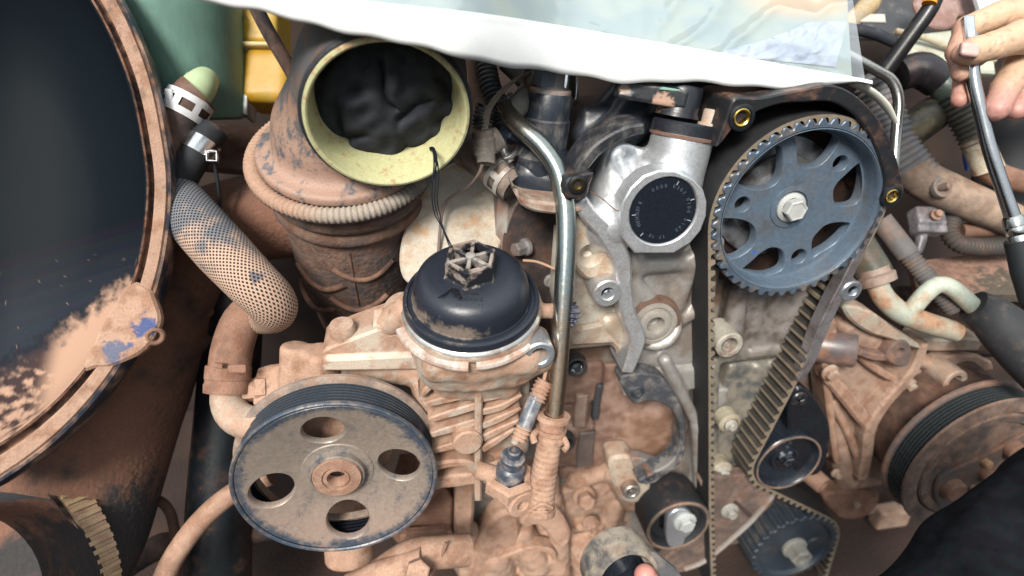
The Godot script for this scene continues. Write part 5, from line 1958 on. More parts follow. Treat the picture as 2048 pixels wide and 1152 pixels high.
# ---------- power steering pump and its pulley ----------
func steering_pump() -> void:
	var h := 128.0
	var c := E(673, 966, h)
	var c2 := Vector2(c.dot(EX), c.dot(EY))
	var R := sz(c, 201.3)
	var face := func(p: Vector3, n: Vector3) -> Color:
		var q := p - c
		var r := (q - N * q.dot(N)).length() / R
		var d := 0.76 + 0.3 * na.get_noise_3dv(p * 1.4) + 0.24 * nb.get_noise_3dv(p) + 0.2 * nc.get_noise_3dv(p) - 0.5 * smoothstep(0.83, 0.93, r)
		d -= 0.25 * smoothstep(0.34, 0.24, r) * smoothstep(0.2, 0.3, r)
		var dust := Color(0.32, 0.265, 0.22).lerp(Color(0.39, 0.29, 0.235), smoothstep(0.0, 120.0, pix(p).y - 940.0))
		var col := Color(0.07, 0.092, 0.125).lerp(dust, smoothstep(0.1, 0.75, d))
		var chip := smoothstep(0.5, 0.58, nb.get_noise_3dv(p * 2.0 + Vector3(30, 5, 0))) * smoothstep(0.8, 0.86, r)
		return col.lerp(Color(0.025, 0.04, 0.08), chip * 0.8)
	var t := thing("steering_pump_pulley", "large dusty grooved pulley with four round holes", "pulley", c - N * 40.0)
	var g := G.new()

	lathe(g, c, N, [R * 0.94, -12, R * 0.992, -9, R, -5, R * 0.994, -0.5, R * 0.982, 1, R * 0.965, 0, R * 0.955, -2.5], 128)
	put(g, "front_rim", M.painted, face, t, 5.5, "blue grey worn front rim")
	g = G.new()
	var holes := []
	var inner := []
	var hd := -26.0
	var hc := []
	for q in [[647, 858.5], [799, 926], [545, 976.5], [697, 1035.5]]:
		hc.append(E2(q[0], q[1], h + hd + 2.0))
		holes.append(circle2(hc[-1], sz(E(q[0], q[1], h), 42), 40))
	for k in 4:
		for j in 64:
			var q2: Vector2 = c2 + Vector2.from_angle(TAU * j / 64.0) * R * [0.34, 0.5, 0.66, 0.82][k]
			var free := true
			for m in hc:
				free = free and q2.distance_to(m) > 56.0
			if free:
				inner.append(q2)
	prism(g, circle2(c2, R * 0.958, 128), h - 40, h + hd, 3, holes, Vector3.ZERO, Basis(EX, EY, N), false, inner)
	for i in g.v.size():
		var q3 := g.v[i] - c
		g.v[i] += N * (((q3 - N * q3.dot(N)).length() / R - 0.5) * 52.0)
	put(g, "web", M.painted, face, t, 5.5)
	hd = -37.0
	g = G.new()
	lathe(g, c + N * hd, N, [R * 0.37, 1, R * 0.35, 6, R * 0.3, 6, R * 0.275, 8, R * 0.27, 20, R * 0.25, 22], 64)
	put(g, "hub_step", M.painted, face, t, 5.5)
	g = G.new()
	lathe(g, c + N * (hd - 8.0), N, [R * 0.235, -8, R * 0.235, 10, R * 0.24, 14, R * 0.245, 30, R * 0.235, 34, R * 0.15, 35, R * 0.145, 31, R * 0.125, 31, R * 0.12, 34, R * 0.1, 34, R * 0.09, 30, R * 0.085, 4, 0, 0], 64)
	put(g, "hub", M.dust, dusty(CLAY, TAN * 0.92, 0.55, 0.0, 0.3, 0.5), t, 6.0)
	g = G.new()
	var prof := [R * 0.9, -10.0]
	for i in 6:
		var hh := -13.0 - i * 8.8
		prof.append_array([R * 0.972, hh, R * 0.972, hh - 2.6, R * 0.905, hh - 4.6, R * 0.905, hh - 6.8])
	prof.append_array([R * 0.972, -65.8, R * 0.972, -67.0])
	lathe(g, c, N, prof, 128)
	put(g, "grooved_band", M.gloss, func(p: Vector3, n: Vector3) -> Color:
		var q := p - c
		var r := (q - N * q.dot(N)).length() / R
		return Color(0.005, 0.006, 0.009).lerp(Color(0.05, 0.06, 0.075), smoothstep(0.95, 0.972, r)), t, 30.0)
	g = G.new()
	lathe(g, c, N, [R * 0.95, -66, R * 1.0, -67, R * 1.035, -72, R * 1.035, -80, R * 0.88, -84, R * 0.86, -80, R * 0.86, -60], 128)
	put(g, "back_flange", M.dust, dusty(Color(0.2, 0.16, 0.14), Color(0.38, 0.28, 0.22), 0.6, 0.0, 0.4, 0.6), t, 7.0, "dusty back flange")

	t = thing("steering_pump", "dust covered pump body with unions behind the grooved pulley", "pump", c - N * 140.0)
	var s := Sdf.new()
	s.cyl(c - N * 200.0, c - N * 92.0, 110, 10)
	s.cyl(P(588, 790, -50), P(592, 690, -20), 31, 8, 8)
	s.box(P(572, 776, -60), frame(Vector3(-0.1, 0.3, 0.95)), Vector3(56, 40, 30), 8, 6)
	s.cap(P(545, 750, -60), P(600, 745, -50), 22, 24, 10)
	s.cyl(P(640, 800, -60), P(646, 700, -16), 40, 10, 10)
	s.box(P(650, 770, -60), frame(Vector3(0, 0.3, 0.95)), Vector3(50, 50, 30), 10, 8)
	s.cyl(P(690, 950, -290), P(700, 1120, -310), 60, 8, 8)
	g = G.new()
	s.mesh(4.5, g)
	put(g, "body", M.dust, dusty(CLAY, TAN * 1.05, 0.72, 0.2, 0.4, 0.3), t, 7.0)
	g = G.new()
	lathe(g, P(520, 778, -52), Vector3(-0.93, -0.05, 0.25), [32, -14, 32, 6, 28, 8, 26, 8], 6, true, 0.3)
	lathe(g, P(510, 780, -50), Vector3(-0.93, -0.05, 0.25), [25, -6, 25, 22, 22, 25, 0, 25], 6, true, 0.0)
	put(g, "hex_union", M.dust, dusty(CLAY, TAN * 1.05, 0.7, 0.2), t, 7.0)
	g = G.new()
	lathe(g, P(636, 742, -6), Vector3(0.1, 0.5, 0.85), [14, -10, 14, 6, 10, 8, 0, 8], 20)
	put(g, "stud", M.cast, dusty(Color(0.45, 0.42, 0.42), TAN, 0.3), t)

# ---------- steel pipe, sensor, harness ----------
func centre_pipes() -> void:
	var t := thing("steel_pipe", "bent bright steel coolant pipe standing between cap and black disc", "pipe", P(1105, 840, 40))
	var g := G.new()
	tube(g, pts3([1010, 212, 40, 1024, 238, 50, 1050, 262, 62, 1086, 296, 70, 1116, 344, 72, 1130, 410, 72, 1132, 480, 70, 1129, 560, 66, 1124, 640, 60, 1117, 740, 50, 1106, 850, 40]), [19, 19, 19, 19, 19, 18.5, 18, 18, 18], 28)
	var pp := func(p: Vector3, n: Vector3) -> Color:
		var q := pix(p)
		var c := Color(0.3, 0.37, 0.41).lerp(Color(0.34, 0.37, 0.32), 0.5 + 0.5 * na.get_noise_3dv(p * 2.0))
		var d := smoothstep(540.0, 760.0, q.y + 80.0 * nb.get_noise_3dv(p)) + 0.45 * smoothstep(300.0, 230.0, q.y)
		return c.lerp(Color(0.5, 0.36, 0.25), clampf(d + 0.25 * nc.get_noise_3dv(p), 0.0, 1.0))
	put(g, "pipe", M.bare, pp, t, 6.0)
	g = G.new()
	tube(g, pts3([1008, 238, 40, 1020, 226, 38, 1040, 208, 30, 1060, 170, 0, 1066, 140, -20]), [21, 22, 20, 16, 14], 20)
	put(g, "rubber_joint", M.rubber, dusty(Color(0.13, 0.13, 0.11), GREY, 0.5), t, 7.0)
	t = thing("pipe_hose", "short ribbed dusty hose on the lower end of the steel pipe", "hose", P(1080, 1030, -20))
	g = G.new()
	tube(g, pts3([1106, 832, 40, 1098, 890, 30, 1088, 950, 12, 1080, 1020, -12]), [26, 24, 26, 28], 24, true, 0.5, 12.0)
	put(g, "hose", M.dust, dusty(CLAY, TAN * 1.03, 0.75, 0.0, 0.3, 0.4), t, 7.0)
	var ax := P(1106, 832, 40) - P(1088, 950, 12)
	g = G.new()
	lathe(g, P(1101, 868, 33), ax, [25, -12, 30, -12, 30, -4, 28, -2, 28, 3, 30, 5, 30, 13, 25, 13], 36)
	tube(g, [P(1075, 862, 45), P(1066, 872, 60), P(1070, 886, 64)], 7, 8)
	tube(g, [P(1124, 870, 40), P(1134, 890, 48), P(1128, 900, 56)], 6, 8)
	lathe(g, P(1106, 836, 40), ax, [29, -4, 33, -2, 33, 8, 20, 8], 36)
	put(g, "clamp", M.dust, dusty(CLAY, TAN * 1.03, 0.7), t, 7.0)
	g = G.new()
	lathe(g, P(1081, 1016, -10), ax, [28, -8, 31, -8, 31, 6, 28, 6], 36)
	tube(g, [P(1060, 1022, 14), P(1084, 1008, 26), P(1104, 1016, 16)], 4, 8)
	prism(g, [Vector2(-16, -10), Vector2(16, -10), Vector2(16, 10), Vector2(-16, 10)], -20, 8, 3, [], P(1080, 1028, 14), frame(Vector3(0, -0.2, 1)))
	put(g, "lower_clamp", M.dust, dusty(CLAY, TAN * 1.03, 0.7), t, 7.0)

	# oil pressure sensor
	var k := Vector3(0.12, 0.82, 0.56).normalized()
	var o := P(1018, 958, 0)
	t = thing("pressure_sensor", "blue black pressure sensor screwed into a tan hex", "sensor", o)
	g = G.new()
	lathe(g, o, k, [52, -16, 52, 10, 47, 15, 34, 15], 6, true, 0.5)
	put(g, "hex", M.dust, dusty(CLAY, TAN * 1.05, 0.7), t, 6.0)
	g = G.new()
	lathe(g, o, k, [29, 10, 29, 34, 26, 40, 21, 44, 19, 52, 19, 60, 24, 62, 24, 68, 21, 70, 14, 70, 13, 84, 9, 86, 7, 80, 0, 80], 40)
	put(g, "sensor_body", M.plastic, dusty(Color(0.05, 0.065, 0.09), Color(0.34, 0.3, 0.28), 0.32, 0.25, 0.3, 0.7), t, 5.0)
	g = G.new()
	tube(g, pts3([1030, 885, 52, 1036, 866, 56, 1046, 850, 56]), [9, 7, 8], 10)
	put(g, "wire_tail", M.rubber, dusty(GREY, CREAM, 0.5), t, 6.0)
	t = thing("sensor_lead", "grey sleeved lead with ribbed ends running up beside the fins", "lead", P(1050, 850, 56))
	g = G.new()
	tube(g, pts3([1038, 878, 55, 1050, 850, 56]), 15, 16, true, 2.0, 8.0)
	put(g, "ribbed_end", M.dust, dusty(CLAY, TAN * 1.05, 0.7), t, 6.0)
	g = G.new()
	tube(g, pts3([1047, 858, 56, 1061, 822, 54, 1075, 790, 52]), 15, 18)
	put(g, "sleeve", M.plastic, dusty(Color(0.09, 0.11, 0.14), Color(0.36, 0.34, 0.33), 0.4, 0.0, 0.4, 0.7), t, 5.0)
	g = G.new()
	tube(g, pts3([1073, 800, 52, 1082, 778, 50, 1090, 762, 48]), 16, 16, true, 2.2, 8.0)
	put(g, "ribbed_end", M.dust, dusty(CLAY, TAN * 1.05, 0.65), t, 6.0)
	g = G.new()
	tube(g, pts3([1086, 768, 48, 1094, 735, 40, 1104, 700, 24, 1110, 640, 10]), 4, 8)
	put(g, "wire", M.dust, plain(TAN * 0.9), t)
	t = thing("drain_stub", "dusty round stub with a bore below the hex sensor", "fitting", E(1000, 985, 30))
	g = G.new()
	var sa := (P(1052, 1018, 10) - P(985, 968, -30)).normalized()
	boss(g, P(1046, 1012, 20), Vector3(0.5, -0.4, 0.76), 30, 11, 90, 20)
	put(g, "stub", M.dust, dusty(CLAY, TAN * 1.05, 0.7), t, 6.0)
	g = G.new()
	tube(g, [P(955, 940, 0), P(985, 948, 0), P(1010, 955, -4)], 18, 14)
	put(g, "arm", M.dust, dusty(CLAY, TAN, 0.7), t, 7.0)

	# harness beside the intake mouth
	t = thing("wire_branch", "tan wires in split corrugated sleeves beside the intake mouth", "wiring", P(975, 300, 20))
	for i in 3:
		g = G.new()
		tube(g, pts3([965 + i * 4, 262, 40, 970 + i * 5, 225 - i * 2, 44, 998 + i * 5, 185 - i * 2, 44, 1035 + i * 2, 158 - i * 2, 34, 1066, 144, 20]), 3.4, 8)
		put(g, "wire", M.dust, dusty(Color(0.3, 0.25, 0.19), CREAM * 0.7, 0.4), t, 8.0)
	g = G.new()
	tube(g, pts3([958, 256, 36, 960, 232, 36, 968, 212, 36]), 12, 12, true, 2.5, 7.0)
	tube(g, pts3([972, 262, 34, 984, 228, 36, 1002, 206, 38, 1026, 190, 40]), 7, 10, true, 2.2, 7.0)
	put(g, "split_sleeve", M.plastic, dusty(BLACK, Color(0.36, 0.34, 0.33), 0.4, 0.0, 0.2, 0.9), t, 7.0)
	g = G.new()
	lathe(g, P(1058, 152, 24), Vector3(-0.75, 0.25, 0.6), [24, -30, 24, -10, 20, -8, 23, -6, 23, 4, 18, 6, 14, 6, 12, -2, 0, -2], 28)
	put(g, "ribbed_plug", M.dust, dusty(BROWN, GREY, 0.5), t, 7.0)
	t = thing("wire_plug", "dusty grey round plug with a side outlet beside the intake mouth", "plug", P(975, 290, 30))
	g = G.new()
	lathe(g, P(968, 288, 40), Vector3(-0.1, 0.9, 0.4), [24, -18, 25, 10, 21, 14, 20, 26, 0, 26], 28)
	tube(g, pts3([975, 290, 30, 1000, 276, 26]), 24, 16)
	tube(g, pts3([968, 296, 40, 972, 318, 38, 972, 328, 38]), [20, 19, 18], 16)
	put(g, "plug", M.dust, dusty(Color(0.14, 0.125, 0.11), Color(0.3, 0.26, 0.22), 0.5), t, 7.0)
	g = G.new()
	tube(g, pts3([964, 330, 44, 958, 348, 30, 935, 375, -20, 900, 396, -60, 884, 425, -80, 876, 520, -90]), 3.4, 8)
	put(g, "wire", M.dust, plain(Color(0.2, 0.15, 0.13)), t)
	g = G.new()
	lathe(g, P(1012, 262, 24), Vector3(-0.6, 0.1, 0.8), [20, -30, 20, 0, 16, 4, 0, 4], 6, true)
	put(g, "blue_black_cap", M.plastic, dusty(BLUEBLACK, GREY, 0.2), t, 7.0)
	g = G.new()
	tube(g, pts3([1004, 280, 24, 1010, 305, 24, 1022, 325, 24]), [9, 10, 8], 10)
	tube(g, pts3([1008, 318, 30, 1020, 314, 30, 1034, 302, 30]), [5, 7, 4], 8)
	put(g, "cable_tie", M.plastic, dusty(BLACK, GREY, 0.3), t, 7.0)
	g = G.new()
	tube(g, pts3([930, 300, -60, 985, 335, -40, 1032, 375, -20]), 36, 22)
	t = thing("clamped_hose", "dusty brown hose with a pale spring clamp above the heat shield", "hose", P(985, 335, -40))
	put(g, "hose", M.rubber, dusty(BLACK * 2.0, Color(0.3, 0.23, 0.18), 0.6), t, 7.0)
	g = G.new()
	var ca := P(1032, 375, -20) - P(985, 335, -40)
	var cc := P(1006, 353, -31)
	for q in [-13.0, 13.0]:
		lathe(g, cc, ca, [36.5, q - 5, 39, q - 5, 39, q + 5, 36.5, q + 5], 36)
	for i in 6:
		lathe(g, cc, ca, [36.5, -9, 38.6, -9, 38.6, 9, 36.5, 9], 4, false, 0.0, i * TAU / 6.0, i * TAU / 6.0 + 0.35)
	put(g, "spring_clamp", M.painted, dusty(Color(0.5, 0.48, 0.44), CLAY, 0.3), t, 7.0)
	g = G.new()
	tube(g, pts3([968, 110, -90, 980, 170, -80, 1000, 225, -70, 1008, 262, -50]), 22, 14, true, 2.0, 10.0)
	solo(g, "grey_conduit", "dark blue grey corrugated conduit right of the intake elbow", "conduit", M.plastic, dusty(Color(0.06, 0.07, 0.09), GREY, 0.3), 9.0)
	g = G.new()
	tube(g, pts3([945, 120, -120, 955, 190, -120, 975, 240, -110]), 14, 12)
	solo(g, "tan_pipe", "tan upright pipe beside the dark conduit", "pipe", M.dust, dusty(CLAY, TAN, 0.5), 9.0)
	g = G.new()
	tube(g, pts3([1010, 125, -90, 1050, 165, -80, 1072, 205, -70]), 18, 14)
	solo(g, "grey_hose", "grey brown hose slanting behind the wire branch", "hose", M.rubber, dusty(Color(0.16, 0.14, 0.12), GREY, 0.5), 9.0)
	g = G.new()
	tube(g, pts3([1140, 600, 56, 1146, 625, 60, 1140, 655, 56]), [6, 14, 5], 10, true, 3.0, 8.0)
	solo(g, "frayed_plug", "small frayed black plug tucked behind the steel pipe", "plug", M.plastic, dusty(Color(0.02, 0.025, 0.05), Color(0.3, 0.32, 0.36), 0.2, 0.0, 0.2, 0.9), 5.0)
	# loose roller held in the foreground
	t = thing("loose_roller", "loose dusty flanged roller held at the bottom edge", "roller", P(1262, 1165, 90))
	var la := Vector3(0.25, -0.25, 0.93).normalized()
	var lo := P(1254, 1160, 90)
	g = G.new()
	lathe(g, lo, la, [sz(lo, 76), -60, sz(lo, 74), -10, sz(lo, 68), 0, sz(lo, 60), 2, sz(lo, 54), -4, sz(lo, 50), -16, sz(lo, 46), -60, 0, -64], 64)
	put(g, "roller", M.rubber, dusty(Color(0.05, 0.055, 0.065), Color(0.34, 0.29, 0.23), 0.45, 0.2, 0.5, 0.5), t, 6.0)
	g = G.new()
	lathe(g, lo, la, [sz(lo, 49), -12, sz(lo, 45.5), -59, 0, -63], 64)
	put(g, "bore", M.gloss, plain(Color(0.016, 0.02, 0.028)), t, 9.0)
	g = G.new()
	var lb := frame(la)
	prism(g, [Vector2(20, 58), Vector2(58, 42), Vector2(110, -10), Vector2(140, -60), Vector2(60, -60), Vector2(50, 0)], -22, -4, 4, [], lo, lb)
	put(g, "side_plate", M.plastic, dusty(Color(0.12, 0.12, 0.125), Color(0.3, 0.26, 0.22), 0.3), t, 6.0)

# ---------- right: bracket, compressor, pipes and hoses ----------
func accessory_bracket() -> void:
	var t := thing("compressor_bracket", "dusty ribbed casting between the toothed belt and the right pulley", "bracket", E(1740, 820, -60))
	var B := Basis(EX, EY, N)
	var dust := dusty(Color(0.24, 0.16, 0.125), Color(0.46, 0.31, 0.23), 0.62, 0.3, 0.4, 0.3, 0.3)
	var s := Sdf.new()
	s.box(E(1712, 800, -110), B, Vector3(74, 190, 22), 10, 10)
	s.box(E(1790, 770, -112), B, Vector3(80, 96, 22), 10, 12)
	s.box(E(1740, 900, -116), B, Vector3(66, 80, 22), 10, 12)
	s.cap(E(1690, 645, -84), E(1800, 708, -84), 30, 26, 14)
	s.cap(E(1800, 708, -84), E(1900, 738, -96), 24, 22, 14)
	s.box(E(1700, 690, -84), B, Vector3(60, 40, 20), 8, 12)
	s.cap(E(1664, 800, -92), E(1690, 960, -92), 20, 30, 12)
	s.cap(E(1700, 960, -92), E(1750, 955, -96), 28, 24, 12)
	s.cap(E(1896, 752, -80), E(1860, 740, -120), 38, 38, 14)
	s.box(E(1840, 800, -124), B, Vector3(50, 50, 20), 8, 12)
	s.cap(E(1800, 800, -94), E(1830, 860, -104), 18, 22, 10)
	s.cap(E(1770, 860, -98), E(1800, 900, -104), 20, 18, 10)
	s.box(E(1780, 1030, -140), B, Vector3(60, 40, 26), 12, 12)
	s.cap(E(1680, 1000, -116), E(1730, 1010, -116), 32, 30, 14)
	s.cap(E(1740, 700, -90), E(1770, 780, -96), 16, 20, 12, true)
	s.cap(E(1690, 860, -90), E(1712, 930, -92), 15, 20, 10, true)
	var g := G.new()
	s.mesh(5.0, g)
	put(g, "casting", M.dust, dust, t, 8.0)
	g = G.new()
	prism(g, poly2([1640, 660, 1668, 640, 1740, 668, 1812, 716, 1850, 744, 1812, 790, 1778, 846, 1762, 900, 1756, 952, 1724, 978, 1680, 972, 1662, 900, 1640, 770], -78, 3), -120, -78, 9)
	put(g, "web_plate", M.dust, dusty(Color(0.24, 0.16, 0.125), Color(0.4, 0.27, 0.2), 0.6, 0.2, 0.4, 0.3), t, 8.0)
	for r in [[1664, 806, 1690, 850, 1712, 900, 1726, 944], [1700, 690, 1740, 730, 1790, 760, 1830, 768], [1652, 700, 1656, 760, 1664, 830, 1676, 930]]:
		g = G.new()
		prism(g, strip(r, [12, 16, 16, 10], -56, 4), -100, -56, 5)
		put(g, "rib", M.dust, dusty(CLAY, TAN * 0.9, 0.55, 0.2), t, 7.0)
	g = G.new()
	prism(g, strip([1852, 690, 1838, 730, 1812, 768, 1770, 816, 1744, 862, 1738, 910, 1728, 962], [20, 22, 22, 26, 26, 24, 22], -34, 5), -100, -34, 6)
	put(g, "curved_rib", M.dust, dust, t, 7.0)
	g = G.new()
	prism(g, strip([1662, 760, 1690, 790, 1722, 830, 1750, 868], [24, 28, 28, 20], -40, 4), -90, -40, 7)
	put(g, "rib", M.dust, dusty(CLAY, TAN * 0.95, 0.6, 0.2), t, 7.0)
	g = G.new()
	prism(g, strip([1720, 706, 1752, 716, 1790, 716], [14, 16, 18], -30, 3), -70, -30, 4)
	prism(g, poly2([1772, 716, 1786, 690, 1806, 680, 1822, 692, 1824, 716, 1812, 734, 1790, 732], -26, 4), -80, -26, 4, [circle2(E2(1799, 706, -26), 11, 20)])
	put(g, "eye_plate", M.dust, dusty(Color(0.13, 0.1, 0.09), CLAY, 0.4), t, 7.0, "dark eye plate with a hole")
	g = G.new()
	prism(g, poly2([1690, 612, 1740, 622, 1790, 656, 1840, 690, 1836, 700, 1780, 680, 1740, 668, 1700, 640], -30, 3), -90, -30, 6)
	put(g, "top_flange", M.dust, dusty(Color(0.4, 0.38, 0.31), TAN, 0.45), t, 7.0)
	g = G.new()
	lathe(g, E(1712, 700, -50), Vector3(0.9, -0.1, 0.4), [46, -90, 46, -6, 42, 0, 0, 2], 32)
	put(g, "grey_drum", M.plastic, spotted(dusty(Color(0.12, 0.1, 0.1), CLAY, 0.3), [[E(1676, 688, -14), 9.0, Color(0.3, 0.6, 0.4), 0.8]]), t, 7.0, "grey round drum with a green mark")
	g = G.new()
	prism(g, strip([1836, 690, 1880, 692, 1930, 690, 1964, 692], [26, 30, 32, 28], -60, 3), -120, -60, 6)
	put(g, "pale_bar", M.cast, dusty(CREAM * 0.9, TAN, 0.4), t, 8.0)
	g = G.new()
	prism(g, poly2([1880, 716, 1960, 712, 1990, 740, 1900, 748], -70, 2), -130, -70, 6)
	put(g, "side_web", M.dust, dust, t, 8.0)
	g = G.new()
	boss(g, E(1912, 764, -10), N, 34, 18, 90, 30)
	put(g, "bolt_eye", M.cast, dusty(Color(0.45, 0.38, 0.31), TAN * 0.9, 0.5), t, 7.0)
	g = G.new()
	lathe(g, E(1912, 764, -12), N, [18, 0, 15, -20, 0, -24], 24)
	put(g, "thread", M.steel, plain(Color(0.62, 0.7, 0.78)), t)
	for q in [[1660, 745, 17, -40], [1755, 872, 14, -70], [1708, 1004, 12, -70], [1672, 946, 9, -50], [1818, 770, 14, -60]]:
		g = G.new()
		hexbolt(g, E(q[0], q[1], q[3]), N, q[2], 18, q[2] + 6)
		put(g, "bolt", M.dust, dusty(CLAY, CREAM * 0.8, 0.5), t, 7.0)
	g = G.new()
	boss(g, E(1648, 972, -20), Vector3(0.5, -0.5, 0.7), 27, 15, 70, 30)
	put(g, "stub_pipe", M.dust, dusty(CLAY, TAN * 0.8, 0.5), t, 7.0)
	g = G.new()
	prism(g, poly2([1650, 990, 1700, 984, 1760, 990, 1740, 1030, 1690, 1040, 1660, 1020], -60, 3), -110, -60, 6)
	put(g, "foot_plate", M.dust, dusty(BROWN, CLAY, 0.6), t, 7.0)
	g = G.new()
	prism(g, poly2([1640, 1060, 1900, 1040, 1960, 1180, 1600, 1200], -190, 0), -260, -190, 10)
	put(g, "lower_panel", M.dust, dusty(MUD, CLAY * 0.8, 0.5), t, 12.0)

func compressor() -> void:
	var h := 120.0
	var c := E(1962.5, 932.7, h)
	var R := sz(c, 168.6)
	var t := thing("compressor_pulley", "brown dusty grooved pulley with clutch plate at the right edge", "pulley", c - N * 40.0)
	var g := G.new()
	var prof := [R * 0.9, -8.0]
	for i in 6:
		var hh := -9.0 - i * 8.4
		prof.append_array([R * 0.972, hh, R * 0.972, hh - 2.4, R * 0.905, hh - 4.4, R * 0.905, hh - 6.4])
	prof.append_array([R * 0.972, -59.4, R * 0.972, -61])
	lathe(g, c, N, prof, 128)
	put(g, "grooved_band", M.gloss, func(p: Vector3, n: Vector3) -> Color:
		var q := p - c
		var r := (q - N * q.dot(N)).length() / R
		return Color(0.01, 0.011, 0.014).lerp(Color(0.05, 0.055, 0.062), smoothstep(0.94, 0.97, r)), t, 30.0)
	g = G.new()
	lathe(g, c, N, [R * 0.95, -61, R * 1.0, -62, R * 1.02, -66, R * 1.02, -72, R * 0.9, -76, 0, -76], 128)
	put(g, "back_flange", M.dust, dusty(Color(0.14, 0.11, 0.1), CLAY, 0.4), t, 8.0)
	g = G.new()
	lathe(g, c, N, [R * 0.95, -9, R * 0.99, -8, R, -5, R * 0.99, 0, R * 0.82, 2, R * 0.81, -3, R * 0.795, -14], 128)
	put(g, "front_rim", M.dust, dusty(Color(0.075, 0.06, 0.056), Color(0.25, 0.165, 0.125), 0.5, 0.2, 0.3, 0.4), t, 8.0)
	g = G.new()
	lathe(g, c, N, [R * 0.79, -16, R * 0.79, -2, R * 0.765, 2, R * 0.68, 2, R * 0.66, -6, R * 0.4, -8, 0, -8], 96)
	put(g, "clutch_plate", M.dust, dusty(Color(0.07, 0.056, 0.052), Color(0.24, 0.155, 0.115), 0.5, 0.2), t, 8.0)
	g = G.new()
	var px := [1868, 978, 1880, 952, 1930, 926, 1990, 898, 2060, 862, 2110, 880, 2110, 960, 2040, 1000, 1960, 1036, 1900, 1040, 1874, 1010]
	prism(g, poly2(px, h, 3), h - 12, h + 4, 4)
	put(g, "spider", M.dust, dusty(Color(0.085, 0.075, 0.072), BROWN, 0.4, 0.2), t, 8.0)
	for q in [[1912, 984, 30, 26], [1984, 954, 24, 16], [2035, 905, 26, 22]]:
		g = G.new()
		lathe(g, E(q[0], q[1], h + 20), N, [q[2], -16, q[2] * 0.98, 2, q[2] * 0.85, 6, 0, 6], 28)
		put(g, "pad", M.dust, dusty(BROWN, CLAY * 0.85, 0.55), t, 7.0)
	for q in [[1976, 928, 11], [1950, 980, 10]]:
		g = G.new()
		lathe(g, E(q[0], q[1], h + 14), N, [q[2], -10, q[2], 4, q[2] * 0.7, 8, 0, 8], 20)
		put(g, "rivet", M.dust, dusty(CLAY, Color(0.4, 0.24, 0.12), 0.6), t, 7.0)
	t = thing("compressor", "brown compressor body behind the right pulley", "compressor", c - N * 150.0)
	g = G.new()
	var s := Sdf.new()
	s.cyl(c - N * 300.0, c - N * 82.0, R * 0.8, 14)
	s.cap(c - N * 90.0 + EX * 40.0 + EY * 130.0, c - N * 200.0 + EX * 60.0 + EY * 130.0, 60, 60, 14)
	s.mesh(9.0, g)
	put(g, "body", M.dust, dusty(MUD, BROWN, 0.5), t, 12.0)

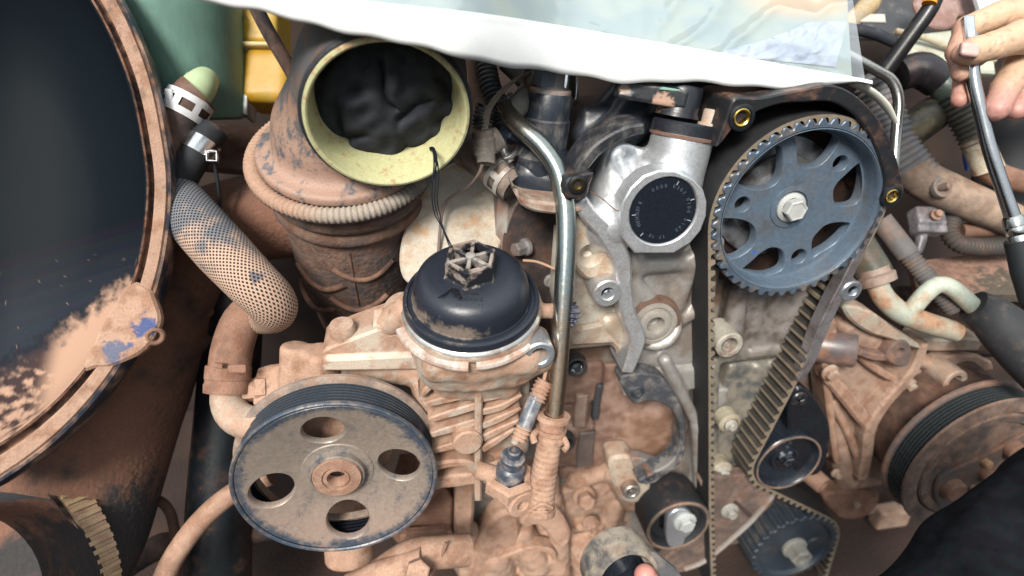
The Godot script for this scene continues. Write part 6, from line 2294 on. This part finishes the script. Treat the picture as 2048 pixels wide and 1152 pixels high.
func right_side() -> void:
	var g := G.new()
	# pale union pipe with black sleeve
	var t := thing("branched_pipe", "pale metal pipe with a raised branch running into a black sleeve", "pipe", P(1830, 640, -250))
	g = G.new()
	tube(g, pts3([1752, 560, -240, 1766, 592, -236, 1800, 624, -236, 1850, 645, -240, 1915, 664, -250]), [24, 25, 26, 26, 24], 22)
	put(g, "lower_pipe", M.cast, dusty(Color(0.42, 0.44, 0.36), Color(0.46, 0.26, 0.15), 0.42, 0.0, 0.7, 0.4), t, 8.0)
	g = G.new()
	tube(g, pts3([1822, 622, -232, 1846, 592, -216, 1874, 570, -206, 1900, 574, -204, 1930, 598, -208, 1962, 628, -216]), 20, 20)
	put(g, "branch", M.cast, dusty(Color(0.55, 0.6, 0.5), Color(0.5, 0.34, 0.22), 0.36, -0.1, 0.6, 0.4), t, 8.0)
	g = G.new()
	lathe(g, P(1752, 556, -240), P(1740, 530, -240) - P(1756, 572, -238), [30, -16, 42, -14, 44, 6, 36, 10, 36, 24, 28, 24], 32)
	put(g, "collar", M.cast, dusty(Color(0.36, 0.27, 0.22), BROWN, 0.4), t, 8.0)
	g = G.new()
	tube(g, pts3([1946, 612, -212, 1990, 640, -206, 2050, 700, -196, 2110, 760, -190]), [40, 56, 60, 60], 26)
	put(g, "black_sleeve", M.rubber, dusty(Color(0.028, 0.03, 0.034), Color(0.2, 0.15, 0.12), 0.2, 0.0, 0.5, 0.4), t, 8.0, "black foam sleeve")
	g = G.new()
	tube(g, pts3([1700, 480, -300, 1738, 530, -260, 1752, 552, -245]), [50, 44, 40], 22)
	solo(g, "olive_drum", "olive dark drum behind the pale pipe's collar", "drum", M.plastic, dusty(Color(0.08, 0.085, 0.065), BROWN, 0.35), 8.0)
	g = G.new()
	tube(g, pts3([1760, 440, -290, 1790, 478, -280, 1815, 510, -270]), 27, 16)
	tube(g, pts3([1806, 498, -272, 1840, 540, -262, 1880, 586, -250, 1910, 620, -246]), 22, 14, true, 2.4, 9.0)
	solo(g, "grey_flex_hose", "grey finely ribbed hose slanting towards the pale branch", "hose", M.rubber, dusty(Color(0.13, 0.125, 0.12), CLAY, 0.3), 9.0)
	# big tan hose
	t = thing("tan_hose", "big dusty tan hose with a stud, right of the cam pulley", "hose", P(1880, 380, -330))
	g = G.new()
	tube(g, pts3([1740, 150, -330, 1770, 230, -330, 1800, 300, -325, 1840, 352, -320]), 46, 18, true, 3.0, 15.0)
	put(g, "ribbed_part", M.rubber, dusty(Color(0.2, 0.2, 0.21), CLAY, 0.25), t, 9.0)
	g = G.new()
	tube(g, pts3([1820, 334, -320, 1850, 362, -316, 1920, 396, -316, 2000, 430, -320, 2080, 470, -330]), [46, 48, 46, 42, 40], 24)
	put(g, "smooth_part", M.rubber, dusty(Color(0.2, 0.15, 0.12), Color(0.42, 0.3, 0.22), 0.55, 0.2), t, 9.0)
	g = G.new()
	lathe(g, P(1886, 374, -268), Vector3(0.1, 0.1, 1), [26, -10, 25, 0, 20, 2, 17, -2], 24)
	lathe(g, P(1886, 374, -268), Vector3(0.3, 0.1, 0.9), [9, -6, 9, 16, 6, 18, 0, 18], 16)
	put(g, "stud", M.cast, dusty(GREY, CLAY, 0.4), t)
	# thin steel pipe
	g = G.new()
	tube(g, pts3([1660, 92, -180, 1700, 112, -180, 1752, 140, -180, 1784, 162, -180, 1797, 200, -184, 1793, 260, -190, 1786, 350, -200]), 12, 16)
	solo(g, "thin_steel_pipe", "thin bright steel pipe bending down behind the black timing cover", "pipe", M.bare, plain(Color(0.5, 0.5, 0.48)), 9.0)
	# harness with corrugated sleeve and tape
	t = thing("ribbed_harness", "ribbed dark cable sleeve with cream tape under the hand", "conduit", P(1930, 250, -300))
	g = G.new()
	tube(g, pts3([1800, 150, -310, 1840, 140, -305, 1880, 165, -300]), [40, 44, 40], 20)
	put(g, "taped_bend", M.plastic, dusty(Color(0.02, 0.018, 0.022), BROWN, 0.12), t, 8.0)
	g = G.new()
	tube(g, pts3([1862, 150, -300, 1890, 176, -294, 1912, 204, -290]), [30, 34, 34], 20)
	put(g, "metal_sheath", M.painted, dusty(Color(0.16, 0.2, 0.17), Color(0.06, 0.06, 0.06), 0.4), t, 8.0)
	g = G.new()
	tube(g, pts3([1902, 192, -290, 1930, 240, -286, 1956, 288, -284]), 33, 18, true, 4.0, 13.0)
	put(g, "ribbed_sleeve", M.rubber, dusty(Color(0.1, 0.1, 0.085), Color(0.22, 0.19, 0.14), 0.4), t, 8.0)
	g = G.new()
	tube(g, pts3([1950, 276, -284, 1968, 318, -284, 1978, 342, -284]), 34, 18)
	put(g, "cream_tape", M.dust, dusty(Color(0.6, 0.53, 0.4), CLAY, 0.35, 0.0, 0.4, 0.7), t, 6.0)
	g = G.new()
	tube(g, pts3([1972, 330, -288, 2000, 352, -290, 2080, 372, -300]), [30, 28, 26], 18)
	put(g, "brown_end", M.rubber, dusty(BROWN, CLAY, 0.5), t, 8.0)
	g = G.new()
	tube(g, pts3([1872, -10, -150, 1858, 20, -155, 1812, 84, -180, 1764, 150, -210]), [17, 19, 19, 20], 18)
	var rod := thing("black_rod", "black capped rod with an orange tip, upper right", "rod", P(1810, 90, -180))
	put(g, "rod", M.plastic, dusty(Color(0.016, 0.016, 0.017), GREY, 0.08), rod, 8.0)
	g = G.new()
	tube(g, pts3([1858, 8, -140, 1866, -14, -140]), [15, 12], 14)
	put(g, "tip", M.plastic, plain(Color(0.85, 0.33, 0.03)), rod, 8.0, "orange tip")
	g = G.new()
	tube(g, pts3([1640, 52, -220, 1700, 58, -220, 1750, 68, -224, 1800, 90, -230]), 13, 12)
	solo(g, "black_cable", "black cable lying beside the plastic film", "cable", M.rubber, dusty(Color(0.02, 0.024, 0.034), GREY, 0.1), 8.0)
	g = G.new()
	tube(g, pts3([1870, 225, -330, 1820, 262, -330, 1760, 310, -340]), 44, 22)
	solo(g, "olive_canister", "olive stained dark canister lying behind the thin steel pipe", "canister", M.plastic, dusty(Color(0.05, 0.05, 0.045), Color(0.26, 0.21, 0.11), 0.4, 0.0, 0.6, 0.4), 8.0)
	g = G.new()
	tube(g, pts3([1905, 436, -340, 1898, 462, -330, 1916, 486, -322, 1960, 494, -322, 2060, 492, -326]), 21, 12, true, 3.0, 9.0)
	solo(g, "curled_conduit", "black curled conduit lying on the dusty shelf", "conduit", M.rubber, dusty(Color(0.06, 0.055, 0.05), BROWN, 0.3), 8.0)
	g = G.new()
	tube(g, pts3([1920, 462, -350, 1980, 458, -350, 2080, 456, -350]), 20, 14)
	solo(g, "brown_pipe", "plain brown pipe above the curled conduit", "pipe", M.rubber, dusty(BROWN, CLAY * 0.8, 0.4), 8.0)
	t = thing("grey_connector", "grey box connector behind the brass insert at right", "connector", P(1855, 445, -330))
	var s := Sdf.new()
	var cb := frame(Vector3(0.1, 0.3, 0.95))
	s.box(P(1852, 436, -330), cb, Vector3(38, 24, 22), 5)
	s.box(P(1856, 462, -326), cb, Vector3(40, 10, 20), 3)
	s.cap(P(1842, 476, -330), P(1836, 500, -330), 14, 12, 4)
	g = G.new()
	s.mesh(4.5, g)
	put(g, "box", M.plastic, dusty(Color(0.1, 0.095, 0.1), Color(0.34, 0.31, 0.33), 0.45), t, 8.0)
	g = G.new()
	hexbolt(g, P(1872, 430, -300), Vector3(0.1, 0.3, 0.95), 10, 14, 14)
	put(g, "bolt", M.dust, dusty(CLAY, TAN, 0.5), t)
	g = G.new()
	prism(g, [Vector2(-160, -60), Vector2(360, -110), Vector2(360, 120), Vector2(-120, 60)], -30, 0, 8, [], P(1940, 545, -350), frame(Vector3(-0.05, 0.75, 0.66)))
	solo(g, "dusty_shelf", "reddish dusty body shelf at the right behind the pipes", "panel", M.crust, spotted(dusty(Color(0.22, 0.13, 0.1), Color(0.36, 0.22, 0.16), 0.5), [[P(2000, 600, -330), 90.0, Color(0.06, 0.06, 0.045), 0.8]]), 9.0)
	g = G.new()
	prism(g, [Vector2(-200, -100), Vector2(300, -100), Vector2(300, 120), Vector2(-200, 120)], -30, 0, 8, [], P(1960, 640, -480), frame(Vector3(-0.05, 0.5, 0.86)))
	solo(g, "dark_well", "dark recess floor under the pale branch pipe", "panel", M.crust, dusty(MUD * 0.5, BROWN, 0.25), 12.0)
	# cream bodywork and dark cowl at the top right
	t = thing("cream_bodywork", "cream painted inner bodywork behind the black rod", "bodywork", P(1880, 90, -380))
	g = G.new()
	var zb := frame(Vector3(0.0, 0.4, 0.9))
	prism(g, [Vector2(-130, -70), Vector2(120, -90), Vector2(150, 40), Vector2(60, 62), Vector2(-110, 36)], -20, 0, 6, [], P(1880, 92, -380), zb)
	put(g, "panel", M.panel, dusty(Color(0.5, 0.52, 0.42), CLAY, 0.2), t, 9.0)
	g = G.new()
	tube(g, pts3([1790, 62, -362, 1850, 76, -362, 1920, 104, -362, 1990, 120, -362]), 8, 10)
	put(g, "pressed_ridge", M.panel, dusty(Color(0.5, 0.46, 0.33), CLAY, 0.3), t, 8.0)
	g = G.new()
	prism(g, [Vector2(-260, -90), Vector2(160, -90), Vector2(160, 110), Vector2(-260, 110)], -20, 0, 6, [], P(1780, 20, -520), frame(Vector3(0.0, 0.3, 0.95)))
	solo(g, "dark_cowl", "dark grey cowl panel at the top right corner", "panel", M.plastic, dusty(Color(0.05, 0.05, 0.055), GREY, 0.2), 14.0)
	g = G.new()
	prism(g, spl([Vector2(-80, -20), Vector2(-40, -58), Vector2(10, -52), Vector2(30, -20), Vector2(80, -30), Vector2(100, 30), Vector2(-70, 40)], true, 5), -12, 0, 4, [], P(1896, 16, -400), frame(Vector3(0.0, 0.2, 1)))
	solo(g, "rusty_tab", "reddish brown pressed metal tab left of the wrench top", "bracket", M.dust, dusty(Color(0.26, 0.15, 0.13), Color(0.42, 0.3, 0.27), 0.5), 8.0)
	t = thing("tan_plug", "tan electrical plug with a pale tag, beside the film's top corner", "connector", P(1715, 25, -330))
	g = G.new()
	tube(g, pts3([1692, 52, -330, 1712, 34, -326, 1738, 8, -330, 1752, -20, -330]), [24, 22, 26, 20], 14)
	put(g, "plug", M.dust, dusty(Color(0.4, 0.34, 0.24), Color(0.6, 0.42, 0.2), 0.5), t, 8.0)
	g = G.new()
	prism(g, [Vector2(-30, -9), Vector2(34, -12), Vector2(36, 14), Vector2(-28, 14)], -6, 0, 2, [], P(1744, 36, -310), frame(Vector3(0.0, 0.3, 0.95)))
	put(g, "tag", M.panel, plain(Color(0.55, 0.5, 0.44)), t)
	g = G.new()
	tube(g, pts3([1938, 340, -420, 1932, 300, -420, 1944, 250, -420]), 9, 10)
	solo(g, "blue_lead", "thin blue lead in the dark behind the cream tape", "cable", M.plastic, plain(Color(0.02, 0.07, 0.35)), 8.0)
	g = G.new()
	prism(g, [Vector2(-40, -40), Vector2(60, -60), Vector2(60, 60), Vector2(-50, 60)], -16, 0, 4, [], P(1990, -6, -330), frame(Vector3(0, 0.2, 1)))
	solo(g, "white_cloth_edge", "white sheet edge above the hand at the top right", "sheet", M.panel, plain(Color(0.8, 0.82, 0.85)), 12.0)
	g = G.new()
	tube(g, pts3([2070, 180, -420, 2030, 300, -420, 1990, 420, -430]), [90, 80, 70], 18)
	solo(g, "dark_duct", "dark grey duct in the shade below the hand", "air duct", M.rubber, dusty(Color(0.035, 0.035, 0.037), BROWN, 0.12), 12.0)

# ---------- white folded board edge and clear film at the top ----------
func board_z(x: float) -> float:
	return 316.0 - 226.0 * smoothstep(880.0, 1180.0, x) - 30.0 * smoothstep(1300.0, 1745.0, x)

func top_panel() -> void:
	var up := [330, -62, 480, -35, 660, -2, 800, 14, 960, 31, 1100, 52, 1240, 76, 1360, 96, 1480, 117, 1590, 138, 1690, 155, 1745, 166]
	var lo := [330, -15, 480, 18, 640, 52, 780, 84, 900, 109, 1060, 140, 1160, 154, 1240, 163, 1350, 164, 1460, 173, 1590, 174, 1690, 168, 1745, 170]
	var U2 := []
	var L2 := []
	for i in range(0, up.size(), 2):
		U2.append(Vector2(up[i], up[i + 1]))
	for i in range(0, lo.size(), 2):
		L2.append(Vector2(lo[i], lo[i + 1]))
	U2 = resample(spl(U2, false, 8), 12.0)
	L2 = spl(L2, false, 8)
	var t := thing("covering_board", "white edged pale green board wrapped in film along the top", "cover", P(1050, 100, 80))
	var rows := []
	for i in U2.size():
		var q: Vector2 = U2[i]
		var ly := q.y
		for j in L2.size() - 1:
			if L2[j].x <= q.x and L2[j + 1].x > q.x:
				ly = lerpf(L2[j].y, L2[j + 1].y, (q.x - L2[j].x) / (L2[j + 1].x - L2[j].x))
		ly += 3.0 * sin(q.x * 0.021) + 2.0 * sin(q.x * 0.057)
		ly = maxf(ly, q.y + 4.0)
		var z := board_z(q.x)
		rows.append([P(q.x, ly - 8.0, z - 46.0), P(q.x, ly - 2.0, z - 8.0), P(q.x, ly, z), P(q.x, lerpf(ly, q.y, 0.15), z + 6.0), P(q.x, lerpf(ly, q.y, 0.5), z + 11.0), P(q.x, lerpf(ly, q.y, 0.9), z + 9.0), P(q.x, q.y, z + 4.0), P(q.x, q.y - 5.0, z - 4.0)])
	var g := G.new()
	for i in rows.size() - 1:
		for j in 7:
			g.quad(rows[i][j], rows[i + 1][j], rows[i + 1][j + 1], rows[i][j + 1])
	var edge := func(p: Vector3, n: Vector3) -> Color:
		return Color(0.86, 0.88, 0.87) * (1.0 + 0.03 * nb.get_noise_3dv(p))
	put(g, "folded_edge", M.panel, edge, t, 12.0, "white folded edge")
	g = G.new()
	var top := []
	for i in U2.size():
		var q: Vector2 = U2[i]
		var z := board_z(q.x) - 6.0
		var row := []
		for j in 9:
			var f := j / 8.0
			row.append(P(q.x - 20.0 * f, q.y - 2.0 - 330.0 * f, z - 230.0 * f * (1.0 - 0.2 * f) + 2.0 * na.get_noise_2d(q.x * 0.7, f * 90.0)))
		top.append(row)
	for i in top.size() - 1:
		if U2[i].x > 1700.0:
			continue
		for j in 8:
			g.quad(top[i][j], top[i + 1][j], top[i + 1][j + 1], top[i][j + 1])
	put(g, "board", M.panel, func(p: Vector3, n: Vector3) -> Color: return Color(0.2, 0.28, 0.28).lerp(Color(0.27, 0.33, 0.28), smoothstep(-0.3, 0.4, na.get_noise_3dv(p))).lerp(Color(0.7, 0.42, 0.16), 0.7 * smoothstep(120.0, 30.0, Vector2((pix(p).x - 1610.0) * 0.7, (pix(p).y + 6.0) * 2.0).length())), t, 14.0, "pale green board under the film")
	g = G.new()
	tube(g, pts3([1706, 166, 40, 1742, 184, 30, 1772, 212, 16, 1792, 246, 0]), [12, 12, 11, 6], 10, true, 0.0, 1.0, true, 0.4)
	put(g, "torn_strip", M.panel, plain(Color(0.7, 0.7, 0.6)), t, 8.0)
	# creased film
	var film := thing("plastic_film", "clear creased plastic film draped over the pale green board", "film", P(1500, 60, 70))
	g = G.new()
	var fr := []
	for i in 150:
		var x := 340.0 + 1390.0 * i / 149.0
		var row := []
		for j in 36:
			var f := j / 35.0
			var edge_y := 0.0
			for m in U2.size() - 1:
				if U2[m].x <= x and U2[m + 1].x > x:
					edge_y = U2[m].y
			if edge_y == 0.0:
				edge_y = 164.0
			var y := edge_y - 4.0 - 260.0 * f
			var ang := atan2(150.0 - y, x - 1290.0)
			var fold := absf(sin(ang * 8.0 + 1.6 * na.get_noise_2d(x * 0.35, y * 0.35)))
			var z := board_z(x) + 8.0 - 205.0 * f + 16.0 + 22.0 * (1.0 - fold) ** 1.5 * smoothstep(1100.0, 1450.0, x) + 3.0 * na.get_noise_2d(x * 0.8, y * 1.4)
			row.append(P(x - 40.0 * f * smoothstep(1500.0, 1730.0, x), y, z))
		fr.append(row)
	for i in 149:
		for j in 35:
			g.quad(fr[i][j], fr[i + 1][j], fr[i + 1][j + 1], fr[i][j + 1])
	put(g, "sheet", M.film, plain(Color(1, 1, 1)), film, 60.0)
	g = G.new()
	var cr := []
	for i in 60:
		var row := []
		for j in 34:
			var u := i / 59.0
			var v := j / 33.0
			var x := lerpf(1430.0 + 120.0 * v, 1672.0 + 22.0 * v, u)
			var y := lerpf(108.0 + 26.0 * u, 58.0 - 30.0 * u + 30.0 * absf(u - 0.5), v)
			var crease := absf(na.get_noise_2d(x * 1.1 + y * 0.6, y * 0.9 - x * 0.5)) * 1.6
			var f := clampf((116.0 + (x - 1480.0) * 0.17 - y) / 330.0, 0.0, 1.0)
			row.append(P(x, y, board_z(x) - 2.0 - 230.0 * f * (1.0 - 0.2 * f) + 22.0 * crease * (1.0 - (absf(u * 2.0 - 1.0)) ** 3.0) * (1.0 - (absf(v * 2.0 - 1.0)) ** 4.0)))
		cr.append(row)
	for i in 59:
		for j in 33:
			g.quad(cr[i][j], cr[i + 1][j], cr[i + 1][j + 1], cr[i][j + 1])
	put(g, "crumpled_bag", M.bag, dusty(Color(0.25, 0.3, 0.41), Color(0.32, 0.38, 0.46), 0.5, 0.0, 0.5, 0.3), film, 12.0, "crumpled bluish film")

# ---------- people: a hand with a wrench, a sleeve, a fingertip ----------
func people() -> void:
	var zz := 30.0
	var skin := func(p: Vector3, n: Vector3) -> Color:
		var q := pix(p)
		var c := Color(0.66, 0.45, 0.3).lerp(Color(0.55, 0.28, 0.235), smoothstep(130.0, 215.0, q.y))
		c = c.lerp(Color(0.55, 0.25, 0.2), 0.6 * smoothstep(1965.0, 1910.0, q.x))
		var dirt := smoothstep(0.3, 0.6, nb.get_noise_3dv(p * 1.3) + 0.3 * smoothstep(1930.0, 1905.0, q.x))
		return c.lerp(Color(0.2, 0.12, 0.1), dirt * 0.4) * (1.0 + 0.08 * nc.get_noise_3dv(p))
	var t := thing("person", "person's bare hand gripping the bright wrench from the right", "person", P(2100, 90, zz))
	var s := Sdf.new()
	var q := func(x: float, y: float, z: float) -> Vector3: return P(x, y, zz + z)
	# palm and wrist
	s.cap(q.call(2120, 70, -20), q.call(2150, 130, -30), 52, 58, 20)
	s.cap(q.call(2080, 40, -24), q.call(2100, 120, -34), 34, 38, 22)
	s.cap(q.call(2140, 100, -26), q.call(2300, 90, -30), 60, 62, 20)
	# thumb, over the bar
	s.cap(q.call(2110, 70, 14), q.call(2040, 74, 30), 38, 31, 12)
	s.cap(q.call(2040, 74, 30), q.call(1988, 91, 34), 30, 26, 5)
	s.cap(q.call(1988, 91, 34), q.call(1945, 102, 32), 26, 25, 4)
	s.cap(q.call(1945, 102, 32), q.call(1926, 107, 28), 25, 20, 4)
	# index finger, behind the bar
	s.cap(q.call(2085, 22, -14), q.call(2000, 30, -14), 30, 25, 10)
	s.cap(q.call(2000, 30, -14), q.call(1932, 56, -16), 27, 23, 5)
	s.cap(q.call(1932, 56, -16), q.call(1912, 104, -12), 20, 18, 5)
	s.cap(q.call(1912, 104, -12), q.call(1920, 148, -6), 18, 15, 4)
	# middle finger, tip low behind the bar
	s.cap(q.call(2090, 60, -40), q.call(2000, 80, -52), 27, 23, 8)
	s.cap(q.call(2000, 80, -52), q.call(1930, 130, -44), 22, 19, 4)
	s.cap(q.call(1930, 130, -44), q.call(1919, 200, -26), 18, 15.5, 4)
	# ring and little finger hanging free
	s.cap(q.call(2100, 100, -34), q.call(2042, 128, -20), 32, 29, 8)
	s.cap(q.call(2042, 128, -20), q.call(2010, 178, -4), 28, 26, 4)
	s.cap(q.call(2010, 178, -4), q.call(1993, 218, 4), 26, 23, 4)
	s.cap(q.call(2120, 130, -44), q.call(2076, 160, -34), 30, 26, 8)
	s.cap(q.call(2076, 160, -34), q.call(2050, 196, -22), 25, 23, 4)
	s.cap(q.call(2050, 196, -22), q.call(2032, 220, -14), 23, 19, 4)
	# creases over the thumb joint
	for k in 3:
		s.cap(q.call(1984 + k * 9, 70, 59 - k), q.call(1988 + k * 9, 112, 59 - k), 2.2, 2.0, 2.5, true)
	for k in 2:
		s.cap(q.call(1992 + k * 8, 168 + k * 9, 24), q.call(2030 + k * 8, 186 + k * 9, 22), 2.0, 1.8, 2.5, true)
		s.cap(q.call(2042 + k * 7, 182 + k * 8, 2), q.call(2070 + k * 7, 200 + k * 8, 0), 1.8, 1.6, 2.5, true)
		s.cap(q.call(1936 + k * 9, 34, 8), q.call(1942 + k * 9, 70, 10), 1.8, 1.6, 2.5, true)
	var g := G.new()
	s.mesh(3.2, g, 1.0, nc)
	put(g, "hand", M.skin, skin, t, 6.0)
	g = G.new()
	var s2 := Sdf.new()
	var nbz := frame(Vector3(-0.1, 0.12, 1).normalized(), Vector3(0.97, -0.2, 0))
	s2.box(q.call(1938, 100, 52), nbz, Vector3(17, 13, 6), 5.5)
	s2.mesh(2.0, g)
	put(g, "thumbnail", M.gloss, func(p: Vector3, n: Vector3) -> Color: return Color(0.62, 0.4, 0.36).lerp(Color(0.2, 0.14, 0.12), smoothstep(1928.0, 1920.0, pix(p).x)), t, 5.0)
	t = thing("wrench", "long bright chrome wrench bar held in the hand", "wrench", P(1960, 250, zz))
	g = G.new()
	tube(g, pts3([1943, 70, zz + 6, 1944, 118, zz + 4, 1948, 168, zz, 1962, 230, zz - 4, 1980, 300, zz - 8, 2004, 372, zz - 12, 2026, 436, zz - 16]), [12, 12, 13, 12.5, 13, 13, 14], 22)
	put(g, "bar", M.steel, plain(Color(0.6, 0.62, 0.64), 0.05), t, 8.0)
	g = G.new()
	prism(g, [Vector2(-9, -24), Vector2(9, -24), Vector2(9, 24), Vector2(-9, 24)], -22, 2, 3, [], P(1941, 54, zz + 14), frame(Vector3(-0.25, 0.1, 0.96)))
	put(g, "square_end", M.steel, plain(Color(0.75, 0.78, 0.8), 0.05), t, 8.0)
	g = G.new()
	lathe(g, P(2030, 452, zz - 18), P(2040, 490, zz - 20) - P(2018, 410, zz - 14), [14, -22, 18, -16, 19, -2, 17, 0, 19, 3, 19, 14, 17, 17, 19, 20, 19, 40, 0, 40], 32)
	put(g, "knurled_joint", M.steel, plain(Color(0.7, 0.7, 0.68), 0.1), t, 8.0)
	g = G.new()
	tube(g, pts3([2034, 480, zz - 20, 2050, 530, zz - 24, 2070, 600, zz - 26]), [22, 27, 26], 20)
	put(g, "black_grip", M.rubber, plain(BLACK), t, 8.0)
	t = thing("person", "person's black sleeved arm across the bottom right corner", "person", P(2000, 1200, 230))
	s = Sdf.new()
	s.cap(P(1904, 1304, 210), P(2262, 1066, 250), 142, 176, 20)
	g = G.new()
	var folds := FastNoiseLite.new()
	folds.noise_type = FastNoiseLite.TYPE_SIMPLEX
	folds.frequency = 1.0 / 150.0
	folds.fractal_octaves = 1
	s.mesh(7.0, g, 14.0, folds)
	put(g, "sleeve", M.cloth, plain(Color(0.014, 0.015, 0.018), 0.4), t, 9.0)
	t = thing("person", "person's fingertip poking out of the loose roller's bore", "person", P(1296, 1170, 70))
	s = Sdf.new()
	s.cap(P(1296, 1210, 70), P(1294, 1162, 92), 25, 22, 4)
	s.cap(P(1294, 1162, 92), P(1290, 1150, 96), 22, 20, 4)
	g = G.new()
	s.mesh(3.0, g)
	put(g, "finger", M.skin, plain(Color(0.62, 0.27, 0.22)), t, 6.0)
